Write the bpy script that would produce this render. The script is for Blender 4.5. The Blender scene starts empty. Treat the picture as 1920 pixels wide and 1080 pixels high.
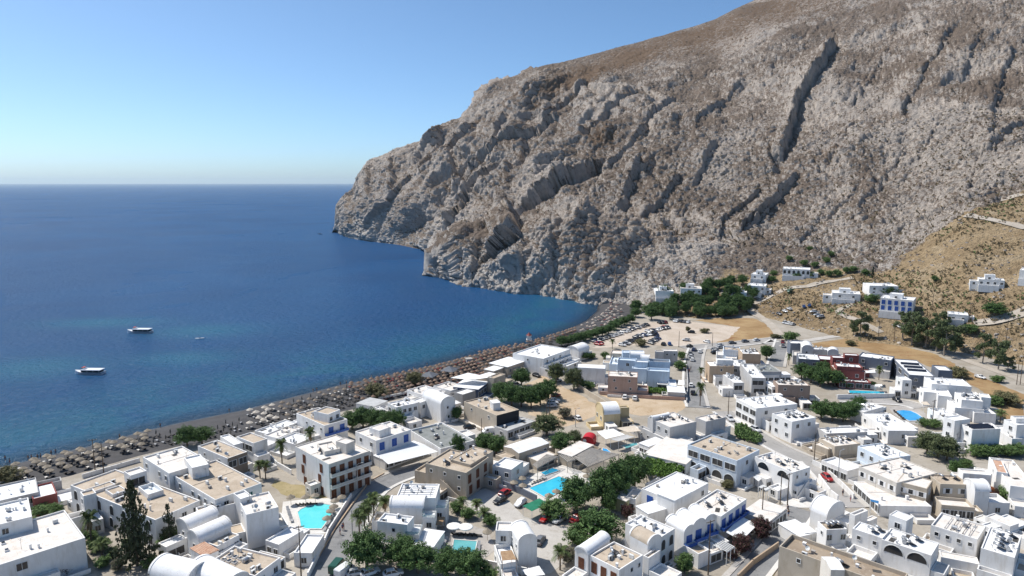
import bpy, bmesh, math, random
import numpy as np
from mathutils import Vector, Matrix
from mathutils.bvhtree import BVHTree
random.seed(7); rng = np.random.default_rng(7)
R = math.radians
S = bpy.context.scene
COL = S.collection

# ------------------------------------------------------------------ camera, sky, sun, exposure
cam_d = bpy.data.cameras.new('camera'); cam = bpy.data.objects.new('camera', cam_d); COL.objects.link(cam)
cam_d.lens = 24.0; cam_d.sensor_width = 36.0; cam_d.clip_start = 1.0; cam_d.clip_end = 120000.0
cam.location = (0, 0, 82.0); cam.rotation_euler = (R(90 - 8.75), 0, 0)
S.camera = cam
SUN_EL, SUN_AZ = R(54), R(-62)        # azimuth measured from +Y (straight ahead) towards +X (right)
world = bpy.data.worlds.new('World'); S.world = world; world.use_nodes = True
wn = world.node_tree.nodes; wl = world.node_tree.links; wn.clear()
w_out = wn.new('ShaderNodeOutputWorld'); w_bg = wn.new('ShaderNodeBackground'); w_sky = wn.new('ShaderNodeTexSky')
w_sky.sky_type = 'NISHITA'; w_sky.sun_disc = False; w_sky.sun_elevation = SUN_EL; w_sky.sun_rotation = SUN_AZ
w_sky.altitude = 80; w_sky.air_density = 0.58; w_sky.dust_density = 0.95; w_sky.ozone_density = 8.0
w_bg.inputs['Strength'].default_value = 0.105
w_mul = wn.new('ShaderNodeMix'); w_mul.data_type = 'RGBA'; w_mul.blend_type = 'MULTIPLY'; w_mul.inputs['Factor'].default_value = 1.0; w_mul.inputs['B'].default_value = (0.99, 1.075, 0.98, 1)   # white balance of the clear summer sky
wl.new(w_sky.outputs['Color'], w_mul.inputs['A']); wl.new(w_mul.outputs['Result'], w_bg.inputs['Color']); wl.new(w_bg.outputs['Background'], w_out.inputs['Surface'])
sun_d = bpy.data.lights.new('sun', 'SUN'); sun = bpy.data.objects.new('sun', sun_d); COL.objects.link(sun)
sun_d.energy = 3.3; sun_d.angle = R(0.53); sun_d.color = (1.0, 0.955, 0.89)
sdir = Vector((math.sin(SUN_AZ) * math.cos(SUN_EL), math.cos(SUN_AZ) * math.cos(SUN_EL), math.sin(SUN_EL)))
sun.rotation_euler = sdir.to_track_quat('Z', 'Y').to_euler(); sun.location = (0, 0, 400)
S.view_settings.view_transform = 'Standard'; S.view_settings.look = 'None'
S.view_settings.exposure = 0.68; S.view_settings.gamma = 1.0; S.view_settings.use_curve_mapping = False
S.cycles.use_denoising = True; S.cycles.max_bounces = 6; S.cycles.diffuse_bounces = 3; S.cycles.glossy_bounces = 3
S.cycles.transmission_bounces = 3; S.cycles.transparent_max_bounces = 6; S.cycles.caustics_reflective = False; S.cycles.caustics_refractive = False

# ------------------------------------------------------------------ helpers
def tag(o, label=None, cat=None, group=None, kind=None):
    if label: o['label'] = label
    if cat: o['category'] = cat
    if group: o['group'] = group
    if kind: o['kind'] = kind
    return o
def link(name, me, parent=None):
    o = bpy.data.objects.new(name, me); COL.objects.link(o)
    if parent is not None: o.parent = parent
    return o
def empty(name, loc, rz=0.0, label=None, cat=None, group=None):
    o = bpy.data.objects.new(name, None); COL.objects.link(o)
    o.location = loc; o.rotation_euler = (0, 0, rz); o.empty_display_size = 0.5
    return tag(o, label, cat, group)
def mesh(name, V, Fs, mats, idx=None, smooth=False):
    me = bpy.data.meshes.new(name); me.from_pydata([tuple(v) for v in V], [], Fs)
    for m in (mats if isinstance(mats, (list, tuple)) else [mats]): me.materials.append(m)
    if idx is not None: me.polygons.foreach_set('material_index', idx)
    if smooth: me.polygons.foreach_set('use_smooth', [True] * len(me.polygons))
    me.update(); return me
def grid_mesh(name, P, mat, smooth=True, attrs=None):
    """P: (rows, cols, 3) array -> quad sheet"""
    r, c = P.shape[:2]
    me = bpy.data.meshes.new(name); me.vertices.add(r * c)
    me.vertices.foreach_set('co', P.reshape(-1).astype(np.float32))
    i = np.arange(r * c).reshape(r, c)
    q = np.stack([i[:-1, :-1], i[:-1, 1:], i[1:, 1:], i[1:, :-1]], -1).reshape(-1, 4)
    n = len(q)
    me.loops.add(n * 4); me.polygons.add(n)
    me.loops.foreach_set('vertex_index', q.reshape(-1).astype(np.int32))
    me.polygons.foreach_set('loop_start', np.arange(0, n * 4, 4, dtype=np.int32))
    me.update(calc_edges=True)
    me.polygons.foreach_set('use_smooth', np.full(n, smooth))
    for k, v in (attrs or {}).items():
        a = me.attributes.new(k, 'FLOAT', 'POINT'); a.data.foreach_set('value', v.reshape(-1).astype(np.float32))
    me.materials.append(mat); me.update(); return me
def box_vf(x0, x1, y0, y1, z0, z1):
    V = [(x0, y0, z0), (x1, y0, z0), (x1, y1, z0), (x0, y1, z0), (x0, y0, z1), (x1, y0, z1), (x1, y1, z1), (x0, y1, z1)]
    return V, [(0, 3, 2, 1), (4, 5, 6, 7), (0, 1, 5, 4), (1, 2, 6, 5), (2, 3, 7, 6), (3, 0, 4, 7)]
class MB:
    """collects shapes for ONE mesh"""
    def __init__(s): s.V = []; s.F = []; s.I = []
    def add(s, V, Fs, i=0):
        k = len(s.V); s.V += [tuple(v) for v in V]; s.F += [tuple(a + k for a in f) for f in Fs]; s.I += [i] * len(Fs); return s
    def box(s, x0, x1, y0, y1, z0, z1, i=0): return s.add(*box_vf(x0, x1, y0, y1, z0, z1), i)
    def tube(s, pts, rad, n=6, i=0, cap=True):
        pts = [Vector(p) for p in pts]; rad = rad if isinstance(rad, (list, tuple)) else [rad] * len(pts)
        V = []; Fs = []
        for k, p in enumerate(pts):
            t = (pts[min(k + 1, len(pts) - 1)] - pts[max(k - 1, 0)]).normalized()
            a = t.cross(Vector((0.31, 0.17, 1)) if abs(t.z) < 0.95 else Vector((1, 0, 0))).normalized(); b = t.cross(a)
            for j in range(n):
                w = 2 * math.pi * j / n; V.append(p + rad[k] * (math.cos(w) * a + math.sin(w) * b))
        for k in range(len(pts) - 1):
            for j in range(n):
                Fs.append((k * n + j, k * n + (j + 1) % n, (k + 1) * n + (j + 1) % n, (k + 1) * n + j))
        if cap: Fs.append(tuple(range(n - 1, -1, -1))); Fs.append(tuple((len(pts) - 1) * n + j for j in range(n)))
        return s.add(V, Fs, i)
    def lathe(s, prof, n=10, i=0, c=(0, 0, 0)):
        V = []; Fs = []
        for (r, z) in prof:
            for j in range(n):
                w = 2 * math.pi * j / n; V.append((c[0] + r * math.cos(w), c[1] + r * math.sin(w), c[2] + z))
        for k in range(len(prof) - 1):
            for j in range(n): Fs.append((k * n + j, k * n + (j + 1) % n, (k + 1) * n + (j + 1) % n, (k + 1) * n + j))
        return s.add(V, Fs, i)
    def mesh(s, name, mats, smooth=False): return mesh(name, s.V, s.F, mats, s.I, smooth)
    def build(s, name, mats, parent=None, smooth=False): return link(name, s.mesh(name, mats, smooth), parent)

# ---- noise (gradient noise, vectorised)
_perm = rng.permutation(256); _perm = np.concatenate([_perm, _perm, _perm]).astype(np.int32)
_g = rng.normal(size=(256, 3)); _g = (_g / np.linalg.norm(_g, axis=1)[:, None]).astype(np.float32)
def noise(x, y, z):
    x = np.asarray(x, np.float32); y = np.asarray(y, np.float32); z = np.asarray(z, np.float32)
    xi = np.floor(x).astype(np.int32); yi = np.floor(y).astype(np.int32); zi = np.floor(z).astype(np.int32)
    xf = x - xi; yf = y - yi; zf = z - zi
    u = xf * xf * xf * (xf * (xf * 6 - 15) + 10); v = yf * yf * yf * (yf * (yf * 6 - 15) + 10); w = zf * zf * zf * (zf * (zf * 6 - 15) + 10)
    xi &= 255; yi &= 255; zi &= 255
    out = 0
    for a in (0, 1):
        for b in (0, 1):
            for c in (0, 1):
                h = _perm[_perm[_perm[xi + a] + yi + b] + zi + c]
                gr = _g[h]
                d = gr[..., 0] * (xf - a) + gr[..., 1] * (yf - b) + gr[..., 2] * (zf - c)
                out = out + d * (u if a else 1 - u) * (v if b else 1 - v) * (w if c else 1 - w)
    return out * 1.6
def fbm(x, y, z, o=4, gain=0.5):
    s = 0; a = 1.0; f = 1.0
    for k in range(o): s = s + a * noise(x * f + 17.3 * k, y * f, z * f + 5.1 * k); a *= gain; f *= 2.03
    return s
def ridged(x, y, z, o=4, gain=0.5):
    s = 0; a = 1.0; f = 1.0
    for k in range(o): s = s + a * (1 - 2 * np.abs(noise(x * f + 7.7 * k, y * f, z * f + 3.3 * k))); a *= gain; f *= 2.07
    return s

# ------------------------------------------------------------------ materials
def mat(name, color=None, rough=0.8, spec=0.3, metal=0.0, build=None):
    m = bpy.data.materials.new(name); m.use_nodes = True
    nt = m.node_tree; b = nt.nodes['Principled BSDF']
    b.inputs['Roughness'].default_value = rough; b.inputs['Specular IOR Level'].default_value = spec; b.inputs['Metallic'].default_value = metal
    if color: b.inputs['Base Color'].default_value = (*color, 1); m.diffuse_color = (*color, 1)
    if build: build(nt, b)
    return m
def N(nt, t, **kw):
    n = nt.nodes.new(t)
    for k, v in kw.items():
        if hasattr(n, k): setattr(n, k, v)
        else: n.inputs[k].default_value = v
    return n
def coords(nt, kind='pos'):
    if kind == 'pos': return nt.nodes.new('ShaderNodeNewGeometry').outputs['Position']
    return nt.nodes.new('ShaderNodeTexCoord').outputs['Object']
def tex(nt, co, scale, detail=4, rough=0.55, dist=0.0):
    n = N(nt, 'ShaderNodeTexNoise', Scale=scale, Detail=detail, Roughness=rough, Distortion=dist)
    nt.links.new(co, n.inputs['Vector']); return n.outputs['Fac']
def ramp(nt, fac, stops):
    r = nt.nodes.new('ShaderNodeValToRGB'); el = r.color_ramp.elements
    while len(el) < len(stops): el.new(0.5)
    for e, (p, c) in zip(el, stops): e.position = p; e.color = (*c, 1) if len(c) == 3 else c
    nt.links.new(fac, r.inputs['Fac']); return r.outputs['Color']
def mix(nt, fac, a, b, mode='MIX'):
    m = nt.nodes.new('ShaderNodeMix'); m.data_type = 'RGBA'; m.blend_type = mode
    for s, v in ((m.inputs['Factor'], fac), (m.inputs['A'], a), (m.inputs['B'], b)):
        if hasattr(v, 'links') or hasattr(v, 'is_output'): nt.links.new(v, s)
        elif isinstance(v, (int, float)): s.default_value = v
        else: s.default_value = (*v, 1) if len(v) == 3 else v
    return m.outputs['Result']
def mth(nt, op, a, b=0.0, clamp=False):
    m = nt.nodes.new('ShaderNodeMath'); m.operation = op; m.use_clamp = clamp
    for s, v in ((m.inputs[0], a), (m.inputs[1], b)):
        if hasattr(v, 'is_output'): nt.links.new(v, s)
        else: s.default_value = v
    return m.outputs[0]
def mapr(nt, v, a, b, c=0.0, d=1.0):
    m = nt.nodes.new('ShaderNodeMapRange'); nt.links.new(v, m.inputs['Value'])
    for k, x in zip(('From Min', 'From Max', 'To Min', 'To Max'), (a, b, c, d)): m.inputs[k].default_value = x
    return m.outputs['Result']
def attr(nt, name):
    a = nt.nodes.new('ShaderNodeAttribute'); a.attribute_name = name; return a.outputs['Fac']
def bump(nt, b, h, strength, dist):
    n = N(nt, 'ShaderNodeBump', Strength=strength, Distance=dist); nt.links.new(h, n.inputs['Height']); nt.links.new(n.outputs['Normal'], b.inputs['Normal'])
def mottled(name, c1, c2, scale=0.5, rough=0.85, spec=0.2, c3=None, fine=6.0, bumpd=0.0, kind='pos', lo=0.35, hi=0.65):
    """plain surface with blotches, stains and grain"""
    def f(nt, b):
        co = coords(nt, kind)
        c = ramp(nt, tex(nt, co, scale, 5, 0.6, 0.4), [(lo, c1), (hi, c2)])
        if c3: c = mix(nt, mapr(nt, tex(nt, co, scale * 3.1, 4, 0.7, 1.0), 0.56, 0.7), c, c3)
        g = tex(nt, co, fine, 3, 0.7)
        c = mix(nt, 1.0, c, ramp(nt, g, [(0.2, (0.86,) * 3), (0.8, (1.06,) * 3)]), 'MULTIPLY')
        nt.links.new(c, b.inputs['Base Color'])
        if bumpd: bump(nt, b, g, 0.6, bumpd)
    return mat(name, c1, rough, spec, build=f)

def sea_build(nt, b):
    co = coords(nt)
    sh = attr(nt, 'shallow'); 
    big = tex(nt, co, 0.006, 3, 0.5, 0.6)
    deep = ramp(nt, big, [(0.3, (0.004, 0.050, 0.148)), (0.7, (0.007, 0.068, 0.190))])
    sn = mth(nt, 'MULTIPLY', sh, mapr(nt, tex(nt, co, 0.03, 4, 0.6, 0.8), 0.35, 0.65, 0.25, 1.3))
    c = mix(nt, mth(nt, 'MINIMUM', sn, 1.0), deep, (0.010, 0.090, 0.165))
    c = mix(nt, attr(nt, 'patch'), c, (0.015, 0.13, 0.20))
    c = mix(nt, attr(nt, 'shore'), c, (0.010, 0.034, 0.066))
    nt.links.new(c, b.inputs['Base Color'])
    mp = N(nt, 'ShaderNodeMapping'); mp.inputs['Scale'].default_value = (0.75, 1.0, 1.0); mp.inputs['Rotation'].default_value = (0, 0, R(-12))
    nt.links.new(co, mp.inputs['Vector'])
    w1 = tex(nt, mp.outputs['Vector'], 0.42, 5, 0.66, 0.4); w2 = tex(nt, mp.outputs['Vector'], 0.035, 3, 0.5, 0.3)
    h = mth(nt, 'ADD', w1, mth(nt, 'MULTIPLY', w2, 1.1))
    bump(nt, b, h, 1.0, 1.9)
    # wind-roughened surface: the facets never mirror the sky fully, even towards the horizon
    bn = b.inputs['Normal'].links[0].from_socket
    fr = N(nt, 'ShaderNodeFresnel'); fr.inputs['IOR'].default_value = 1.33; nt.links.new(bn, fr.inputs['Normal'])
    gl = N(nt, 'ShaderNodeBsdfGlossy', Roughness=0.22); nt.links.new(bn, gl.inputs['Normal'])
    wind = mapr(nt, tex(nt, co, 0.0035, 4, 0.55, 1.2), 0.3, 0.7, 0.21, 0.33)
    mx = nt.nodes.new('ShaderNodeMixShader'); nt.links.new(mth(nt, 'MINIMUM', mth(nt, 'MULTIPLY', fr.outputs[0], 0.55), wind), mx.inputs[0])
    nt.links.new(b.outputs[0], mx.inputs[1]); nt.links.new(gl.outputs[0], mx.inputs[2])
    nt.links.new(mx.outputs[0], [n for n in nt.nodes if n.type == 'OUTPUT_MATERIAL'][0].inputs['Surface'])
M = {}
M['sea'] = mat('sea_water', (0.02, 0.1, 0.22), 0.6, 0.0, build=sea_build)

def rock_build(nt, b):
    co = coords(nt)
    ge = nt.nodes.new('ShaderNodeNewGeometry'); sx = nt.nodes.new('ShaderNodeSeparateXYZ'); nt.links.new(ge.outputs['Normal'], sx.inputs[0])
    n0 = tex(nt, co, 0.011, 4, 0.6, 0.5); n1 = tex(nt, co, 0.04, 6, 0.62, 0.6); n2 = tex(nt, co, 0.20, 6, 0.72, 0.3); n3 = tex(nt, co, 0.62, 4, 0.75)
    rock = ramp(nt, n1, [(0.28, (0.38, 0.34, 0.308)), (0.5, (0.50, 0.44, 0.385)), (0.75, (0.60, 0.52, 0.445))])
    rock = mix(nt, 1.0, rock, ramp(nt, n2, [(0.28, (0.58, 0.57, 0.57)), (0.50, (0.97, 0.97, 0.97)), (0.75, (1.15, 1.13, 1.10))]), 'MULTIPLY')
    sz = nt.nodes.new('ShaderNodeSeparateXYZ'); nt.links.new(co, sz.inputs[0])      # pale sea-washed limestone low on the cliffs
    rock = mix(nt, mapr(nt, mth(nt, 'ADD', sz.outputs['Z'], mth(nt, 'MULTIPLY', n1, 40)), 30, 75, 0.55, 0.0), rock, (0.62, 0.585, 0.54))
    # brown scrub grows on the flatter ledges, in drifts
    up = mapr(nt, sx.outputs['Z'], 0.30, 0.75)
    dens = mth(nt, 'ADD', mth(nt, 'MULTIPLY', mapr(nt, n0, 0.38, 0.62), 0.14), mth(nt, 'MULTIPLY', up, 0.16))
    sp = mapr(nt, mth(nt, 'ADD', mth(nt, 'ADD', mth(nt, 'MULTIPLY', n3, 0.6), mth(nt, 'MULTIPLY', n2, 0.4)), dens), 0.65, 0.73)
    brown = ramp(nt, n2, [(0.3, (0.095, 0.068, 0.050)), (0.7, (0.19, 0.138, 0.10))])
    c = mix(nt, mth(nt, 'MULTIPLY', sp, 0.85), rock, brown)
    bm = attr(nt, 'brown')
    bb = mapr(nt, mth(nt, 'ADD', bm, mth(nt, 'MULTIPLY', mth(nt, 'SUBTRACT', n2, 0.5), 1.5)), 0.42, 0.72)
    c = mix(nt, mth(nt, 'MULTIPLY', bb, 0.9), c, ramp(nt, n3, [(0.3, (0.12, 0.078, 0.050)), (0.75, (0.22, 0.148, 0.095))]))
    # dry grass slope at the foot
    so = attr(nt, 'soil')
    gr = ramp(nt, tex(nt, co, 0.06, 5, 0.6, 0.8), [(0.3, (0.27, 0.192, 0.112)), (0.5, (0.41, 0.302, 0.18)), (0.72, (0.49, 0.39, 0.262))])
    gr = mix(nt, mapr(nt, n3, 0.50, 0.66, 0, 0.8), gr, (0.12, 0.092, 0.052))
    gr = mix(nt, mapr(nt, n2, 0.62, 0.72), gr, (0.33, 0.30, 0.27))
    s2 = mapr(nt, mth(nt, 'ADD', so, mth(nt, 'MULTIPLY', mth(nt, 'SUBTRACT', n1, 0.5), 1.2)), 0.4, 0.6)
    c = mix(nt, s2, c, gr)
    nt.links.new(c, b.inputs['Base Color'])
    hh = mth(nt, 'ADD', n2, mth(nt, 'MULTIPLY', n3, 0.4)); bump(nt, b, hh, 1.0, 4.0)
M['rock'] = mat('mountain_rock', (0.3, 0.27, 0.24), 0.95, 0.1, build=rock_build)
M['ground'] = mottled('dusty_ground', (0.31, 0.27, 0.215), (0.42, 0.38, 0.325), 0.09, c3=(0.25, 0.22, 0.18), fine=1.7)
def beach_build(nt, b):
    co = coords(nt); w = attr(nt, 'wet')
    c = ramp(nt, tex(nt, co, 0.25, 5, 0.65, 0.5), [(0.3, (0.046, 0.044, 0.046)), (0.7, (0.082, 0.078, 0.078))])
    c = mix(nt, mapr(nt, tex(nt, co, 2.5, 3, 0.7), 0.6, 0.75), c, (0.12, 0.11, 0.105))
    c = mix(nt, w, c, (0.018, 0.019, 0.024)); nt.links.new(c, b.inputs['Base Color'])
    nt.links.new(mapr(nt, w, 0, 1, 0.9, 0.25), b.inputs['Roughness'])
    bump(nt, b, tex(nt, co, 1.2, 4, 0.6), 0.7, 0.15)
M['beach'] = mat('dark_sand', (0.06, 0.058, 0.06), 0.9, 0.3, build=beach_build)
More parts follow.
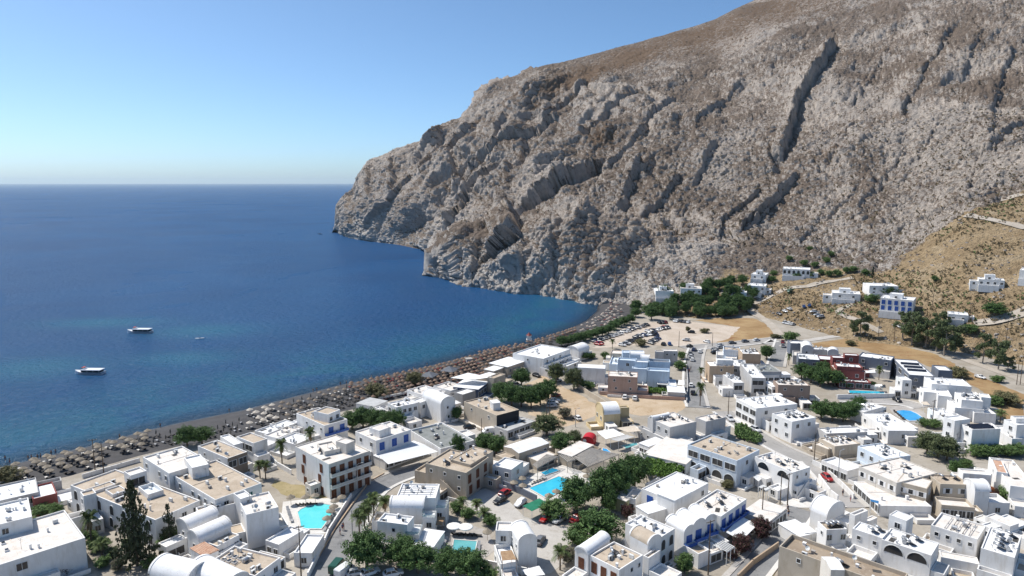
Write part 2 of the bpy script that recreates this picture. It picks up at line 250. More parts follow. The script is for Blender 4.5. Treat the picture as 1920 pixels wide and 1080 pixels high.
# surveyed positions, in metres (x right, y away, z up; the camera stands at x 0, y 0)
D = {'coast': [[-375.1,-37.9],[-149.4,189],[-144.4,194],[-130.5,208],[-122.2,219.4],[-113.2,227.8],[-98.7,239],[-84.2,256],[-70.1,271.3],[-58.9,280.9],[-44.7,292.2],[-21.7,318],[0,337.4],[7.4,344.3],[30.3,375.3],[45,403.8],[54.7,433.2],[59.5,462.8]],
'inland': [[-362.3,-54.8],[-136.7,172.1],[-128.1,172.1],[-121.4,177.2],[-115.6,184.7],[-110,191.2],[-102.4,198.2],[-89,205.2],[-80.4,214.2],[-72.3,221.9],[-60,230.6],[-50.2,237.6],[-36.5,250.2],[-21.1,261.2],[-6.7,277.9],[6.1,304.4],[26,324.9],[41.7,348.2],[60.7,380.9],[74.3,406.1],[83.7,454.9]],
'columns': [560,600,620,623,626,629,632,636,640,646,652,660,668,674,680,686,693,700,710,720,740,760,775,790,795,798,802,806,810,814,820,830,840,850,856,862,865,868,875,885,895,905,918,930,950,970,985,1000,1030,1060,1090,1115,1150,1180,1200,1220,1260,1300,1340,1380,1400,1420,1450,1500,1530,1560,1600,1640,1660,1680,1700,1730,1760,1785,1810,1860,1920,2000,2200,2400],
'mountain': [[[-383,1226.3,-6],[-335.1,1191.8,-6],[-312.1,1175.2,-6],[-305.5,1160.5,-6],[-299.1,1146.2,-6],[-292.8,1132.2,-6],[-286.7,1118.6,-6],[-278.8,1100.9,-5.9],[-271.1,1083.8,-5.9],[-260.1,1059.2,-5.9],[-249.5,1035.7,-5.9],[-236.2,1006,-5.9],[-223.6,978,-5.9],[-214.6,958,-5.9],[-205.9,938.9,-5.9],[-197.6,920.5,-6],[-188.3,899.9,-6],[-179.5,880.3,-6],[-166.4,848.4,-5.8],[-154.2,818.8,-5.7],[-132.3,765.5,-5.4],[-113.1,718.8,-5.2],[-100.1,687.4,-5],[-86.5,645.6,-3],[-82,630.7,-2],[-80.4,629.5,-2],[-78.2,627.8,-2],[-76,626.1,-2],[-73.8,624.4,-2],[-71.7,622.7,-2],[-68.4,620.2,-2],[-63.1,616,-2],[-57.7,609.4,-2],[-52.3,602.9,-2],[-49.1,599,-2],[-46,595.2,-2],[-42.6,567.9,-2],[-39.5,543,-2],[-36.4,541.4,-2],[-32,539.2,-2],[-27.6,536.9,-2],[-23.3,534.7,-2],[-17.6,529.9,-2],[-12.5,525.5,-2],[-4.1,518.2,-2],[4,511,-2],[10,505.6,-2],[15.9,500.9,-2],[27.3,492.2,-2],[38.3,483.5,-2],[48.8,473.3,-1.6],[57.1,464.2,-1],[68.6,454.7,0.5],[78,446.6,1.8],[81.7,428.7,1.9],[85.2,412.1,2],[96.4,403.9,2],[107.1,395.6,2],[120.9,399.6,2],[134.8,403.4,2],[141.9,405.3,2],[146.6,400.4,2],[152.6,391,2],[158.9,368.9,2],[163.1,358.3,1.9],[166.9,348,1.9],[171.5,334.8,2],[180,330.4,2],[184,328.2,2],[188.1,325.9,2],[192,323.7,2],[198.1,320.9,2],[204.1,318.1,2],[208.9,315.7,2],[213,312.1,2],[218.3,301.8,1.9],[223.9,289.8,2],[235.4,280.8,1.7],[260,259.2,1.6],[279.5,239.1,2]],[[-386.9,1239.3,-5],[-343.2,1221.4,-5],[-321.8,1212.4,-5],[-315.6,1199.5,-5],[-309.6,1187,-5],[-303.6,1174.6,-5],[-297.8,1162.6,-5],[-290.3,1146.9,-5],[-282.9,1131.7,-5],[-272.3,1109.6,-4.9],[-262,1088.4,-4.9],[-249,1061.3,-4.9],[-236.5,1035.7,-4.9],[-227.6,1017.2,-5],[-219,999.5,-5],[-210.7,982.3,-5],[-201.3,963.1,-5],[-192.3,944.6,-5],[-176.9,903,-4.8],[-162.8,864.9,-4.6],[-137.8,797.9,-4.4],[-116.4,740.6,-4.2],[-102.3,702.8,-4],[-87.3,652.3,-1.9],[-82.5,634.6,-1],[-79.4,622.6,1.8],[-75.5,607.3,5.5],[-73.7,608.4,6.7],[-71.9,609.5,7.9],[-70.1,610.5,9.2],[-67.4,612.1,11.1],[-62.8,614.8,14.2],[-57.5,610.2,17.2],[-52.2,605.6,20],[-49.2,602.9,21.7],[-46.1,600.2,23.4],[-44.6,598.8,24.3],[-43.1,597.5,24.6],[-39.6,594.3,25],[-34.7,589.8,25.5],[-29.8,585.3,26],[-25,580.8,26.5],[-18.9,575.1,27.1],[-13.4,569.8,27.7],[-4.4,564.1,32.1],[4.4,558.4,36.3],[10.8,554.1,39.5],[17.2,549.7,42.6],[30,549.2,46],[42.7,548.3,49.5],[55.3,546,50.1],[65.6,543,50.4],[79.1,534,48.9],[90.3,526.2,47.8],[97.5,520.9,47.1],[106,522.3,46.1],[122.9,524.7,44.3],[139.9,526.7,42.6],[153.8,517.6,40.2],[167,508.3,38],[173.8,504.5,36.4],[180.4,500.6,34.8],[190.1,494.7,32.5],[202.3,477.2,29.9],[209.1,466.9,28.4],[215.5,456.7,27],[226.1,449.3,28.2],[236.2,441.8,29.3],[241.1,438,29.9],[248.5,439.6,33.9],[255.9,441.1,37.9],[265.7,441.1,44.8],[275.4,441.1,51.7],[282.5,439.6,57],[289.5,438,62.1],[304.6,435.8,65.3],[322.5,433.1,69],[339.4,421.1,72.2],[375.7,391.9,79.4],[404.9,364.7,85.6]],[[-382.2,1224.4,-3],[-343.9,1224.2,-2.3],[-324.7,1223.8,-2],[-320.2,1217.5,-1.6],[-315.7,1211.3,-1.1],[-308.5,1194.3,-0.8],[-300.2,1172.5,-0.6],[-289.6,1144.8,-0.3],[-279.5,1118.4,0],[-268.3,1093.9,0],[-257.6,1070.5,0],[-244,1040.8,0],[-233.8,1024.5,0],[-226.4,1012.6,0],[-219.1,1001,0],[-212,989.6,0],[-204,976.7,0],[-196.1,964.2,0],[-186.7,954.4,0],[-177.4,944.9,0],[-159.5,926.3,0],[-140.6,898,0],[-126.9,875.4,0],[-113.7,853.9,0],[-109.5,846.9,0],[-106.2,836.2,0],[-101.8,822.2,0],[-97.7,808.7,0],[-93.6,795.6,0],[-90,786,0.5],[-85.3,776.5,1.9],[-77.6,761.1,4.1],[-70.5,749.9,8.1],[-63.7,739.1,11.9],[-59.7,732.7,14.1],[-55.7,726.4,16.3],[-53.8,723.3,17.4],[-51.9,720.3,18.5],[-47.6,715.4,19.5],[-41.7,709.7,20],[-35.8,704.1,20.5],[-30.1,698.5,21],[-22.7,691.4,21.6],[-16.1,684.8,22.1],[-5.3,674.6,27.3],[5.2,664.5,32.2],[12.8,657.1,35.9],[20.3,649.7,39.4],[34.8,638.9,44.6],[48.9,628.1,49.6],[62.8,620.8,51.7],[74.1,614.7,53.3],[89.6,606.7,54.4],[102.5,599.6,55.3],[111,594.7,56],[119.7,592,55.6],[136.8,586.2,55],[153.4,580.1,54.4],[168.1,568.1,50.5],[182.1,556,46.9],[189.3,551.4,45.3],[196.3,546.8,43.8],[206.6,539.8,41.6],[218.9,518.2,38],[225.6,505.6,36.1],[231.9,493.2,34.2],[243.4,485.4,35],[254.4,477.4,35.8],[259.7,473.4,36.2],[267,473.9,40.2],[274.4,474.4,44.3],[283.2,471.5,51.1],[291.8,468.6,57.8],[298.9,466.4,63.4],[306,464.2,68.8],[322,462,73.7],[340.8,459.4,79.5],[358.9,447.1,83],[398.1,417.2,90.9],[430,389.2,97.6]],[[-353,1131,4],[-320,1138,4],[-303,1141,4],[-300,1140,4],[-297,1139,5],[-293,1136,7],[-290,1134,11],[-284,1125,17],[-278,1116,23],[-269,1102,26],[-261,1088,29],[-250,1070,32],[-239,1053,36],[-232,1045,39],[-225,1036,41],[-219,1028,44],[-211,1019,47],[-204,1010,49],[-194,1000,51],[-185,991,53],[-166,973,57],[-148,956,60],[-135,943,62],[-123,931,65],[-118,927,66],[-116,925,66],[-113,922,67],[-110,921,68],[-107,920,69],[-104,918,69],[-99,916,71],[-92,913,73],[-84,910,75],[-77,906,77],[-73,904,78],[-68,902,80],[-66,901,80],[-64,900,81],[-59,898,82],[-52,894,84],[-45,891,86],[-38,888,89],[-29,886,93],[-20,884,96],[-7,880,102],[7,876,108],[17,873,113],[27,870,117],[46,860,122],[65,849,127],[83,839,132],[98,828,134],[118,811,137],[134,797,139],[144,787,140],[155,780,140],[175,766,141],[195,751,141],[214,737,142],[232,725,141],[241,719,141],[250,713,140],[263,704,139],[284,689,138],[295,680,138],[307,671,137],[321,658,137],[335,646,136],[341,640,136],[348,633,136],[354,627,135],[363,619,137],[372,611,138],[380,605,139],[387,598,140],[400,585,141],[415,570,143],[436,553,145],[480,512,148],[515,474,150]],[[-358,1145,2],[-323,1149,2],[-305,1150,2],[-302,1148,3],[-299,1147,3],[-296,1146,12],[-292,1145,21],[-288,1145,34],[-284,1145,47],[-279,1147,54],[-274,1148,62],[-267,1152,68],[-261,1156,74],[-255,1155,89],[-249,1154,104],[-242,1150,110],[-235,1146,118],[-229,1145,121],[-219,1143,125],[-210,1141,129],[-192,1139,136],[-174,1137,144],[-161,1139,146],[-148,1140,148],[-144,1141,153],[-141,1141,155],[-138,1142,159],[-134,1142,163],[-131,1143,167],[-127,1143,169],[-122,1143,171],[-113,1144,175],[-105,1145,179],[-96,1146,183],[-91,1146,185],[-86,1147,187],[-83,1146,190],[-80,1145,193],[-74,1142,200],[-65,1138,209],[-56,1139,220],[-47,1139,230],[-36,1139,237],[-26,1140,243],[-9,1140,249],[9,1140,255],[21,1140,259],[34,1141,263],[60,1144,270],[86,1147,277],[112,1148,284],[134,1148,290],[164,1148,298],[189,1145,304],[205,1142,307],[222,1139,311],[255,1137,320],[288,1134,329],[319,1126,338],[351,1123,354],[366,1122,361],[382,1121,368],[406,1119,379],[445,1115,398],[465,1106,403],[485,1098,409],[511,1086,416],[535,1071,417],[547,1064,418],[558,1056,418],[570,1049,419],[586,1037,420],[602,1026,420],[615,1017,419],[627,1007,417],[651,988,415],[678,966,412],[711,935,403],[781,861,380],[834,792,358]]],
'sea_patches': [[-173.7,375.3,30,18],[-155.1,314,25,14],[-240.7,397.5,35,16],[-215.2,297,30,20]],
'clefts': [[[[-52.3,1057.2,175.9],[-77.9,1037.8,139.3],[-87.1,994.1,114.5],[-67.4,909,83.4],[-59.5,874.4,73.3]],9,12.8],[[[55.9,916.1,154.5],[6.3,911.3,127.6],[-29.8,900,100.5],[-50.7,874.1,77.3]],10,12.7],[[[-3.7,974.8,157.7],[-21,912.9,113.2],[-41.4,895.3,90.9]],8,11.1],[[[21.7,882.6,120.8],[7.5,805.8,83.8]],8,9.8],[[[86.3,737.9,99.4],[43.5,703.5,70.2],[14.2,674.9,43],[2.6,556.3,32.9]],13,17.2],[[[127.7,691.3,98.3],[99.2,630.9,66.1],[77,589.8,52.5]],9,11.2],[[[-186.6,1093.6,113.6],[-164.1,985.7,65.4]],8,14],[[[-143.6,988.7,80.5],[-168.3,972.8,52.2],[-199.2,982.5,19.9]],8,12.2],[[[-9.8,848.7,89.1],[-43.3,822,61.2],[-64.1,783.4,32.5]],8,13.1],[[[15.2,539,31.1],[13.3,495.9,2.5]],4,7.6],[[[-24.6,569.1,19.3],[-29.4,516.5,2.5]],4,6.9],[[[35.6,529.3,32],[31.7,476.8,2.5]],3.5,6.1],[[[375.2,827.4,238.3],[335.9,778.8,199.9],[306.1,745.6,173],[278.5,699.1,141.5],[253.2,647.6,109]],6,19],[[[275.4,556.5,76.9],[247.5,535.1,57.7]],7,3.4],[[[328.8,495.9,86.9],[286.7,481.2,55.3]],7,3.7],[[[246.2,602.4,85.7],[221.7,583.7,67.7],[183.6,548.7,45.2]],7,10.5],[[[387.9,535,121.6],[356,521.6,104.9]],9,5.7],[[[475.6,768.2,250.8],[402.9,691.9,186.2],[360.5,645.1,146.5]],8,4.8],[[[468.5,668.2,204.9],[397.7,579.8,138.7],[361.7,520.8,106.9]],9,5.2],[[[203,697.9,120.6],[168.5,642.3,85.9]],6,8.4],[[[245.6,675.6,120.3],[238.6,632.8,96.9]],6,8.9],[[[-221.9,1108.4,101.4],[-202.2,1019,57]],7,10.3],[[[-258.1,1117.4,54.6],[-231.7,1032.4,19.2]],6,9.7],[[[-110.2,1110,159.9],[-122.4,993.2,95.6]],8,11.3],[[[105.2,993,210.5],[52.8,924.4,157.2]],8,10.3],[[[331.3,670.1,146.5],[277.6,607,99.5]],7,2.6],[[[326.7,583.6,107.7],[270.5,532.3,64.9]],7,3.7],[[[195.9,861.9,187.2],[132.9,755,123.7],[103.8,730,103.1]],7,9.5],[[[396.4,765,217.2],[336.1,691.9,158.8]],7,3.2],[[[282,489,53],[232.1,433.7,27.3]],5,2.7],[[[266.8,841.3,203.2],[202.2,758.3,146.5]],7,7.7],[[[355.6,589.3,123.4],[309.4,549.8,87.4]],7,2.6],[[[478.8,728.2,234.2],[415.8,655.7,176.4]],7,3.8],[[[140.7,882.5,176.7],[87.8,820,127.3]],7,9.1],[[[156.3,654,88.5],[117.1,603.4,60.2]],6,9],[[[213.3,599.3,74.2],[165.6,544.4,45.5]],6,8],[[[243.7,540.7,58.3],[219.5,519.8,39]],5,3.3]],
'brown': [[102.3,1042.3,232.1,80,0.9],[176.3,1066.3,266.6,90,0.9],[272.5,1071.3,298.3,90,0.8],[103.6,796.7,126,35,0.8],[-44.2,1056.4,183.7,25,0.8],[30.3,996.8,185.3,30,0.7],[321.2,999.7,291,60,0.6],[0,1051.9,202.7,35,0.7],[108.5,607.5,60.1,30,0.5],[284.6,618.1,106.8,40,0.5],[62.7,1035.5,216,50,0.8]],
'houses': [['white_hotel','white flat-roofed building in the bottom left corner with skylights on its roof','building',None,[[-88.3,131.7,-14,-14.1,-12.2,12.2,2.5,7,'white','p','0:1,1,q;1:1,2,s',{'sky': 1,
'a': 2}],[-101.8,135.7,-7.6,-6,-7.1,9,2.5,9.6,'white','w','0:1,1,w',{'a': 1}]]],['beach_bar','low white building with rounded grey front at the left edge behind the beach','building',None,[[-116.4,158.3,-9.5,-7.4,-6.6,8.5,2.5,4.4,'grey','w','0:1,3,w',{}]]],['red_walled_bar','small flat building with a red painted wall behind the left beach rows','building',None,[[-112.3,158.9,-3.8,-3.2,-5.7,6.7,2.5,3.8,'red','w','',{}]]],['courtyard_hotel','white hotel with beige flat roofs behind the tall Norfolk pine','building',None,[[-77.7,139.2,-29.5,17.3,5.5,9.4,2.5,7,'white','b','0:2,7,a;1:2,4,w',{'a': 9}],[-99,148.5,-2.2,2.3,1.9,1.8,2.5,8,'white','b','0:2,1,w',{}],[-92.5,156.6,-3,2.5,2.4,2.9,2.5,9.4,'white','p','1:1,1,g',{}],[-84.6,149.6,-4.6,4.2,2.3,2.5,2.5,7.9,'white','bl','',{'par': 0.9}],[-93.4,150.4,-3.3,2.6,2,2.5,2.5,7.5,'white','b','',{'par': 0.3}],[-99.7,151.6,-2.3,1.6,3.5,4.9,2.5,7.3,'white','b','',{'par': 0.2}]]],['long_hotel','long white hotel wing with stepped beige roofs beside the kidney-shaped pool','building',None,[[-83.5,157.4,-11.8,10.1,6.5,7.6,2.5,9.6,'white','p','0:1,4,w;1:1,3,w',{'a': 2}],[-67.2,145.4,-16.8,13.9,7.3,8.8,2.5,8.6,'white','b','0:1,7,w;1:1,2,w',{'a': 6}],[-57.8,139.2,-4.9,7.8,5.8,3.6,2.5,8.2,'white','p','0:1,1,s',{'a': 2}],[-61.1,144.6,-2.8,2.9,1.9,1.8,2.5,9.2,'white','w','',{}],[-77.6,157,-5,6.4,3,2.3,2.5,11.2,'white','w','',{}],[-70,142.7,-1.5,2.3,7.3,4.9,2.5,7,'white','b','',{'a': 3}]]],['brown_fronted_house','flat-roofed house with brown front wall and white parapet near the shore','house',None,[[-74.3,169.4,-11.7,8.6,3.4,4.6,2.5,8.4,'white','b','1:1,2,g;0:1,2,s',{'face1': 'brown',
'a': 2}]]],['stepped_house','white cube house with outside stair near the palms by the beach','house',None,[[-73.3,184.5,-6.8,5.1,2.7,3.6,2.5,6.6,'white','b','0:1,2,g',{'stair': 1}],[-78.9,184.7,-6.9,7,1.8,1.8,2.5,6,'white','w','0:1,2,w',{}],[-71.3,182,-1.8,1.7,2.5,2.7,2.5,3.6,'white','w','',{}]]],['vaulted_house','white house with two parallel barrel vaults in front of the long hotel','house',None,[[-70,137.9,-3.7,2.5,4,5.8,2.5,5.6,'white','w','0:1,1,s',{'vault': 1}],[-65.5,133.1,-3.7,2.7,4.3,5.9,2.5,5.4,'white','w','0:1,1,s',{'vault': 1}],[-61.5,132.5,-3.6,2,2.7,4.8,2.5,4.6,'white','b','1:1,3,w',{'a': 3}]]],['tiled_kiosk','small white hut with a striped terracotta tile roof beside the barrel vaults','house',None,[[-61.9,127.5,-4.2,3.1,1.8,2.4,2.5,5.2,'white','t','1:1,1,w',{'par': 0}]]],['double_vault_house','white house with large rounded vault roof cut by the bottom edge','house',None,[[-61.1,118.2,-8.5,3,2,5.6,2.5,5.2,'white','w','',{'vault': 0}],[-53.1,115.9,-9.3,5.8,2.9,4.6,2.5,5.2,'white','w','',{'vault': 0}]]],['service_roof_house','white house with skylight strips and air conditioners on its beige roof','house',None,[[-49.3,121,-11.1,4.5,2.7,6.6,2.5,5,'white','b','1:1,2,w',{'sky': 1,
'a': 7}]]],['pool_bar','low white flat-roofed pool bar between the kidney pool and the street wall','building',None,[[-41.7,132.3,-3.9,0.2,0.4,7.7,2.5,3.2,'white','w','0:1,1,w',{}],[-49.7,135.3,-3.5,1.9,3.4,6.3,2.5,3.4,'white','w','0:1,2,w',{}]]],['balcony_hotel','three-storey hotel with rows of brown balcony doors beside the curving road','building',None,[[-46.2,163.3,-12.2,11.9,8.6,8.8,2.5,9.4,'cream','p','0:3,2,n;1:3,5,n',{'balc': 1,
's': 4,
'par': 0.25,
'face0': 'white'}],[-43.4,170.2,-3.2,2.2,1.7,2.5,2.5,12,'cream','p','',{'par': 0.15}],[-48.8,169.1,-3.5,5.4,3.5,2.2,2.5,10.4,'cream','p','',{}]]],['blue_shutter_house','white house with blue shutters and a walled roof terrace near the beach','house',None,[[-57.2,199.2,-12.1,11.4,5.6,5.9,2.5,6.4,'white','b','0:1,4,s;1:1,2,b',{'balc': 1}],[-56.9,202.6,-5.3,3,2.6,4.7,2.5,8.8,'white','b','1:1,2,w',{}]]],['beach_annex','low white annex with three flat roofs seaward of the blue shuttered house','building',None,[[-75.5,200.7,-4.8,3,6.3,10,2.5,3.2,'white','w','0:1,1,s',{}],[-70.6,196.1,-5,2.8,4.4,7.9,2.5,3.6,'white','p','0:1,1,s;1:1,2,w',{}],[-63.8,191.6,-6.8,4,3.6,6.2,2.5,3.4,'white','w','1:1,2,w',{}]]],['awning_taverna','white two-storey taverna with blue doors above a wide white awning','building',None,[[-38.6,184.9,-7.6,7.4,8.6,8.8,2.5,7.2,'white','p','0:1,2,w;1:1,3,b',{}],[-38.2,187.9,-3.5,2.9,2.7,3.3,2.5,9,'white','p','',{'par': 0.2}],[-35.5,181.3,-3.9,3.5,9.9,11,2.5,2.8,'white','w','1:1,5,g',{'par': 0.1}]]],['grey_roof_shop','wide low shop with grey-green flat roof and white parapet','building',None,[[-20.5,186.8,-11.2,15.3,9.3,6.8,2.5,4,'white','d','1:1,4,w',{'s': 2,
'a': 4,
'par': 0.5}]]],['beige_house','beige two-storey house with arched windows and a diagonal outside stair','house',None,[[-11.6,163.1,-11,6,5.4,10,2.5,7.2,'beige','b','0:2,3,s;1:2,3,n',{'s': 3,
'stair': 0}],[-10.8,167.3,-5.4,3.4,5.7,9.1,2.5,7.6,'beige','b','',{'par': 0.2}]]],['white_annex','white flat-roofed annex with glass balcony behind the beige house','house',None,[[-0.2,171,-5.1,2.9,3.3,5.7,2.5,4.6,'white','w','0:1,2,w;1:1,1,w',{}]]],['modern_villa','bright white modern villa of stacked cubes with glass balconies','house',None,[[-26.9,149.2,0.2,7.4,9.2,-0.3,2.5,7.4,'white','w','1:2,3,w',{'pipes': 1,
'par': 0.3}],[-28,146.6,0.1,4.6,7.5,-0.1,2.5,6,'white','w','',{'vault': 1}],[-29.4,139.5,0.9,3.8,6.8,-1.7,2.5,6.6,'white','w','0:1,1,s;1:2,1,s',{'a': 3}],[-20.2,144.2,0.1,3.2,2.8,-0.1,2.5,5,'white','w','1:1,1,w',{'glass': 1}],[-18.5,149.6,0.3,4.1,3.1,-0.2,2.5,4.6,'white','w','1:1,1,w',{'glass': 1}],[-23,137.7,0.2,4.5,2.9,-0.1,2.5,4.4,'white','w','1:1,1,w',{'glass': 1}],[-21.2,135.8,1.8,6.9,4.4,-1.2,2.5,3,'white','w','1:1,1,g',{'par': 0.05}]]],['vaulted_villa','bright white villa with rounded vault gable and small wooden pergola','house',None,[[1.3,130.6,-1.6,5.5,3.9,1.1,2.5,6.6,'white','w','0:1,2,s',{'vault': 0}],[-3.5,135.4,0.2,3.9,3.4,-0.2,2.5,6.6,'white','p','1:2,1,w',{}],[-2.3,127.5,-1.5,7.4,3.4,0.7,2.5,3.6,'white','w','0:1,2,w',{'par': 0.8}]]],['gabled_hall','long beige hall with bright white roof beside the swimming pools','building',None,[[1.9,182.5,-4.3,4.9,9,7.7,2.5,4.4,'beige','w','1:1,3,w',{'par': 0,
'gable': 1}]]],['pool_taverna','low beige-roofed taverna next to the red kiosk','building',None,[[16.8,182.5,-3.7,3.1,7.1,8.5,2.5,3.4,'beige','p','1:1,3,g',{'par': 0.1}]]],['brown_shutter_house','white house with brown shutters beige roof terrace and vaulted end','house',None,[[20.4,120.1,-5,5.2,5.5,5.3,2.5,6.8,'white','b','0:2,3,n;1:2,3,s',{'a': 2,
's': 1}],[15,125,-2.4,2.1,5.1,5.8,2.5,6.9,'white','w','0:2,1,n',{'vault': 1}],[27.5,128.8,-2.9,3.8,3.3,2.5,2.5,6.9,'white','b','',{'vault': 0}],[27.1,125.6,-0.9,0.9,2.9,2.9,2.5,6,'white','b','',{}]]],['blue_door_hotel','long white hotel with rounded gables and bright blue doors and balconies','building',None,[[30.6,131.9,-6.1,6.2,4.1,4,2.5,6.8,'white','w','1:2,2,a',{'a': 3}],[36.5,135.2,-2.8,4.5,2.8,1.8,2.5,6.2,'white','w','1:2,1,b',{'vault': 0,
'balc': 1}],[39,137.6,-2.6,4.4,3.3,2,2.5,6.2,'white','w','1:2,1,b',{'vault': 0,
'balc': 1}],[42.3,140.2,-2.3,4.8,3,1.4,2.5,6.2,'white','w','1:2,1,b',{'vault': 0,
'balc': 1}],[46.3,141.9,-5.3,5.3,8.6,8.5,2.5,6.4,'white','p','1:1,4,b',{'balc': 1,
's': 3}]]],['back_terrace_house','white house with broad plain roof behind the blue-door hotel','house',None,[[37.6,148.7,-6.3,6.8,10.7,9.9,2.5,6.6,'white','w','0:1,2,b;1:1,3,w',{'par': 0.25}],[37.2,147,-3.2,3.5,5,4.5,2.5,7.6,'white','w','',{'par': 0.1}]]],['green_shed','small pale green shed with white roof among bougainvillea','shed',None,[[27.6,155.6,-3.5,3.2,5.5,6.1,2.5,3.2,'green','p','0:1,2,s',{'par': 0.05}]]],['plain_roof_house','white house with plain grey-white roof beside the green shed','house',None,[[31.1,146.1,-2.1,3.8,7.3,4,2.5,4.8,'white','w','0:1,1,w',{'par': 0.1}],[30,156.1,-2.2,1.1,2.5,4.9,2.5,3.6,'white','p','0:1,1,g',{'par': 0.7}]]],['canopy_restaurant','low restaurant with pale roof and striped canopy along the shaded street','building',None,[[58.5,145.6,-4.5,4.6,6.6,6.5,2.5,3.2,'white','p','1:1,5,g',{'par': 0.05}]]],['arcade_building','pale blue-white building with arcade of dark arches below open galleries','building',None,[[58.9,169.8,-10,11.4,8.6,7.5,2.5,7.6,'bluewhite','b','0:1,4,A;1:1,1,w',{'gallery': 1,
'a': 4}]]],['arched_window_house','white house with large arched windows and an outside stair','house',None,[[71.1,163.8,-6,10.2,5.9,3.4,2.5,7,'white','p','0:1,2,Q;1:2,2,s',{'s': 2,
'stair': 1}],[72.3,163.3,-0.8,1.3,6.7,4.1,2.5,3.4,'white','w','0:1,2,s;1:1,2,s',{}]]],['covered_terrace','wide low pale canopy roof over a shaded restaurant terrace','canopy',None,[[47.4,176.7,-10.1,7.1,10,14.1,2.5,3.6,'white','p','0:1,6,g',{'par': 0.06}],[39.9,189.8,-2.3,2.8,5.8,4.7,2.5,3.4,'white','w','0:1,2,g',{'par': 0.05}]]],['twin_grey_houses','grey-walled flat roofed houses with a small vault near the yellow house','house',None,[[47.4,196.1,-4.9,9,9.3,5,2.5,7,'grey','p','0:2,3,w',{'s': 3,
'par': 0.2}],[59.8,201.7,-2.2,3.9,7.4,4.1,2.5,6.8,'grey','p','',{'par': 0.2,
's': 2}],[43.5,202.1,-0.7,1.4,5.8,3.1,2.5,7.6,'grey','w','',{'vault': 1}],[46.2,195.1,-6.3,11,1.5,0.9,2.5,3.6,'grey','w','0:1,4,s',{'par': 0.6}]]],['yellow_house','pale yellow vaulted house at the corner of the sandy lot','house',None,[[29.7,212.9,-1.6,7.5,5.7,1.2,2.5,5,'yellow','w','0:1,2,w',{'vault': 1}],[35.2,218.2,-0.3,2,3.9,0.6,2.5,5.6,'yellow','p','',{}]]],['flat_roof_workshop','beige workshop with dark front wall and cluttered flat roof','building',None,[[-4.9,208.4,-11.4,14.2,7.2,5.8,2.5,6.4,'beige','b','0:1,2,s',{'face1': 'dark',
'a': 3,
'par': 0.4}],[-6.1,214.3,-1.2,3,2.3,0.9,2.5,8.4,'white','w','',{'par': 0.1}]]],['red_roof_hut','small white hut with red flat roof against the workshop','shed',None,[[-3.3,211.4,-1.3,1.5,2.7,2.3,2.5,3.4,'white','r','1:1,1,w',{'par': 0.05}]]],['lean_to_store','long low grey store with barred openings in front of the workshop','building',None,[[-1.4,203.9,-4.2,4.2,9,9,2.5,3,'grey','g','0:1,1,w;1:1,5,g',{'par': 0.2}]]],['white_stair_house','white house with two cubes and an outside stair behind the hedge','house',None,[[-38.3,217,-3.7,4.8,6.6,5,2.5,6.2,'white','w','0:1,2,w;1:1,4,w',{'a': 2,
'stair': 1}],[-43.6,217.9,-2.7,3.5,1.3,1,2.5,4.8,'white','w','1:1,1,w',{}],[-36.6,215.3,-2,2.3,3.8,3.3,2.5,3,'white','w','1:1,3,s',{}]]],['barrel_house','white house with a single high barrel vault near the shore','house',None,[[-23.8,218.7,-7.1,8.8,4.6,3.7,2.5,6.6,'white','w','1:2,1,s',{'vault': 0}],[-31.2,223.8,-3.3,2.5,3.7,4.9,2.5,5.6,'white','w','1:1,2,w',{}],[-21.7,226.6,-3.9,5.2,4,3,2.5,3.6,'white','w','',{}]]],['shore_terrace_house','low white terrace house facing the umbrella rows','house',None,[[-31.5,235.1,-7,6.3,5.7,6.3,2.5,4.6,'white','p','0:1,3,w',{'a': 3}],[-22.6,243.6,-7.2,5.9,5.1,6.3,2.5,3.6,'white','p','',{}]]],['grey_shed_roof','low grey-roofed shed with a dark opening beside the tamarisk tree','shed',None,[[-47.4,225.6,-7,3.8,3.5,6.5,2.5,3.4,'white','g','0:1,1,g',{'par': 0.05}]]],['glass_restaurant','dark blue restaurant with large white canopy and glass front by the beach','building',None,[[-12.5,243.6,-9.6,3.5,3.6,9.8,2.5,4,'navy','w','1:1,4,g',{'par': 0.1}],[-17.6,235.7,-3.5,3,4.3,4.9,2.5,4.6,'concrete','w','',{'par': 0.3}],[-6.8,249.5,-2.6,2,4.3,5.8,2.5,6.6,'beige','b','',{}]]],['shore_canopy_bar','beige beach bar with bright white canvas roofs above the umbrellas','building',None,[[-7.4,268.4,-4.1,3,6,8.3,2.5,4,'beige','w','',{'par': 0.05}],[-1.8,272.5,-7.9,6.2,8.2,10.4,2.5,4.6,'beige','w','1:1,4,w',{'par': 0.05}],[-7.8,255.1,-5.5,4.7,4.2,4.9,2.5,4.6,'beige','w','',{'par': 0.05}]]],['big_white_hotel','large white two-storey hotel with broad bright roof beside the beach','building',None,[[13,275.5,-12.7,9.3,12.5,16.9,2.5,7.4,'white','w','1:2,4,w;0:1,1,s',{'balc': 1,
'par': 0.5}],[15.3,272.8,-3.7,3.1,14.6,17.7,2.5,3.6,'white','w','1:1,3,w',{'par': 0.9}],[30,298.6,-5.3,4.4,5.4,6.5,2.5,4.2,'white','w','',{'vault': 1}]]],['blank_wall_house','white house with tall blank wall and rounded white roof in the centre','house',None,[[26.3,265.7,1,5.3,10.8,-2,2.5,6.4,'white','w','',{'gable': 1,
'par': 0}]]],['pink_block','pinkish brown block with white roof facing the sandy lot','house',None,[[36.2,249.4,1.3,7.1,10.8,-2,2.5,7.6,'pink','p','1:2,2,s',{'par': 0.2,
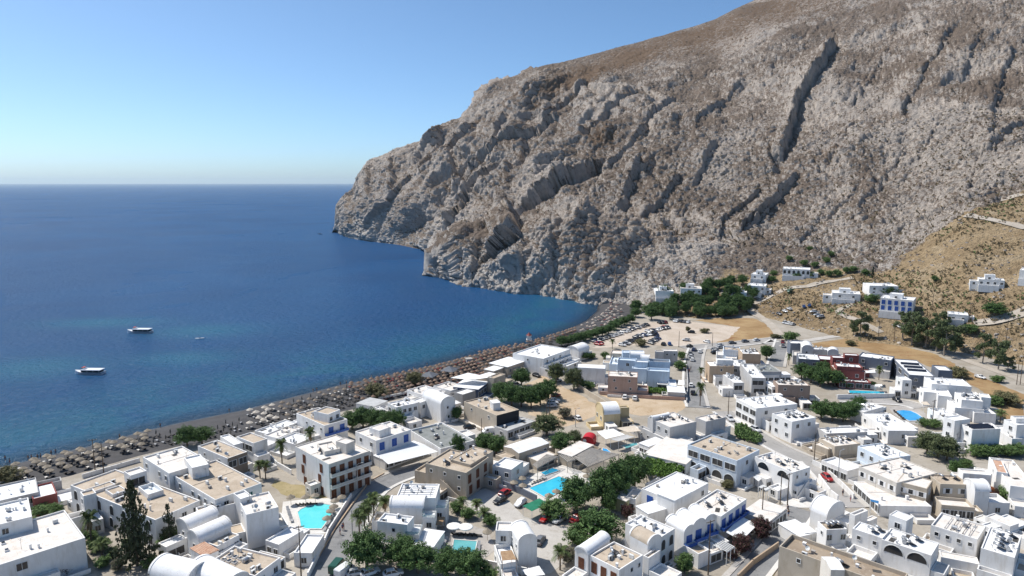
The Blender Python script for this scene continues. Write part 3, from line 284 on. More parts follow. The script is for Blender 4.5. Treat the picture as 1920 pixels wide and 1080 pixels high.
's': 2}]]],['blue_complex','pale blue and white complex of stepped terraces with a small roof pool','building',None,[[53,259,1,4.6,8.2,-1.7,2.5,7,'blue','bl','',{'par': 0.8}],[43.3,271.7,1,3.8,7.1,-1.8,2.5,8,'blue','bl','1:1,1,w',{'par': 0.5}],[49.7,268.4,0.6,3.4,5.3,-0.9,2.5,8,'blue','w','',{'par': 0.4}],[55.4,268.6,0.8,4.3,8.3,-1.6,2.5,8.2,'blue','b','',{'par': 0.9}],[48.1,265.8,0.7,3.1,5.8,-1.3,2.5,6,'blue','bl','',{'par': 0.4}],[49.1,276.6,0.5,3.6,5.5,-0.8,2.5,8.6,'bluewhite','w','',{'vault': 1}],[52.5,271.3,0.9,3.4,3.2,-0.9,2.5,8.6,'bluewhite','w','',{'vault': 1}],[46.9,281.9,0.3,4.2,9.2,-0.5,2.5,8.4,'blue','bl','',{'par': 0.4}],[40.5,276.3,4.2,17.8,3.6,-0.8,2.5,5,'bluewhite','bl','',{'par': 0.8}],[59.9,251.5,1.6,8.5,2.7,-0.5,2.5,3.2,'bluewhite','w','',{}]]],['grey_rear_house','grey-walled flat house behind the pale blue complex','house',None,[[63.1,293.4,0.6,2.4,3.6,-0.9,2.5,6,'grey','p','',{'par': 0.3}],[67.2,294.6,0.3,3.4,6.1,-0.6,2.5,6,'grey','p','1:1,2,s',{'par': 0.2}],[43,290.4,1.6,6.6,5,-1.2,2.5,6,'beige','p','',{'par': 0.4}]]],['market_awning','white flat canopy over a wall beside the central street','canopy',None,[[57.9,244.6,1.4,7.6,6.1,-1.2,2.5,2.8,'grey','w','',{'par': 0.04}]]],['tan_block','tan-walled block with white stepped roof beside the central street','house',None,[[79.2,265.7,0.6,7.8,9.6,-0.7,2.5,7,'tan','w','1:1,1,s',{'par': 0.3}],[82.8,267.6,0.4,3.1,6.1,-0.7,2.5,9,'white','w','',{'par': 0.2}],[89.2,268.1,3,10.7,5.2,-1.5,2.5,6.4,'grey','w','1:1,2,w',{'par': 0.3}]]],['tan_rear_block','tan block with solar heaters and white sides near the road fork','house',None,[[99.4,286.6,1.1,8.8,7.6,-1,2.5,6.8,'tan','w','',{'s': 4,
'par': 0.3}],[94.5,297.1,1.9,7,7,-1.9,2.5,6,'bluewhite','b','',{'par': 0.6}]]],['modern_white_block','white modern block with large dark windows and long flat roof','house',None,[[83.2,247.7,-0.6,11.5,4,0.2,2.5,5.4,'grey','w','1:1,1,g',{'par': 0.15}],[89.4,246.3,2.2,20.3,5.1,-0.5,2.5,7.8,'grey','w','1:2,1,g',{'par': 0.3}],[96.9,259.4,-0.4,11.1,8.9,0.3,2.5,6.4,'grey','d','',{'par': 0.4}],[98.4,259.2,-0.3,4,11.1,0.8,2.5,5,'white','w','1:1,5,g',{'par': 0.1}]]],['glass_corner_house','white house with glazed corner room beside the brown block','house',None,[[95.4,241.8,-0.8,6.1,2.2,0.3,2.5,5.6,'white','w','0:1,2,g;1:1,1,g',{'par': 0.1}],[91.7,229.8,-0.1,2.1,2.8,0.1,2.5,6.2,'white','w','',{'par': 0.1}]]],['brown_block','brown block with two small square windows and roof heaters','house',None,[[96.2,238.5,0.5,5.9,11.2,-1,2.5,7.4,'brownpink','p','1:2,2,s',{'s': 4,
'par': 0.3}]]],['open_garage_house','white two-storey house with big dark windows above a street','house',None,[[79.5,213.6,-3.2,10.3,15.3,4.7,2.5,7,'white','w','0:2,3,g;1:1,2,w',{'s': 2,
'par': 0.25,
'a': 2}]]],['solar_cube_house','white cube house with solar heaters above the grey lane','house',None,[[86.1,201.1,-3.3,7.7,9,3.9,2.5,7,'white','w','0:2,2,w;1:1,2,w',{'s': 4}]]],['grey_flat_house','low house with grey walls and bright white roof behind the solar cube','house',None,[[95.6,198.3,-0.6,5,13.2,1.5,2.5,4.2,'grey','w','',{'par': 0.3}]]],['long_low_house','long low white house running beside the blue oval pool','house',None,[[115.5,200.3,0.1,16,9,-0.1,2.5,4.4,'white','w','0:1,4,w;1:1,1,w',{'par': 0.2,
's': 1}],[117.4,218.7,-3.6,6.2,9.5,5.5,2.5,4,'white','w','',{'par': 0.2}]]],['scrap_yard_house','low beige house with solar panels on its roof above the lane','house',None,[[93.4,188.2,-1.7,6.6,8.5,2.2,2.5,4.2,'beige','p','0:1,2,w',{'s': 4,
'par': 0.3}],[91.9,188.9,-2.6,4.7,3.7,2,2.5,3,'beige','p','',{'par': 0.3}]]],['pale_blue_house','pale blue-white house with two heaters behind the beige terrace','house',None,[[102,177.1,-2.9,9.4,8.1,2.5,2.5,5,'bluewhite','w','0:1,3,w;1:1,2,s',{'s': 3,
'par': 0.3}],[89.8,173,-3.8,7.2,4.9,2.5,2.5,3.4,'white','w','0:1,4,g',{'par': 0.5}]]],['red_hotel','dark red and slate grey hotel with white trim behind palms','building',None,[[121.3,281.3,3.4,9.9,8,-2.7,2.5,6,'slate','w','1:1,2,w',{'par': 0.3}],[129.9,280.5,2.2,6.6,5.1,-1.7,2.5,6,'red','w','1:1,1,w',{'par': 0.3}],[128.7,263.9,2.1,8.7,10.8,-2.7,2.5,5.8,'red','p','1:1,2,w',{'par': 0.25}],[129.5,264.1,1.5,6,9.1,-2.4,2.5,7.4,'red','w','',{'par': 0.5}],[138.1,275.7,0.9,3.3,5.2,-1.4,2.5,9,'red','w','1:1,1,w',{'par': 0.3}],[132.6,274.4,0.5,3.4,4.7,-0.7,2.5,8.2,'red','w','1:1,1,w',{'par': 0.2}],[145.6,279.4,5.1,6.8,9.9,-7.3,2.5,7.6,'slate','w','1:2,3,w',{'par': 0.4}],[128.2,258.8,1.5,5.6,11,-2.9,2.5,3,'red','w','1:1,4,g',{'par': 0.8}]]],['vaulted_grey_house','grey house with two white rounded vaults behind the red hotel','house',None,[[129.4,309.4,1.2,6.6,9.1,-1.6,2.5,6,'slate','w','',{'par': 0.5}],[130,298.4,2.7,7.9,4.4,-1.5,2.5,6.2,'grey','w','1:1,1,s',{'vault': 0}],[134.6,297.8,1,4.4,10.2,-2.3,2.5,6,'grey','w','',{'par': 0.4}],[138.9,292.7,1.8,4.2,4.1,-1.8,2.5,5.8,'grey','w','',{'vault': 0}],[124.6,294.6,3.3,8.7,2.7,-1,2.5,4,'grey','p','',{'par': 0.6}]]],['slate_white_hotel','white and slate hotel with dark roof panels and a corner turret','building',None,[[152,253.1,7.3,24.3,8.4,-2.5,2.5,7,'slate','w','1:2,2,w;0:1,3,g',{'panels': 1,
'par': 0.3}],[165.9,257.5,2,7.7,4.7,-1.2,2.5,7.6,'slate','w','',{}],[145.4,245.9,0.6,5.6,3.3,-0.3,2.5,7,'white','w','1:2,1,w;0:1,1,w',{}]]],['upper_white_villa','bright white villa of cubes and terraces at the dry field edge','house',None,[[152.5,239.8,2.8,9.4,12.1,-3.6,2.5,7.4,'white','w','',{'par': 0.3}],[148,236.7,2.1,6.1,4.4,-1.5,2.5,5.4,'white','w','0:1,1,w',{'par': 0.4}],[150.1,231.8,3.6,8,3.8,-1.7,2.5,5.6,'white','w','',{'par': 0.5}],[152.3,222.7,3.1,8.6,5.8,-2.1,2.5,7,'white','w','0:1,1,w',{'par': 0.2,
's': 2}],[160,224.3,2.2,4.5,2.5,-1.2,2.5,7.4,'white','w','',{'par': 0.3}],[150,222.2,2.9,9.6,8.2,-2.4,2.5,4.4,'white','w','',{'par': 0.3}],[154.7,219.4,1.2,5.2,6.3,-1.5,2.5,3.6,'white','w','',{'par': 0.5}]]],['shaded_white_villa','bright white villa with a large blank shaded wall and dark roof panels','house',None,[[136.6,193.8,-0.3,4.3,8.9,0.7,2.5,7.2,'white','w','0:2,1,w',{'panels': 1,
'par': 0.4}],[134,198,-1.1,3.6,5.8,1.7,2.5,8.4,'white','w','0:2,1,w',{'par': 0.3}],[132.1,194.9,-1.7,8.9,4.9,0.9,2.5,2.4,'white','w','',{'par': 0.6}],[141,213.6,1.1,10.8,4.9,-0.5,2.5,3.6,'white','w','0:1,2,w',{'par': 0.5}]]],['edge_white_villa','bright white villa cut by the right edge above the olive trees','house',None,[[151,195.5,-0.5,4.8,6.3,0.7,2.5,8,'white','w','0:1,1,w',{'par': 0.5}],[152.8,198.4,0,2.4,6.2,-0.1,2.5,9,'white','w','',{}],[149.5,194.8,0.8,11.4,4.4,-0.3,2.5,4,'white','w','',{}]]],['beige_terrace_house','beige house with white shutters above a broad white terrace','house',None,[[95.1,159.5,-4.3,10.1,13.8,5.9,2.5,6.2,'cream','p','0:1,4,n2;1:1,2,w',{'s': 2,
'par': 0.25}],[100.9,156.6,-4.9,4.3,4.4,4.9,2.5,6,'beige','p','0:1,3,n2;1:1,1,n2',{'par': 0.2}],[88.6,154.3,0.4,13.6,12.1,-0.4,2.5,2.8,'white','p','0:1,6,g',{'par': 0.15}]]],['beige_flat_house','beige flat house with doors onto a walled terrace','house',None,[[105.9,159.4,0.4,5.5,6.9,-0.5,2.5,6,'beige','b','1:1,2,n2',{'s': 2,
'par': 0.3}],[102.2,152.7,1,4.7,7,-1.5,2.5,3.8,'beige','p','1:1,4,g',{'par': 0.7}],[116.3,166.6,0.6,3.1,6.4,-1.3,2.5,5.6,'white','p','',{'par': 0.3}]]],['bougainvillea_house','white vaulted house hung with orange and purple bougainvillea','house',None,[[111.6,155.1,0.5,5.2,3.3,-0.3,2.5,6,'white','w','',{'vault': 1}],[124.2,165.7,4.3,8.2,2.1,-1.1,2.5,6.4,'white','t','0:1,1,s',{'par': 0.2}],[122.5,158.4,6.9,17.7,5.1,-2,2.5,6,'white','p','',{'par': 0.4}]]],['ladder_roof_house','white house with long pipes laid over its roof at the lower right','house',None,[[96.6,132.1,-6,6,5.8,5.8,2.5,6.4,'white','p','0:1,4,s',{'pipes': 1,
'par': 0.4}],[88.8,131.2,1.2,2.6,6.1,-2.8,2.5,3,'white','p','',{'par': 0.2}]]],['corner_heater_house','white house with solar heaters at the lower right corner','house',None,[[98.6,124.3,-4.1,3.7,7.9,8.8,2.5,6.8,'white','w','1:1,2,w',{'s': 5,
'par': 0.25}]]],['low_edge_house','low grey-white house at the right edge below the bougainvillea','house',None,[[110.8,142,-2.2,4.8,3,1.4,2.5,4,'white','p','',{'par': 0.2}]]],['arched_white_house','white house with wide arched openings behind the brown roof','house',None,[[76.7,131.8,-4.2,4.1,3,3,2.5,6.8,'white','w','0:1,2,s',{'s': 2,
'par': 0.25}],[83,125.5,-6.5,6.2,4.5,4.8,2.5,6.6,'white','w','0:1,2,Q',{'s': 2,
'par': 0.25}],[83.5,135.3,-2.1,2.9,2.6,1.9,2.5,8.8,'white','w','0:1,1,w',{'par': 0.15}]]],['heater_terrace_house','white house with four tanks on its terrace behind the brown roof','house',None,[[67.3,136.4,-0.3,3.7,4.5,0.4,2.5,6.2,'white','b','0:1,1,s;1:1,3,w',{'s': 4,
'par': 0.4}],[71.5,145.4,-2.2,3.4,6.1,4,2.5,4.4,'white','w','',{'vault': 0}],[64.8,140.8,-0.7,3.9,2.5,0.5,2.5,3,'white','w','',{'par': 0.1}],[63.1,139.6,-2.4,5.9,4.5,1.8,2.5,2.8,'white','w','',{'par': 0.05}],[76.7,143.1,-0.7,1.1,4.2,2.5,2.5,6,'white','p','',{}]]],['brown_roof_house','sand-brown house with broad brown roof at the bottom right','house',None,[[52.8,125.5,4.4,4.8,15.6,-14.3,2.5,8.6,'beige','br','1:2,3,s',{'par': 0.8,
's': 1,
'a': 3}],[58.3,115.5,0.2,4.5,2.5,-0.1,2.5,9.6,'cream','w','',{'par': 0.05,
'gable': 1}]]],['slope_villa','white villa by the trees at the foot of the cliff nearest the beach','house','villas on the dry slope',[[90.4,424.4,1.2,11.9,11.2,-1.2,7.5,5.5,'white','w','',{'par': 0.3}],[93.6,427.7,0.6,5.4,4.5,-0.5,7.5,7.7,'white','w','1:1,1,w',{'par': 0.3}],[90.2,422.1,0.2,2.3,8.9,-0.9,7.5,1.2,'white','p','',{'par': 0.8}]]],['slope_villa','white two-storey villa with blue-grey windows above the dense trees','house','villas on the dry slope',[[106,424.3,2.7,11.7,12.5,-2.9,9.9,6,'white','p','1:2,4,w',{'par': 0.3}],[110,427.1,1.2,5.3,5,-1.1,9.9,8.2,'white','w','1:1,1,w',{'par': 0.3}],[105.5,421.9,0.5,2.2,10,-2.3,9.9,1.2,'white','p','',{'par': 0.8}]]],['slope_villa','white low villa half hidden by dark trees below the arcaded villa','house','villas on the dry slope',[[138.6,426.5,3.4,9.5,8.8,-3.2,10.1,4,'white','w','1:1,2,w',{'par': 0.3}],[141.8,428.5,1.5,4.3,3.5,-1.3,10.1,6.2,'white','w','1:1,1,w',{'par': 0.3}],[136.1,428.4,2.1,5.7,2.8,-1,10.1,2.8,'white','p','1:1,1,w',{'par': 0.5}],[137.8,424.2,0.8,2.2,7,-2.5,10.1,1.2,'white','p','',{'par': 0.8}]]],['slope_villa','white villa with stepped roofs beside a stone wall on the slope','house','villas on the dry slope',[[150.4,431.6,4.9,11,10.1,-4.5,11.1,5,'white','w','1:1,3,w',{'par': 0.3}],[160.8,428.3,2.9,6.6,3.2,-1.4,11.1,2.8,'white','p','1:1,1,w',{'par': 0.5}],[149.5,429.4,0.9,2.1,8.1,-3.6,11.1,1.2,'white','p','',{'par': 0.8}]]],['slope_villa','small white house among dark cypress trees on the slope','house','villas on the dry slope',[[158.3,447.9,5.7,10.7,8.2,-4.4,17.1,4,'white','w','1:1,2,w',{'par': 0.3}],[162.1,450,2.6,4.8,3.3,-1.8,17.1,6.2,'white','w','1:1,1,w',{'par': 0.3}],[157.2,445.8,1.1,2,6.6,-3.5,17.1,1.2,'white','p','',{'par': 0.8}]]],['slope_villa','white arcaded villa highest on the slope under the rock face','house','villas on the dry slope',[[177.7,444.6,4.8,11,15.1,-6.6,19.1,5.5,'white','w','1:1,6,a',{'par': 0.3}],[192.9,439.1,2.9,6.6,4.8,-2.1,19.1,3.3,'white','p','1:1,1,w',{'par': 0.5}],[176.7,442.4,0.9,2.1,12.1,-5.3,19.1,1.2,'white','p','',{'par': 0.8}]]],['slope_villa','white cube villa with a fenced yard beside the curved track','house','villas on the dry slope',[[186.4,392.2,4.8,11,13.5,-5.9,12,4.5,'white','w','1:1,2,w',{'par': 0.3}],[191.2,394,2.2,4.9,5.4,-2.4,12,6.7,'white','w','1:1,1,w',{'par': 0.3}],[182.5,395.1,2.9,6.6,4.3,-1.9,12,2.8,'white','p','1:1,1,w',{'par': 0.5}],[185.4,390,0.9,2.1,10.8,-4.7,12,1.2,'white','p','',{'par': 0.8}]]],['slope_villa','white villa with green creeper behind the curved track','house','villas on the dry slope',[[206.2,389.2,2.1,11.8,15.2,-2.7,15.8,5.5,'white','w','1:2,3,w',{'par': 0.3}],[221.3,387.8,1.2,7.1,4.9,-0.9,15.8,3.3,'white','p','1:1,1,w',{'par': 0.5}],[205.8,386.8,0.4,2.3,12.2,-2.1,15.8,1.2,'white','p','',{'par': 0.8}]]],['slope_villa','white three-storey villa with blue doors above the eucalyptus trees','house','villas on the dry slope',[[198.9,363.4,7,9.7,12.6,-9.1,10.4,8,'white','w','1:2,5,b',{'par': 0.3}],[204.1,364.1,3.2,4.4,5,-3.6,10.4,10.2,'white','w','1:1,1,w',{'par': 0.3}],[197.5,361.5,1.3,1.9,10.1,-7.3,10.4,1.2,'white','p','',{'par': 0.8}]]],['slope_villa','pale pinkish house alone on the dry slope at right','house','villas on the dry slope',[[246.9,357.5,4.7,8,9.7,-5.7,25.8,4,'white','w','1:1,4,w',{'par': 0.3}],[250.7,358.5,2.1,3.6,3.9,-2.3,25.8,6.2,'white','w','1:1,1,w',{'par': 0.3}],[244.2,360.2,2.8,4.8,3.1,-1.8,25.8,2.8,'white','p','1:1,1,w',{'par': 0.5}],[245.6,355.5,1.2,2,7.7,-4.6,25.8,1.2,'white','p','',{'par': 0.8}]]],['slope_villa','white church-like house with terrace wall at the far right slope','house','villas on the dry slope',[[263.3,351.3,7.9,9,4.9,-4.3,29.8,5.5,'white','w','1:1,1,w',{'par': 0.3}],[266.9,352.9,3.6,4.1,2,-1.7,29.8,7.7,'white','w','1:1,1,w',{'par': 0.3}],[261.7,349.5,1.5,1.7,3.9,-3.5,29.8,1.2,'white','p','',{'par': 0.8}]]],['slope_villa','small white shed with blue shade beside the utility poles','house','villas on the dry slope',[[220.5,339,4.4,7.6,7.4,-4.3,11.7,3.5,'white','w','1:1,2,w',{'par': 0.3}],[228.2,335.6,2.6,4.6,2.4,-1.4,11.7,2.8,'white','p','1:1,1,w',{'par': 0.5}],[219.3,336.9,1.1,2,5.9,-3.4,11.7,1.2,'white','p','',{'par': 0.8}]]]],
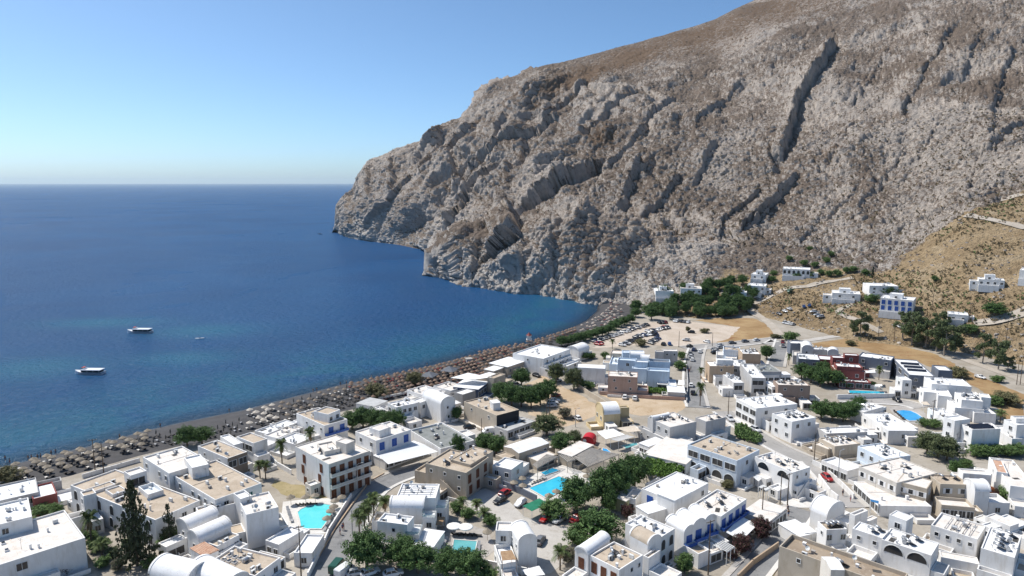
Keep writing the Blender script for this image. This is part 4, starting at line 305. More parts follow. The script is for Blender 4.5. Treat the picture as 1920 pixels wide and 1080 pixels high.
'annexes': '0,-1091,1184,-42,42,29,29,25,white,p,2,3;0,-960,1212,-13,13,54,54,25,white,p,0,2;0,-988,1148,-31,31,25,25,34,white,w,0,9;0,-1141,1406,-31,40,41,32,32,white,w,0,3;0,-1061,1413,-17,22,17,13,32,white,w,2,3;0,-1067,1156,-20,20,32,32,28,white,b,1,9;0,-1126,1337,-39,-31,-18,23,34,white,p,2,5;1,-1179,1521,-55,-43,-24,31,34,white,w,2,9;1,-1261,1510,-38,-29,-17,22,32,grey,p,2,9;1,-1269,1638,-20,-16,-13,16,25,white,b,0,3;1,-1287,1544,-21,-16,-15,19,11,white,p,3,8;1,-1304,1566,-18,-14,-18,24,34,grey,p,2,3;1,-1265,1641,-16,20,21,16,25,grey,p,0,3;1,-1210,1643,-18,23,41,32,32,grey,p,0,9;2,-1128,1596,-49,57,35,29,11,white,w,3,8;3,-957,1450,-33,34,19,18,34,white,w,2,3;3,-1072,1566,-22,13,23,39,25,white,p,0,3;3,-1028,1449,-22,23,37,35,34,white,p,0,9;3,-736,1421,-17,10,18,30,28,white,p,1,5;3,-1049,1606,-24,14,28,47,32,white,b,0,2;3,-901,1595,-30,25,13,16,34,white,w,2,2;4,-948,1682,-33,28,48,56,32,white,p,2,2;4,-632,1570,-33,27,15,18,28,white,b,0,5;4,-526,1439,-36,58,18,11,28,white,p,2,9;4,-613,1394,-24,38,24,15,34,white,b,2,2;4,-795,1672,-50,43,25,29,28,white,w,0,9;4,-711,1635,-24,20,20,24,32,white,p,1,5;5,-860,1781,-37,27,28,38,28,white,p,0,3;5,-787,1798,-27,20,15,21,28,white,p,0,2;5,-719,1676,-24,18,34,46,28,white,p,1,9;5,-732,1757,-53,39,19,26,34,white,b,2,2;6,-840,1846,-36,37,26,26,32,white,p,2,3;6,-772,1830,-16,17,18,18,11,white,p,3,8;6,-685,1793,-28,26,25,27,11,white,b,3,8;6,-726,1806,-18,17,12,13,11,white,p,3,8;7,-682,1371,-15,10,38,55,25,white,p,1,9;7,-667,1315,-37,27,11,15,11,white,p,3,8;7,-592,1312,-22,12,27,48,32,white,p,2,5;7,-732,1343,-25,17,27,39,34,white,w,1,3;8,-632,1258,-42,31,12,17,25,white,w,0,5;9,-488,1149,-35,22,13,21,28,white,p,0,2;9,-696,1214,-17,6,12,35,34,white,p,1,2;9,-565,1142,-29,18,17,27,34,white,w,0,2;9,-623,1158,-63,22,9,25,28,white,p,0,2;10,-459,1196,-33,14,27,66,25,white,p,2,3;10,-487,1285,-61,25,15,36,25,white,b,1,2;11,-463,1417,-35,19,9,17,25,white,w,2,2;11,-475,1354,-16,9,23,42,11,white,b,3,8;12,-439,1783,-51,50,28,28,28,white,p,0,2;12,-559,1778,-24,23,41,42,11,cream,p,3,8;12,-513,1642,-20,19,20,21,32,cream,w,2,5;13,-544,1987,-17,16,19,20,25,white,b,1,3;13,-692,2108,-20,19,54,57,32,white,w,0,3;13,-574,2106,-56,53,25,26,34,white,p,1,9;13,-613,1987,-26,25,21,22,28,white,p,0,3;14,-726,1926,-50,28,19,35,25,white,w,0,2;14,-771,1987,-45,28,13,21,11,white,b,3,8;14,-656,1887,-64,38,17,29,11,white,w,3,8;14,-679,2050,-27,15,15,26,28,white,p,2,5;15,-424,1842,-38,37,22,22,34,white,w,1,9;15,-414,1973,-25,24,32,33,32,white,w,0,2;15,-341,1978,-19,18,20,20,25,white,p,0,5;15,-321,1958,-18,18,14,14,11,white,w,3,8;16,-292,2040,-12,17,57,42,28,white,p,0,3;16,-142,1978,-30,42,30,22,34,white,p,0,5;16,-179,2029,-30,42,23,17,11,white,p,3,8;16,-115,1888,-21,29,23,17,11,white,w,3,8;17,-51,1765,-54,34,21,34,34,beige,p,0,3;17,-188,1762,-18,10,15,28,34,beige,b,2,3;17,-184,1609,-36,20,24,45,25,beige,p,1,9;17,-216,1710,-45,24,25,47,34,beige,b,1,5;17,-41,1687,-34,19,12,22,28,beige,p,0,5;17,-128,1768,-38,20,9,17,28,beige,b,2,5;18,31,1768,-51,29,17,30,28,white,p,0,3;19,-281,1466,-41,1,1,46,28,white,b,1,5;19,-242,1423,-41,10,6,27,32,white,w,1,3;19,-249,1359,-38,9,5,23,25,white,p,0,3;19,-210,1565,-43,1,1,43,25,white,p,1,2;20,-16,1245,-6,29,29,6,25,white,p,1,5;20,1,1392,-33,2,1,22,28,white,p,1,5;21,109,1903,-25,29,18,16,28,beige,w,0,5;21,70,1808,-30,35,58,49,28,beige,p,1,2;21,-6,1890,-21,24,59,50,28,white,b,0,5;21,-19,1814,-28,31,27,23,32,beige,b,0,2;22,236,1913,-21,18,30,36,11,beige,b,3,8;22,222,1860,-14,12,24,29,11,white,p,3,8;22,188,1815,-17,14,22,26,11,beige,w,3,8;23,121,1217,-24,21,28,32,34,white,p,1,5;23,201,1308,-24,21,21,24,25,white,p,0,2;23,300,1285,-9,9,36,36,11,white,b,3,8;23,307,1220,-35,35,29,29,34,white,p,2,5;23,151,1301,-17,15,19,22,32,white,p,0,9;23,175,1194,-33,35,18,17,28,white,w,1,2;23,253,1261,-24,25,18,17,11,white,p,3,8;24,337,1398,-22,35,25,16,11,white,p,3,8;24,416,1331,-26,44,33,20,25,white,p,1,5;24,445,1367,-18,37,26,12,28,white,w,2,9;24,387,1316,-22,36,28,18,34,white,b,0,5;24,545,1508,-48,48,29,28,11,white,p,3,8;24,364,1421,-17,29,33,20,32,white,p,2,3;24,260,1396,-17,18,20,19,11,white,w,3,8;25,479,1591,-46,49,18,16,34,white,w,1,3;25,376,1614,-35,38,40,37,34,white,p,0,5;26,328,1621,-21,19,16,18,11,green,w,3,8;27,291,1450,-21,38,19,11,28,white,p,1,9;28,577,1539,-13,13,25,24,11,white,p,3,8;28,547,1453,-17,17,21,20,11,white,p,3,8;29,622,1695,-15,18,36,32,28,white,p,0,2;29,500,1738,-17,19,31,27,32,bluewhite,b,1,9;29,621,1835,-20,23,20,17,11,bluewhite,p,3,8;29,662,1788,-31,35,29,25,34,bluewhite,p,1,5;29,553,1706,-34,39,16,14,11,white,p,3,8;30,766,1680,-38,65,38,22,25,white,b,2,2;30,687,1761,-18,30,22,13,34,white,p,1,2;30,673,1629,-15,26,32,19,25,white,w,0,5;30,767,1609,-22,36,27,17,28,white,b,0,9;30,662,1682,-18,30,17,10,32,white,p,1,2;30,791,1674,-8,13,16,10,11,white,p,3,8;31,441,1736,-50,35,26,36,28,white,w,2,2;31,408,1953,-24,29,25,20,11,white,w,3,8;31,383,1885,-23,28,16,13,11,white,p,3,8;31,563,1917,-28,20,16,23,28,white,p,0,9;31,377,1928,-20,24,30,25,11,white,p,3,8;31,377,1793,-23,16,20,28,11,white,p,3,8;32,629,2009,-11,19,43,24,28,white,p,2,9;32,581,2060,-15,26,62,34,11,grey,b,3,8;32,399,2062,-22,39,15,9,25,grey,p,0,2;32,491,2087,-9,16,27,14,11,white,p,3,8;32,671,2061,-17,30,23,13,34,white,b,0,5;32,519,1952,-14,25,27,14,32,white,p,1,2;32,575,2004,-22,39,23,13,25,white,p,1,5;33,310,2087,-9,42,28,6,25,white,p,0,2;33,358,2204,-5,35,28,4,32,white,b,1,2;33,257,2123,-11,50,39,8,11,yellow,p,3,8;33,359,2132,-7,49,39,6,25,yellow,b,1,2;34,-152,2236,-14,17,37,30,34,beige,b,1,9;34,0,2171,-18,23,19,15,11,white,p,3,8;34,-46,2229,-42,52,24,19,34,beige,w,2,3;36,76,2129,-42,42,19,19,11,grey,p,3,8;36,25,2045,-16,16,53,53,11,white,p,3,8;37,-334,2117,-31,36,38,33,25,white,p,2,9;37,-413,2224,-26,34,53,40,25,white,p,1,3;37,-463,2214,-21,27,13,10,32,white,p,1,9;37,-465,2166,-22,28,24,19,34,white,p,1,3;38,-345,2263,-35,27,37,49,11,white,p,3,8;38,-256,2318,-15,19,40,30,11,white,p,3,8;38,-178,2298,-37,50,20,15,11,white,b,3,8;38,-184,2246,-21,28,24,18,11,white,b,3,8;39,-363,2349,-25,23,22,25,32,white,p,1,3;39,-266,2433,-44,36,17,21,25,white,w,0,5;39,-285,2333,-25,23,42,46,28,white,b,1,2;40,-440,2322,-22,12,9,17,11,white,w,3,8;40,-441,2269,-19,10,12,22,25,white,p,2,5;40,-501,2229,-27,14,17,32,11,white,p,3,8;40,-524,2251,-30,17,13,25,11,white,b,3,8;41,-27,2489,-28,22,18,25,11,white,p,3,8;41,-25,2553,-26,20,27,37,34,beige,b,2,2;41,-91,2427,-33,12,22,60,11,navy,p,3,8;41,-211,2387,-25,21,43,49,32,concrete,p,0,9;42,-108,2550,-36,31,13,15,25,beige,p,2,2;42,25,2728,-25,19,30,38,32,beige,p,2,5;42,-41,2605,-43,37,17,20,25,beige,p,1,9;42,-111,2624,-14,12,19,22,25,beige,p,2,2;43,284,2919,-20,17,25,30,11,white,p,3,8;43,275,2968,-46,38,18,22,11,white,p,3,8;43,352,3054,-40,33,18,21,28,white,b,0,9;43,61,2928,-17,12,47,63,25,white,b,0,2;44,325,2605,-46,9,7,38,11,white,p,3,8;44,349,2697,-62,12,7,36,25,white,p,2,9;44,402,2631,-30,6,10,53,28,white,p,0,9;44,262,2657,-21,4,10,53,28,white,p,1,3;45,453,2551,-31,6,7,39,11,white,p,3,8;45,471,2474,13,71,39,-7,25,pink,p,0,9;45,364,2509,-35,7,6,34,25,white,p,2,2;45,418,2558,-27,5,5,27,25,pink,w,2,3;46,466,2770,5,36,25,-4,25,bluewhite,p,1,3;46,421,2835,-32,7,9,39,34,white,b,1,2;46,593,2626,6,28,24,-5,11,blue,b,3,8;46,563,2559,5,23,40,-8,25,white,p,1,2;46,500,2860,3,41,59,-3,28,blue,p,1,9;46,562,2814,3,42,27,-1,28,blue,w,1,2;46,584,2725,6,32,52,-10,32,blue,b,2,2;47,659,2892,-36,9,8,32,28,grey,b,1,9;47,734,2940,3,34,23,-2,11,grey,p,3,8;47,434,2924,-20,5,10,42,34,white,p,0,2;47,526,2904,-40,10,8,34,25,white,p,2,9;47,630,2934,-19,5,6,24,11,grey,p,3,8;47,685,2980,4,40,42,-4,34,grey,p,0,3;47,667,2951,-24,6,11,43,32,white,b,1,3;48,563,2469,7,40,19,-4,11,grey,p,3,8;49,804,2613,3,42,44,-3,34,white,p,2,9;49,812,2735,4,48,76,-6,25,white,p,0,3;49,926,2787,8,30,39,-11,32,white,p,2,2;49,962,2728,10,36,34,-10,25,white,w,2,5;50,941,2933,10,36,48,-13,32,bluewhite,p,0,3;50,965,3041,11,40,39,-11,28,bluewhite,p,0,3;50,917,2979,19,69,28,-8,34,white,p,1,5;50,1053,2948,5,40,25,-3,32,white,p,2,5;50,1019,2965,9,35,23,-6,11,bluewhite,b,3,8;50,988,2815,6,51,75,-10,28,tan,b,2,5;50,1071,2857,8,62,20,-3,25,white,w,1,3;51,991,2564,-2,27,43,3,28,white,p,1,9;51,1056,2661,-1,38,49,2,34,grey,w,1,2;51,792,2478,-2,43,40,2,32,white,p,0,2;51,1096,2600,-3,40,33,2,32,white,p,1,5;51,906,2419,5,42,24,-2,25,grey,p,2,9;51,834,2445,-2,31,40,2,11,white,w,3,8;51,1019,2707,-1,27,30,1,11,white,p,3,8;52,890,2297,-1,21,27,1,25,white,b,1,9;52,946,2299,-1,21,46,2,32,white,b,0,5;52,918,2278,-1,19,28,1,25,white,p,2,9;52,916,2320,-1,19,28,1,28,white,p,2,3;53,1018,2440,2,26,43,-4,25,white,p,2,9;53,1075,2376,4,46,36,-3,25,white,p,1,9;53,963,2365,2,19,53,-5,32,brownpink,p,2,5;53,1030,2328,4,50,31,-3,25,white,p,1,2;54,937,2219,-12,39,35,11,34,white,w,0,9;54,869,2122,-10,33,27,8,11,white,p,3,8;54,818,2257,-7,24,49,15,32,white,p,2,3;54,906,2147,-6,20,38,12,32,white,p,2,5;54,868,2272,-15,47,24,7,32,white,w,1,2;54,828,2107,-11,35,34,10,34,white,b,1,9;55,941,2075,-15,34,43,19,34,white,p,2,5;55,884,1983,-13,31,51,22,11,white,w,3,8;56,968,2036,-4,33,47,5,11,grey,p,3,8;56,1089,1998,-6,50,34,4,32,white,w,2,5;56,1021,1940,-6,50,30,3,25,grey,p,0,5;56,1039,2044,-3,29,38,4,34,white,w,2,2;56,1058,1959,-4,34,27,3,32,white,p,2,5;57,1204,1981,0,21,35,0,32,white,p,0,3;57,1118,2043,0,31,36,0,25,white,p,1,3;57,1246,2068,0,72,40,0,28,white,w,1,9;57,1266,2248,-28,48,25,15,32,white,p,1,5;57,1165,2163,0,23,32,0,25,white,w,1,3;57,1212,2185,-10,17,62,36,25,white,b,1,9;57,1153,2258,-21,37,30,18,32,white,p,0,5;58,951,1860,-6,24,55,14,11,beige,p,3,8;58,898,1884,-23,42,18,10,11,beige,b,3,8;58,893,1937,-17,30,37,20,11,beige,w,3,8;58,934,1953,-5,19,51,13,11,white,w,3,8;58,1019,1908,-7,26,31,8,25,white,p,2,9;59,944,1762,-24,45,19,10,28,white,p,1,5;59,1093,1825,-18,59,34,10,34,white,b,1,9;59,980,1768,-23,74,36,11,11,bluewhite,b,3,8;59,1053,1755,-7,24,38,12,28,bluewhite,b,1,3;59,915,1699,-16,31,47,24,11,white,w,3,8;59,1027,1877,-6,19,26,8,28,white,p,0,9;60,1370,2718,11,39,52,-14,28,white,p,2,5;60,1396,2571,6,24,36,-9,11,white,w,3,8;60,1326,2870,10,31,43,-14,34,red,b,0,2;60,1227,2787,6,18,31,-10,11,slate,p,3,8;60,1390,2791,6,21,52,-14,32,white,p,0,2;60,1543,2705,-61,45,11,15,32,white,p,1,2;60,1434,2743,9,33,42,-11,25,red,p,0,3;61,1377,2893,14,32,34,-15,32,grey,w,0,2;61,1386,3083,11,58,28,-5,32,slate,p,0,2;61,1449,2957,9,41,37,-8,34,white,p,0,5;61,1398,3013,12,51,43,-10,34,grey,p,0,3;61,1328,3157,3,19,25,-4,34,white,p,2,9;61,1303,2948,10,31,28,-10,28,white,p,0,2;61,1342,3059,9,25,28,-10,28,white,p,0,9;62,1649,2531,11,43,29,-7,34,slate,w,1,5;62,1488,2460,5,51,19,-2,25,white,p,1,9;62,1497,2542,22,72,24,-7,32,slate,p,2,5;62,1434,2468,5,46,20,-2,28,white,p,1,2;62,1617,2767,11,37,30,-9,25,slate,b,1,3;62,1679,2653,11,43,47,-12,34,slate,p,0,9;62,1708,2568,11,43,34,-9,11,slate,b,3,8;63,1622,2289,21,42,25,-12,32,white,p,2,3;63,1564,2489,6,21,65,-19,28,white,p,0,5;63,1561,2311,10,29,36,-13,25,white,p,0,2;63,1662,2412,10,34,41,-12,32,white,p,1,2;63,1515,2450,10,35,23,-7,32,white,p,2,2;63,1469,2243,19,61,34,-10,11,white,b,3,8;63,1628,2235,17,34,27,-13,28,white,b,0,3;64,1310,2040,-8,43,41,8,11,white,p,3,8;64,1412,2105,3,30,26,-3,28,white,b,1,2;64,1456,1945,-3,43,34,3,11,white,p,3,8;64,1461,2142,7,69,30,-3,28,white,w,0,9;64,1399,1997,-11,36,48,14,32,white,w,1,2;64,1326,1930,-4,19,34,6,11,white,w,3,8;64,1273,1964,-11,55,43,8,11,white,w,3,8;65,1513,2062,3,45,26,-2,32,white,p,1,2;65,1591,1983,0,24,36,-1,28,white,p,0,3;66,918,1510,1,32,25,-1,11,white,p,3,8;66,1085,1664,-15,34,42,18,11,white,p,3,8;66,954,1505,1,35,44,-1,11,white,p,3,8;66,976,1726,-10,23,50,21,28,white,p,2,5;67,1067,1574,1,18,45,-3,25,white,p,1,3;67,1171,1697,8,40,58,-12,28,white,p,0,3;67,1143,1670,5,28,19,-4,25,white,w,0,5;67,1093,1515,7,34,19,-4,28,beige,p,2,5;67,1024,1502,5,22,49,-11,11,white,p,3,8;67,1092,1648,1,20,40,-3,11,white,w,3,8;68,1294,1762,9,24,51,-20,11,white,p,3,8;68,1150,1548,5,52,48,-4,34,white,w,2,9;68,1284,1583,18,47,23,-9,34,white,w,2,5;68,1209,1542,16,42,51,-20,28,white,p,2,5;68,1315,1662,18,47,33,-13,32,white,p,0,3;68,1237,1727,15,28,32,-17,34,white,p,0,2;69,892,1276,13,28,35,-16,11,white,b,3,8;69,870,1320,12,26,17,-8,11,white,b,3,8;69,909,1385,-15,15,47,47,11,white,b,3,8;69,990,1414,-25,25,15,15,32,white,w,1,5;69,922,1332,-31,31,16,16,28,white,b,0,9;69,1019,1385,-22,22,35,35,25,white,p,1,3;70,1056,1340,-23,21,22,25,11,white,b,3,8;70,971,1227,-41,37,14,16,32,white,p,1,9;70,1013,1219,-26,24,27,30,11,white,p,3,8;70,1061,1287,-19,17,18,21,32,white,p,1,5;70,1052,1244,-36,32,26,28,25,white,b,1,3;71,1127,1378,-19,42,30,14,25,white,p,1,5;71,1071,1423,-10,22,29,13,32,white,w,0,3;71,1137,1437,-20,44,43,20,28,white,w,1,3;71,1086,1469,-10,22,30,14,25,white,p,2,2;72,861,1372,-21,29,28,20,28,white,p,0,5;72,794,1222,-56,53,33,35,11,white,p,3,8;72,788,1358,-25,24,27,27,11,white,p,3,8;72,849,1240,-17,16,33,35,34,white,p,1,3;72,732,1292,-34,34,30,30,34,white,p,1,9;72,730,1365,-13,13,23,23,32,white,p,1,2;72,848,1335,-13,18,26,19,32,white,b,2,5;73,733,1411,-7,11,33,20,11,white,p,3,8;73,810,1456,-7,11,33,20,32,white,p,0,2;73,774,1498,-15,23,25,16,25,white,w,0,5;73,761,1447,-17,26,29,19,32,white,w,0,5;73,787,1421,-10,15,31,18,28,white,p,0,5;73,679,1402,-2,23,30,3,34,white,p,1,2;73,684,1343,-2,22,32,3,28,white,w,0,9;74,727,1087,-35,32,29,32,25,beige,b,2,9;74,565,1184,-38,35,18,20,25,beige,w,2,2;74,644,1237,-44,40,20,22,11,white,w,3,8;74,582,1125,1,29,25,-1,28,white,p,2,3;74,679,1205,-22,20,22,24,34,beige,p,2,5;74,647,1090,-23,21,27,30,34,beige,p,1,5;74,599,1279,-25,23,13,14,34,beige,p,0,5',
'sheets': [['parking_lot','sandy car park in front of the dense trees','sand',[[39.58,323.89],[61.64,370.16],[78.92,385.99],[101.51,389.19],[117.86,379.14],[127.82,373.11],[113.9,346.82],[98.12,331.99],[83.3,328.01],[64.68,330.81]]],['dry_field','ochre dry grass field beside the sandy car park','ochre',[[106.24,392.44],[122.35,398.42],[143.48,398.42],[145.32,385.36],[139.95,356.07],[133.54,346.82],[116.58,337.53],[99.23,331.99],[113.32,346.82],[127.2,373.11]]],['sandy_lot','sandy lot with parked cars in the centre of town','sand2',[[4.16,262.46],[13,275.38],[18.09,265.17],[22.14,256.55],[27.92,246.06],[31.03,236.91],[30.01,227.36],[25.36,222.36],[18.12,215.71],[12.31,216.64],[8.02,225.34],[5.34,227.36]]],['sandy_yard','orange sandy yard below the pinkish block','sand2',[[33.45,250.28],[51.86,246.06],[64.27,244.88],[62.35,235.81],[57.39,228.38],[47.45,226.85],[41.39,227.36],[38.33,236.91]]],['dry_meadow','dry golden meadow behind the red hotel','ochre',[[150.44,334.13],[178.52,347.59],[189.82,341.48],[192.84,329.87],[198.74,312.54],[196.65,294.6],[185.37,273.55],[181.55,299.19],[173.42,306.33],[167.66,325.71],[147.38,327.08]]],['dry_plot','dry plot with tracks at the right edge of town','ochre',[[195.46,294.6],[195.54,275.53],[194.51,250.16],[176.7,226.14],[165.55,220.81],[178.86,243.71],[183.64,265.92]]],['hotel_lawn','yellowed lawn beside the three-storey hotel','lawn',[[-63.62,171.31],[-63.68,174.97],[-53.51,170.41],[-44.66,164.81],[-51.88,163.56],[-56.67,164.39]]],['concrete_yard','pale concrete yard where cars park beside the swimming pools','concrete',[[-13.93,165.23],[-6.86,169.53],[-1.36,163.56],[3,154.2],[10.57,149.88],[15.93,147.81],[12.69,141.89],[10.75,133.5],[8.06,130.18],[4.97,129.11],[3.62,135.8],[-4,148.49],[-10.03,157.21]]],['tennis_court','pale concrete ground around the low canopies','concrete',[[-22.46,217.38],[-12.12,217.38],[-5.41,205.39],[-9.91,201.67]]],['bare_plot','brown bare plot under the big dark trees','soil',[[12.5,157.21],[18.65,160.33],[23.04,157.21],[25.85,154.2],[22.59,151.3],[17.68,151.3],[15,152.74]]],['pool_deck','pale stone deck around the two turquoise pools','stone',[[-2.6,171.31],[7.58,179.76],[14.54,184.81],[22.18,177.82],[20.63,171.31],[11.2,159.54],[8.33,161.12]]],['pool_deck','white deck around the kidney-shaped pool','stone',[[-57.75,161.93],[-51.88,163.56],[-41.33,164.39],[-42.83,146.12],[-50.03,145.78],[-55.55,154.2]]],['pool_deck','grey deck around the rectangular villa pool','greystone',[[-17.56,146.45],[-14.72,152.74],[-5.7,147.81],[-3.45,139.4],[-7.66,132.94],[-13.26,136.39],[-16.83,136.98]]],['pool_terrace','dark terrace around the blue oval pool','greystone',[[135.18,236.08],[145.63,237.57],[144.3,228.9],[138.04,216.96],[132.58,218.23],[132.36,227.51]]],['yard','white paved yard at the bottom right','stone',[[67.02,166.92],[72.71,168.65],[74.81,163.56],[80.85,165.23],[74.96,158.75],[68.36,158.75]]],['brown_yard','dry weedy yard below the brown-roofed house','lawn',[[48.63,129.11],[57.88,138.18],[57.92,135.8],[53.48,129.11]]]],
'roads': [['road','curving grey street past the kidney-shaped pool',[[-38.71,127.01],[-38.49,132.94],[-37.8,147.13],[-37.86,162.34],[-36.88,169.53],[-34.37,174.97],[-28.59,179.27],[-24.15,183.27]],6.4,'asphalt',0],['road','shaded street beside the blue-door hotel',[[43.94,123.97],[48.63,129.11],[55.08,137.58],[61.82,145.78],[68.03,153.46],[71.16,157.98]],5.6,'asphalt',0],['road','narrow street where a red car is parked',[[86.02,186.9],[86.32,182.76],[84.8,171.31],[84.99,163.56],[85.23,158.75]],4.6,'asphalt2',0],['road','street climbing past the open garage house',[[74.22,230.77],[74.34,226.14],[76.04,217.38],[78.11,207.95],[80.02,199.25],[82.23,192.33],[86.02,186.9]],6,'asphalt2',0],['road','central street lined with parked cars and a tall palm',[[92.44,330.18],[86.77,315.23],[78.72,288.93],[72.51,265.17],[69.21,249.67],[66.32,234.72]],6.5,'asphalt',0],['road','main road along the car park edge',[[83.8,323.04],[91.61,327.08],[101.8,328.73],[111.73,332.28],[127.37,338.73],[140.09,344.29],[128.12,329.87]],7.5,'asphalt2',0],['road','straight side street beside the tan block',[[140.99,346.56],[133.17,329.14],[122.31,305.97],[115.51,290.55]],6,'asphalt',0],['road','track beside the beige workshop',[[-24.73,220.23],[-19.33,215.29],[-11.08,206.66],[-4.38,200.45]],4.5,'concrete',0],['road','paved lane in front of the blue oval pool',[[121.3,245.29],[131.6,242.15],[139.95,242.15],[147.4,240.61],[146.29,234.61]],6.5,'asphalt2',0],['track','pale track climbing past the car park to the slope villas',[[137.4,340.5],[142.8,358.8],[146.8,379.1],[149.4,398.4],[147.2,409.5],[146.8,414.4]],5,'concrete',1],['track','pale road rising along the foot of the cliff',[[149.6,420.8],[158.9,423.8],[168.1,426.7],[178.8,431.1],[182.9,424.6],[198,428.8],[215.2,426.4]],4.5,'concrete',1],['track','curved gravel track to the white cube villa',[[195,384.1],[187.6,381.2],[181.7,381.1],[183.6,375.7],[186.4,365.9],[187.2,358.7],[189.2,354.3],[191.4,346.4]],4,'concrete',1],['track','wide dirt road at the right above the lone round tree',[[229.2,332.2],[234.9,330.6],[241.4,328],[246.2,327.7],[253.2,328.7]],7,'concrete',1],['track','dirt track under the eucalyptus trees',[[199.5,319],[206.1,311.3],[205.6,299.2],[206.8,283.7],[208,273.6],[207,264.1]],4.5,'concrete',1],['track','hairpin mountain road at the right edge',[[289.3,437.6],[294,428.4],[298.5,417.8],[303.1,403.3]],6,'concrete',1],['track','upper leg of the hairpin mountain road',[[322.5,453.8],[328,451.3],[333.3,447]],5,'concrete',1],['track','gravel strip behind the red hotel',[[141.67,335.58],[153.63,341.48],[167.43,349.15],[179.53,353.92]],4.5,'concrete',0]],
'kerbs': [],
'walls': [['street_wall','white wall between the kidney-shaped pool and the street',[[-41.4,128.05],[-41.61,141.26],[-41.89,145.78],[-40.95,163.56]],1.5,'white'],['garden_wall','long low grey-white garden wall under the villa pool',[[-17.53,136.1],[-7.67,133.22],[3.16,129.38],[6.17,128.84]],1.6,'white'],['stone_wall','beige stone wall along the sandy lot',[[25.59,258.49],[28.93,248.46],[33.91,235.81]],2,'beige'],['garden_wall','pale wall in front of the pinkish block',[[33.45,250.28],[43.64,247.25],[51.62,244.88],[63.83,243.13]],1.3,'pink'],['street_wall','brown wall beside the shaded street at bottom right',[[45.69,127.53],[50.57,132.94],[58.58,140.01]],1.4,'tan'],['street_wall','white sloping wall beside the red parked car',[[82.05,172.66],[80.84,163.56],[81.21,160.33]],2.6,'white'],['terrace_wall','white terrace wall along the blue pool of the red hotel',[[120.96,244.57],[136.14,245.86],[142.62,245.86]],1.8,'white'],['beach_wall','white parapet wall along the back of the beach',[[-116.87,175.91],[-110.54,183.27],[-107.46,186.9]],1.2,'white'],['garden_wall','low white wall beside the palm and stair',[[-71.23,190.12],[-66.68,183.78],[-60.93,178.3]],1.4,'white'],['pool_fence','green fence along the pool terrace above the parked cars',[[-2.19,170.41],[2.45,166.07],[6.13,161.93]],1.8,'slate'],['street_wall','white roadside wall below the twin grey houses',[[85.75,184.81],[86.95,182.76],[87.23,173.12],[86.88,163.56]],1.5,'white'],['street_wall','grey yard wall beside the central street',[[63.83,240.26],[70.53,265.17],[76.74,292.19]],1.2,'grey'],['kerb_wall','brick-coloured kerb wall beside the curving street',[[-41.61,134.07],[-41.06,147.81],[-39.83,160.33],[-38.41,173.12],[-35.39,178.3]],0.5,'tan'],['beach_wall','white wall along the edge of the dark beach strip',[[-49.42,244.18],[-40.82,250.16],[-39.12,253.88]],1,'white']],
'pools': [['turquoise kidney-shaped pool beside the curving street','aqua',[[-52.2,156.07],[-51.94,157.59],[-50.65,159.38],[-48.66,160.17],[-46.86,160.33],[-45.25,159.85],[-43.76,157.21],[-43.77,154.2],[-43.99,151.3],[-44.24,148.15],[-48.88,148.15],[-50.52,152.37]]],['large rectangular turquoise pool beside the green carport','azure',[[12.8,176.67],[17.21,172.66],[9,163.4],[4.52,169.35]]],['small turquoise pool beside the larger rectangular one','azure2',[[11.43,182.25],[13.19,180.55],[9.11,177.34],[8.04,179.08]]],['rectangular teal pool of the modern villa','teal',[[-13.03,143.17],[-7.89,142.4],[-8.33,133.79],[-13.03,136.69]]],['bright blue oval pool beside the long low house','blue',[[135.47,231.01],[137.98,231.72],[140.4,231.01],[140.86,227.79],[140.35,223.44],[140.08,221.46],[134.06,220.81],[133.22,224.11],[133.77,228.2]]],['long turquoise pool in front of the red hotel','azure',[[130.25,254.82],[135.05,254.36],[142.91,253.44],[141.62,250.27],[135.39,249.64],[128.53,250.71]]],['small teal pool on the raised terrace by the stone wall','teal',[[33.31,198.78],[38.27,201.18],[38.74,199.73],[34.59,196.66]]],['bright blue paddling pool behind the pergola','blue',[[27.42,196.66],[28.58,195.97],[29.44,193.23],[27.94,192.56],[27.03,193.68]]]],
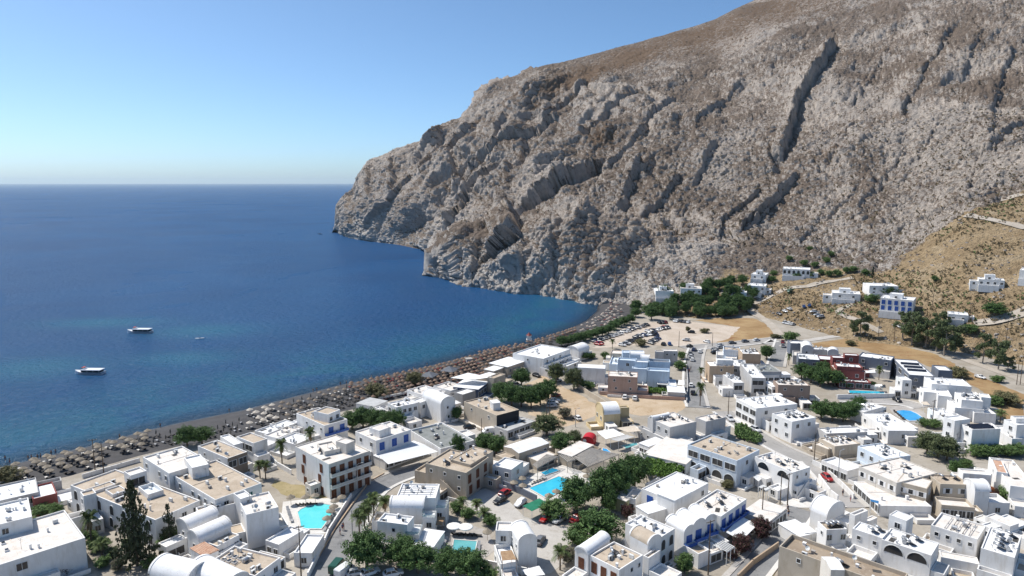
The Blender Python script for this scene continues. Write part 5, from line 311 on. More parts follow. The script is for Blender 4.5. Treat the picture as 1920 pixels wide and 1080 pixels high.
'trees': [['norfolk',-78.7,132.9,19.9,9,'tall dark Norfolk Island pine in front of the courtyard hotel'],['norfolk',-75,139.4,11.1,4.5,'smaller ragged Norfolk pine beside the barrel vaults'],['palm',-92.6,140,8.3,4.2,'dark palm with skirt of dead fronds beside the courtyard hotel'],['palm',-68.6,175.9,4.9,3.6,'left palm of the pair beside the yellowed lawn'],['palm',-66.9,175.4,5,3.6,'right palm of the pair beside the yellowed lawn'],['palm',-60.2,194.6,7.2,3.8,'palm in front of the blue shuttered house'],['palm',-65.9,185.8,7,3.9,'brownish palm beside the white stair wall'],['palm',-33.4,154.9,5.4,4.4,'palm nearest the white villa on the curving street'],['palm',-34.3,148.5,5.5,4.1,'leafy palm in the row beside the curving street'],['palm',-34.9,145.8,5.5,4.2,'lowest palm in the row beside the curving street'],['palm',-33.9,151.3,5.5,4.3,'palm in the middle of the row beside the curving street'],['palm',-30.4,153.5,5.3,4.4,'palm behind the villa cube beside the street'],['palm',67.8,236.9,8.3,3.9,'tall lone palm in the central street'],['palm',77.3,270.8,4.9,3.1,'short palm behind the tall street palm'],['palm',149.7,269.7,5.7,3.2,'palm in front of the slate wing of the red hotel'],['palm',163.7,219.5,4.2,4.5,'palm beside the upper white villa'],['palm',122,292.4,5.2,2.9,'slim palm beside the slate house'],['palm',48.7,323,4.6,3.2,'palm at the corner of the car park'],['palm',10,131.3,5.2,4.2,'palm beside the round green tree at the bottom'],['palm',-87.8,135.8,4.2,4.1,'low bright green palm left of the tall pine'],['palm',-12.2,157.2,3.4,3.3,'low palm in the villa garden'],['palm',-8.5,155.7,3.5,3.5,'second low palm in the villa garden'],['palm',-6.5,151.3,3.5,3.7,'low palm nearest the parked cars in the villa garden'],['tree',-30.2,131.8,7.5,9.8,'large dark green tree beside the curving street at the bottom'],['tree',-23.5,132.9,6.1,7.9,'dark tree below the modern villa wall'],['tree',-19.4,130.2,6.1,8.6,'dark tree at the bottom edge below the villa pool'],['tree',-13.2,128.6,5.7,7.2,'dark bushy tree at the bottom under the garden wall'],['tree',-8.9,128.1,5.9,8.4,'dark tree right of centre under the garden wall'],['bush',-5,127.5,2.8,5.3,'low bush at the bottom edge under the garden wall'],['tree',19,141.6,7.3,11.4,'round bright green tree in front of the brown-shutter house'],['bush',14.4,140.9,4.7,6.1,'lower green tree left of the round bright one'],['oleander',11.9,134.1,3.4,4.1,'flowering oleander at the bottom by the concrete yard'],['tree',22.7,160.3,8.9,9.1,'left of the three huge dark trees in the centre'],['tree',26.8,162.7,10.2,8.4,'middle of the three huge dark trees in the centre'],['tree',32,168.7,9.4,8.7,'right of the three huge dark trees in the centre'],['tree',23.6,155.7,5.8,4.6,'dark narrow tree by the pale green shed'],['tree',15.8,157.2,8,10.2,'dark green tree at the near corner of the large pool'],['bush',10.1,153.5,4.7,7.7,'grey-green oleander hedge beside the green carport'],['tree',14.5,193.5,6,7.7,'round green tree behind the gabled hall'],['olive',11.1,207.9,6.5,10,'wide pale green tree beside the lean-to store'],['olive',19.3,200.5,4.1,4.9,'small grey tree beside the red kiosk'],['tree',-8.3,194.6,5.4,7.4,'dark tree between the grey shop roof and the gabled hall'],['tree',-4.7,192.3,5.6,7.1,'dark tree nearest the gabled hall'],['tree',-16,191.2,6,4.9,'slender tree at the corner of the grey roof'],['bush',-10.5,153.5,2.8,4.2,'round bush in the middle of the villa garden'],['bush',-13.6,156.4,2.9,3.8,'bush at the left of the villa garden'],['bush',-5.1,149.9,3,4.3,'bush beside the pool loungers'],['tree',-52.2,213.3,5.7,8,'first dark tree from the left in the hedge row by the blue shutter house'],['tree',-49,215.2,6.4,8.1,'second dark tree from the left in the hedge row by the blue shutter house'],['tree',-44.9,214.2,6.1,7.6,'third dark tree from the left in the hedge row by the blue shutter house'],['tree',-41.1,212.4,6.1,7.6,'fourth dark tree from the left in the hedge row by the blue shutter house'],['tree',-38.2,212.4,6.3,8.1,'fifth dark tree from the left in the hedge row by the blue shutter house'],['tree',-37.3,218.9,4.8,2.8,'slim dark shrub in front of the white stair house'],['tree',-22.1,222.8,4.1,4.6,'left of the two small trees by the barrel house'],['tree',-18.8,221.8,4.6,4.5,'right of the two small trees by the barrel house'],['tamarisk',-51,246.5,5.6,9.3,'olive-coloured tamarisk on the beach above the grey shed'],['tamarisk',-38.8,262.3,5.8,8,'olive-coloured tamarisk among the brown umbrellas'],['tree',-99.1,198.7,6,7.8,'left half of the dark tamarisk pair at the back of the beach'],['tree',-95.4,200.5,5.3,7.5,'right half of the dark tamarisk pair at the back of the beach'],['tamarisk',-135.6,173.1,4.6,7.7,'brownish tamarisk at the left edge of the beach'],['bush',-113.5,154.9,2.8,5.8,'brown and green shrub below the red wall'],['bush',-110.9,155.3,2.7,4.5,'small shrub beside the left white hotel'],['tree',-3.8,241.4,7.2,9,'first tree from the left in the dark clump behind the workshop'],['tree',-0.1,236.9,7.6,9,'second tree from the left in the dark clump behind the workshop'],['tree',3.4,235.8,7.2,8.2,'third tree from the left in the dark clump behind the workshop'],['tree',6.9,234.7,7.6,8.1,'fourth tree from the left in the dark clump behind the workshop'],['tree',10.2,238,7.9,8.1,'fifth tree from the left in the dark clump behind the workshop'],['tree',13.5,244.9,7.1,8.2,'sixth tree from the left in the dark clump behind the workshop'],['tree',3.8,261.1,6.9,7.9,'round tree on the seaward side of the sandy lot'],['olive',17.8,266.5,7.4,8,'left of the two olive trees against the blank white wall'],['olive',24.1,257.2,8.1,8.2,'right taller olive tree against the blank white wall'],['bush',26.9,258.5,3.7,5.1,'bush at the foot of the blank white wall'],['bush',30.3,257.2,3.2,4.9,'bush beside the pinkish block wall'],['oleander',18.1,224.3,3.8,5.6,'greyish flowering shrub in front of the yellow house'],['tree',32.7,302.4,3.4,6.5,'shrub behind the big white hotel'],['bush',36.5,304.2,2.7,4.7,'light green bush behind the big white hotel'],['bush',42.8,304.2,3.1,4.9,'bush left of the pale blue complex'],['tree',24.6,328.1,4.8,7.1,'beachtree'],['tree',27.7,330.2,4.4,7.1,'beachtree'],['tree',30.9,333.3,4.5,7.1,'beachtree'],['tree',34.2,336.5,4.9,7.2,'beachtree'],['tree',37.7,340.9,4.4,8,'beachtree'],['tree',41.2,345.4,4.3,7.9,'beachtree'],['tree',44.9,350,4.3,7.2,'beachtree'],['tree',47.6,351.2,4.9,7.4,'beachtree'],['tree',51.4,356,4.7,7.3,'beachtree'],['tree',55.5,365.9,4.7,7,'beachtree'],['tree',59.4,373.6,4.4,7.7,'beachtree'],['tree',63.6,379,4.7,7.5,'beachtree'],['tree',67.9,384.5,4.8,7.2,'beachtree'],['tamarisk',63.6,328.1,3.8,6.7,'round olive bush in front of the pale blue complex'],['tamarisk',103.4,358.8,2.5,5.9,'lone round bush in the middle of the car park'],['tamarisk',95.1,361.6,3,3.1,'thin tree beside a dark car in the car park'],['tree',104.4,405.1,6.9,6.8,None],['tree',85.7,412.4,5.9,7.9,None],['tree',131.4,401.7,5.6,6.8,None],['tree',87.8,412.1,7.3,8.6,None],['tree',98.4,407.4,7.5,7.9,None],['tree',74.1,401.7,5.5,7.8,None],['tree',123.1,404.8,6.8,6.7,None],['tree',127.9,405.8,5.4,6.9,None],['tree',92.9,407.3,7.7,8.8,None],['tree',111.3,400.5,5.8,8.2,None],['tree',83.2,410.4,5.6,8.8,None],['tree',90.9,406.2,6.5,6.4,None],['tree',125.4,399.7,6.7,9,None],['tree',88.3,409.1,6.3,6.2,None],['tree',125.8,404.4,6.7,6.9,None],['tree',94.3,409.5,7.3,8.6,None],['tree',77.4,418.6,7.1,8.6,None],['tree',126.5,407.5,7.8,7.3,None],['tree',93.1,395.1,7.6,7.8,None],['tree',105.1,405.7,7,6.4,None],['tree',82,393.7,7.2,9.1,None],['tree',95,402.3,7.6,8.5,None],['tree',97,406.4,6.8,6.6,None],['tree',112.5,403.9,7.2,8.4,None],['tree',127.9,406.5,6.1,7.8,None],['tree',127.6,407,6.4,9.2,None],['tree',112.6,398.9,6.8,7.5,None],['tree',118.5,403.5,5.6,7.1,None],['tree',133.1,405.1,5.6,8,None],['tree',135.2,411,6.1,8.6,None],['tree',137.4,426.8,7.8,9.1,None],['tree',102.1,421.1,6.5,7.1,None],['tree',107.2,418.9,6.4,8.1,None],['tree',136,414.3,7.6,9.3,None],['tree',97.2,431.3,7.4,8.1,None],['tree',137.5,416.7,6.4,7.5,None],['tree',131.7,416.3,7.2,7.6,None],['tree',109.8,430.9,6.8,6.7,None],['tree',147.7,417.9,5.6,6.8,None],['tree',127,425.8,6.7,6.4,None],['tree',141.3,416.8,6.8,6.3,None],['tree',146.9,419.8,5.5,6.8,None],['tree',150.5,431.1,7.1,6.3,None],['tree',117.7,413.6,7,7.2,None],['tree',113.4,415,7.1,7.8,None],['tree',100.4,431.4,5.9,7.1,None],['tree',130.5,413.7,5.9,7.8,None],['tree',110.1,417.7,8.1,7.4,None],['tree',112.9,410.8,6.6,8.1,None],['tree',142.2,419,5.9,8.1,None],['tree',124.6,430.5,6.5,6.7,None],['tree',127.6,426,5.3,7.6,None],['tree',122.4,428.9,6.6,7.8,None],['tree',121.8,415.5,7.3,6.8,None],['tree',141.9,423,5.7,6.7,None],['tree',98.4,415.8,5.9,8.8,None],['tree',142.4,411.1,7.5,7.5,None],['tree',142.7,427.8,7.1,8.2,None],['tree',153.1,427.3,6.6,8.2,None],['tree',133.2,436.7,6.8,8.2,None],['tree',143.9,443.4,6.6,8.4,None],['tree',138.8,438.6,6.8,8.2,None],['tree',127.7,437.6,7.2,8,None],['tree',151.9,445.7,6.6,7.7,None],['tree',125,432.9,7.2,8,None],['bush',175.5,454.4,3.8,5.8,'slopebush'],['bush',171.3,445.3,4.1,6.4,'slopebush'],['bush',203.4,455.5,3.8,5.9,'slopebush'],['bush',212.5,458.2,4.1,5.7,'slopebush'],['bush',198.2,460.2,4.2,6.3,'slopebush'],['bush',209.3,435.4,4.2,6.3,'slopebush'],['bush',215.3,435.5,4,5.7,'slopebush'],['bush',218.9,434.2,4.2,6.2,'slopebush'],['bush',222.7,426.6,4,6,'slopebush'],['bush',182.6,445.8,4.2,6.1,'slopebush'],['bush',186.1,441.2,3.9,6.1,'slopebush'],['bush',194.2,439.9,3.9,5.7,'slopebush'],['bush',202,442.1,3.8,6,'slopebush'],['bush',204.9,436.8,4.1,6.4,'slopebush'],['bush',217,496.8,4,5.7,'slopebush'],['bush',232,493.5,4.3,5.8,'slopebush'],['bush',194.2,475.8,3.7,5.7,'slopebush'],['cypress',222.6,417.7,6.9,1.9,'single dark cypress on the slope track'],['bush',204.4,383.2,5.1,9.1,'dark shrubs below the villa with green creeper'],['tree',216.9,388.6,4.9,8.9,'green creeper mass on the slope villa'],['bush',239.6,383.1,3.1,4.2,'slopebush'],['euca',179.6,344.6,12.4,10,'eucalyptus standing apart left of the tall clump'],['euca',177,346.2,8.1,7.5,'low eucalyptus left of the tall clump'],['euca',196.5,335.5,14,12.2,'first eucalyptus from the left in the tall clump'],['euca',196.9,327.9,15.8,13.4,'second eucalyptus from the left in the tall clump'],['euca',201.1,323.9,14,13.5,'third eucalyptus from the left in the tall clump'],['euca',201.7,316.4,15.9,12.8,'fourth eucalyptus from the left in the tall clump'],['euca',200.8,308.8,14.1,12.1,'fifth eucalyptus from the left in the tall clump'],['euca',210.5,316.2,13.1,12.3,'rightmost eucalyptus of the tall clump'],['euca',210.6,296.9,13.4,9.5,'left eucalyptus of the right hand pair'],['euca',209.7,285.8,13,10.8,'right eucalyptus of the right hand pair'],['euca',212.5,283.7,6.1,6.9,'low tree beside the twin utility poles'],['euca',215.6,336.9,9.1,10.2,'lower eucalyptus behind the tall clump'],['tree',239.8,333.3,6.2,11.4,'lone round dark tree beside the wide dirt road'],['bush',223.6,326.6,4.7,9,'round green bush beside the small white shed'],['tamarisk',184.3,273.6,4.3,9.3,'large olive shrub beside the corner turret'],['tamarisk',179.5,239.1,4.6,10.5,'large grey shrub at the right edge of the dry plot'],['bush',174.1,237.6,3.9,6.9,'dark shrub left of the grey one on the dry plot'],['bush',196.1,266.9,2.8,5.8,'round green shrub near the white pickup'],['tamarisk',167.7,329.9,2.6,5.9,'olive bush on the golden meadow'],['tree',116,302.4,6.3,7.1,'bright green tree beside the tan rear block'],['bush',142,340.5,4.7,9,'green bush beside the road fork'],['tamarisk',135.9,345.5,2.4,5.3,'small olive bush on the field corner'],['tree',118.9,271.6,6.2,7.2,'first dark tree from the left in the red hotel garden'],['tree',120.3,265.9,6.8,7.6,'second dark tree from the left in the red hotel garden'],['tree',121.6,260.5,6.9,7,'third dark tree from the left in the red hotel garden'],['tree',126.4,264.1,6.3,7.7,'fourth dark tree from the left in the red hotel garden'],['tree',127.4,260.5,6.3,7.8,'fifth dark tree from the left in the red hotel garden'],['tree',128.5,273.6,6.5,7,'sixth dark tree from the left in the red hotel garden'],['bush',131.8,258.7,2.4,3.8,'poolbush'],['bush',135.4,259.6,2.4,3.8,'poolbush'],['bush',138.1,258.7,2.2,3.8,'poolbush'],['bush',142.1,260.5,2.3,3.8,'poolbush'],['tree',105.5,223.4,6,8.2,'first tree from the left in the dark clump behind the solar cube house'],['tree',108,220.8,6.3,7.7,'second tree from the left in the dark clump behind the solar cube house'],['tree',111.6,220.8,5.9,8,'third tree from the left in the dark clump behind the solar cube house'],['tree',115.6,223.4,5.9,8.1,'fourth tree from the left in the dark clump behind the solar cube house'],['tree',121.7,230.3,5.3,6,'small bright green tree beside the long low house'],['bush',118.6,214.5,3.3,5.2,'dark bush behind the grey flat house'],['olive',123.4,193.2,6.3,8.4,'left olive tree of the three below the shaded white villa'],['olive',124.7,190.2,6.8,9.2,'middle olive tree of the three below the shaded white villa'],['olive',126.2,188.3,6.1,8.8,'right olive tree of the three below the shaded white villa'],['bush',136.7,191.2,3.3,5.7,'villabush'],['bush',139.8,191.2,3.3,5.6,'villabush'],['bush',143.7,192.2,3.3,5.4,'villabush'],['bush',146.1,191.2,3.4,5.7,'villabush'],['bush',149.2,192.2,3.5,5.8,'villabush'],['bush',136,215.7,3,4.6,'bush at the near end of the blue oval pool'],['bush',138.7,214.5,3,4.8,'bush beside the pole near the blue oval pool'],['tree',121.9,177.8,3.9,4.7,'small green tree behind the beige flat house'],['bush',128,182.8,2.8,4.2,'pale shrub beside the orange fence'],['bougain',49.9,137.6,4.8,4.8,'dark bougainvillea with pink flowers beside the white awning'],['bougain',56.2,143.8,5.3,5.2,'purple bougainvillea at the corner of the white awning'],['bougain',120.5,163.6,4.1,4.3,'orange bougainvillea over the vaulted house'],['bougain',121.6,161.9,3.4,4.3,'purple bougainvillea beside the orange one'],['bush',124.4,161.1,4.3,5.7,'dark creeper beside the purple bougainvillea'],['bougain',27.6,153.9,3.4,3.6,'red oleander beside the pale green shed'],['bougain',-92.7,130.2,3.1,5.3,'bright pink bougainvillea under the left white hotel'],['bougain',47.1,135.8,2.1,3.2,'small pink shrub beside the slatted pergola'],['bush',35.6,130.2,4.5,4.2,'dusty green shrub in front of the arched doors'],['tamarisk',56.7,169.5,2.5,3.6,'potted shrub below the arcade'],['bush',-43.3,170.4,3.7,4.8,'shrub at the corner of the balcony hotel'],['bush',-52.1,169.5,2.7,3.2,'shrub in the recess of the balcony hotel'],['bush',-41.8,174,3.5,5.7,'shrub between the balcony hotel and the taverna'],['bush',72.5,285.1,4.1,6.1,'shrubs between the blue complex and the street'],['bush',77.4,303.1,3.8,4.8,'brownish shrub behind the blue complex'],['bush',-76.2,141.3,3.9,6.3,'dark shrub below the smaller Norfolk pine'],['bush',-91.2,138.8,2.8,3.8,'pinebush'],['bush',-89.6,139.4,2.7,3.8,'pinebush'],['olive',-85.3,135.8,2.4,3.4,'pinebush'],['bush',-85.8,132.4,2.4,3.7,'pinebush'],['oleander',-81.8,131.3,2.5,3.4,'pinebush'],['bush',-94.9,143.2,2.4,3.6,'pinebush'],['bush',-75.6,131.8,2.7,3.8,'pinebush'],['bush',-84.1,139.4,2.6,3.7,'pinebush']],
'lawns': [['vine_canopy','flat bright green vine canopy behind the huge dark trees',[[35.16,179],[38.22,183.09],[46.99,175.55],[41.98,170.38],[35.69,172.23]],2.2],['hedge','dark green hedge on the bank beside the climbing street',[[73.4,215.29],[75.84,215.29],[78.39,203.51],[75.48,199.25],[70.2,205.39]],1.6],['green_plants','strip of green plants in front of the pale blue wall',[[52.65,256.94],[60.16,255.4],[58.98,250.16],[52.07,251.64]],1]],
'cars': [['car',-3,161.7,-132,'black','black hatchback parked beside the green pool fence'],['car',2.1,160.2,-123,'cover','white covered car beside the green carport'],['car',7.9,152.5,-120,'red','small dark red car parked beside the oleander hedge'],['car',11.2,151.8,-133,'white','white estate car parked beside the red pickup'],['pickup',15.3,152,-134,'red','red pickup parked in the concrete yard'],['car',6.3,142.2,69,'grey','grey car in the shade of the vaulted villa'],['car',-1.8,165.9,55,'red','red car behind the black hatchback'],['van',-36.3,131.3,78,'green','dark green van at the bottom edge of the curving street'],['van',-34.3,129.7,62,'white','white van at the bottom edge beside the green van'],['car',-29.1,129.5,34,'white','white car under the big tree at the bottom'],['car',-24.3,129.1,21,'white','white car at the bottom edge below the villa'],['car',-31.9,129.4,21,'silver','silver car under the tree at the bottom edge'],['car',-13.9,214.1,26,'black','dark car on the track beside the workshop'],['van',-7.3,209.2,-160,'white','white box van in front of the lean-to store'],['car',-24.3,224.8,-43,'bluecover','car under a blue cover by the barrel house'],['car',-13.9,248.3,49,'white','white car in the shade of the glass restaurant'],['car',79,211.7,-68,'silver','silver car coming down the climbing street'],['car',73.9,221.7,-87,'silver','silver car parked at the top of the climbing street'],['car',85.4,175,-85,'red','red car parked in the narrow white-walled street'],['car',16.5,247.3,39,'darkred','dark red car in the sandy lot under the tree clump'],['car',15.6,241.5,4,'white','white car second from the near end in the sandy lot row'],['car',14.8,238.7,7,'white','white car in the middle of the sandy lot row'],['car',14.1,235.4,8,'silver','nearest silver car in the sandy lot row'],['car',10.2,274.4,-49,'black','dark car beside the big white hotel'],['car',18.2,267.4,8,'silver','car in the shade of the left olive tree'],['car',1.7,261.3,-23,'grey','grey car behind the tree clump'],['car',3.4,255.5,10,'white','white car glimpsed between the trees of the clump'],['car',22.1,222.6,116,'white','white estate car beside the yellow house'],['car',42.1,245.5,79,'white','left of the two white cars below the pinkish block'],['car',45.6,244,78,'white','right of the two white cars below the pinkish block'],['pickup',192.6,271.9,-66,'white','white pickup on the dry plot at right'],['car',141.7,242,-90,'black','black car beside the terrace wall of the red hotel'],['car',138.4,345.5,-54,'black','black car at the road fork'],['car',135.8,334.2,-111,'darkred','dark red car in the side street'],['car',132.7,325.8,-108,'grey','grey car in the side street'],['van',173.7,421.5,-138,'green','green truck on the road along the cliff foot'],['car',88.6,339.3,154,'silver','silver car in the middle of the car park'],['car',98,335.3,116,'white','white car at the near edge of the car park'],['car',95.9,357.8,160,'black','dark car beside the thin tree in the car park'],['car',110.1,332.8,13,'grey','street'],['car',117.7,336.3,20,'grey','street'],['car',124.3,338.9,29,'white','street'],['car',87,326.1,46,'black','street'],['car',87.2,318.6,61,'navy','street'],['car',89,314.8,75,'white','street'],['car',83.6,311.5,73,'grey','street'],['car',82.4,306,73,'silver','street'],['car',81.5,299.8,73,'white','street'],['car',68.9,250.6,79,'black','street'],['car',70.7,260.5,75,'white','street'],['car',102.4,327.9,27,'silver','street'],['car',101.2,324,32,'silver','street'],['car',97.3,319.1,27,'grey','street'],['car',95.6,312.9,16,'black','street'],['car',97.1,316.2,30,'silver','street'],['car',78.2,330.7,81,'blue','street'],['car',75.1,330.4,63,'black','street'],['car',42.1,335.6,322,'navy','lot'],['car',44,337.7,138,'black','lot'],['car',45.6,340.3,320,'grey','lot'],['car',47.6,342.8,142,'grey','lot'],['car',49.5,345.3,140,'black','lot'],['car',51.7,347.6,326,'silver','lot'],['car',53.7,350,144,'silver','lot'],['car',55.6,352.9,138,'silver','lot'],['car',57.2,354.5,140,'white','lot'],['car',60.1,358.3,319,'silver','lot'],['car',61.9,360.1,144,'white','lot'],['car',63,362.4,135,'grey','lot'],['car',64.8,364.1,134,'grey','lot'],['car',66.6,366.4,320,'grey','lot'],['car',68.8,368.9,138,'grey','lot'],['car',69.9,370.5,321,'silver','lot'],['car',72.3,372.5,144,'grey','lot'],['car',73.7,374.8,137,'black','lot'],['car',75.8,376.4,317,'black','lot'],['car',54.3,328.2,323,'white','lot'],['car',56.3,330.7,327,'grey','lot'],['car',57.4,332.3,329,'white','lot'],['car',58.8,335,328,'black','lot'],['car',60.2,336.7,327,'black','lot'],['car',61.8,338.9,147,'black','lot'],['car',63.1,341.3,149,'black','lot'],['car',64.5,342.9,146,'black','lot'],['car',64.2,346.2,130,'grey','lot'],['car',66.1,347.8,308,'grey','lot'],['car',66.9,348.5,308,'silver','lot'],['car',69,350,315,'navy','lot'],['car',70.1,351.1,309,'silver','lot'],['car',73.2,359.6,308,'silver','lot'],['car',75.7,361.2,312,'black','lot'],['car',76.8,362.1,306,'grey','lot'],['car',78.7,363.5,127,'white','lot'],['car',80.4,365.5,131,'white','lot'],['car',82.7,366.5,312,'black','lot'],['car',84,368.3,132,'grey','lot'],['car',85.8,369.4,305,'grey','lot'],['car',72.4,352.3,289,'white','lot'],['car',73.7,352.5,286,'black','lot'],['car',75.4,353.2,106,'black','lot'],['car',76.3,353.3,287,'navy','lot'],['car',69.1,332.5,128,'grey','lot'],['car',70.4,335.5,306,'black','lot'],['car',72.4,338.5,299,'grey','lot'],['car',73.6,341,120,'navy','lot'],['car',75.1,343.7,307,'navy','lot'],['car',84.3,382.5,104,'black','lot'],['car',86,382.7,283,'black','lot'],['car',87.7,383.6,109,'darkred','lot'],['car',94.2,387.7,246,'white','lot'],['car',95.3,387.2,240,'white','lot'],['car',97.8,386.5,238,'black','lot'],['car',99.5,385.4,59,'grey','lot'],['car',101.2,384.5,240,'white','lot'],['car',42.5,330.4,312,'red','lot'],['car',43.8,331.1,138,'red','lot'],['car',84.2,369.5,300,'red','lot'],['car',86.1,370.4,302,'black','lot'],['car',158.4,397.7,282,'grey','lot2'],['car',161.9,398,279,'white','lot2'],['car',164.8,399.1,100,'white','lot2'],['car',155.8,382.8,222,'silver','lot2'],['car',157,381.2,216,'silver','lot2'],['car',157.7,379.9,40,'white','lot2'],['car',158.8,378.3,38,'silver','lot2'],['car',171.7,395,69,'blue','lot2'],['car',174.4,393.8,62,'blue','lot2'],['car',172.4,383.8,186,'white','lot2'],['car',173,379.9,180,'silver','lot2'],['car',173.6,377,185,'silver','lot2'],['car',215.6,391.1,-1,'silver','lot2'],['car',216,387.1,4,'silver','lot2'],['car',215.9,382.5,4,'white','lot2'],['car',215.9,379.1,-1,'silver','lot2'],['car',216.2,374.9,5,'silver','lot2'],['car',201.4,347.7,95,'white','lot2']],
'poles': [[-42.8,128.1,11.5,'T'],[-36.5,145.8,6,'lamp'],[-115.2,178.8,10,'T'],[-113,179,9,'pole'],[-40.1,167.4,7.5,'lamp'],[-9.5,204.1,7,'pole'],[11.7,221.4,8,'pole'],[12.7,221.4,8,'pole'],[20.9,215.2,6,'lamp'],[40.2,129.4,12,'T'],[59.1,151.3,9,'T'],[67.1,160.7,8,'pole'],[68.6,159.9,8.5,'T'],[87.2,172.7,9,'lamp'],[87.3,187.4,7,'pole'],[139.8,217.6,8.5,'T'],[201.2,263.2,10,'pole'],[202.6,263.2,10,'T'],[75,227.5,8.5,'pole'],[81.7,326.1,8,'pole'],[98.5,327.5,7,'pole'],[76.5,290.6,6,'pole'],[71.3,270.8,6,'pole'],[228.1,333.9,10,'T'],[228.7,333.4,10,'pole'],[231.6,312.5,10,'pole'],[188.3,343,8,'pole'],[190.8,333,8,'pole'],[225.4,360.3,6,'pole']],
'people': [[-144.04,193.16,1],[-143.61,193.93,0],[-139.84,197.1,4],[-138.87,197.68,3],[-147.96,190.97,2],[-150.07,192.06,3],[-126.52,210.3,4],[-118.26,219.78,0],[-140.95,192.83,4],[-140.29,193.16,4],[-101.66,235.88,1],[-76.84,259.47,3],[-59.27,278.61,3],[-78.09,258.9,1],[-69.67,267.96,0],[-67.61,269.48,0],[-59.08,277.9,0],[-43.22,290.97,1],[-38.39,299.73,1],[-39.19,147.47,2],[-39.27,145.59,2],[-39,147.81,1],[75.39,282.62,2],[76.71,284.17,4],[75.41,281.08,2],[84.96,165.23,4],[85.32,161.93,2],[67.44,156.8,4],[66.63,154.3,3]],
'boats': [[-183.54,287.51,12.5,178,'ferry','nearer white passenger boat with long canopy on the blue sea'],[-206.09,369.75,13.5,178,'ferry','farther white passenger boat moored off the beach'],[-166.22,355.35,4.5,10,'dinghy','small white dinghy floating right of the passenger boats'],[-311.12,1106.61,9,150,'speedboat','dark speedboat near the tip of the headland']],
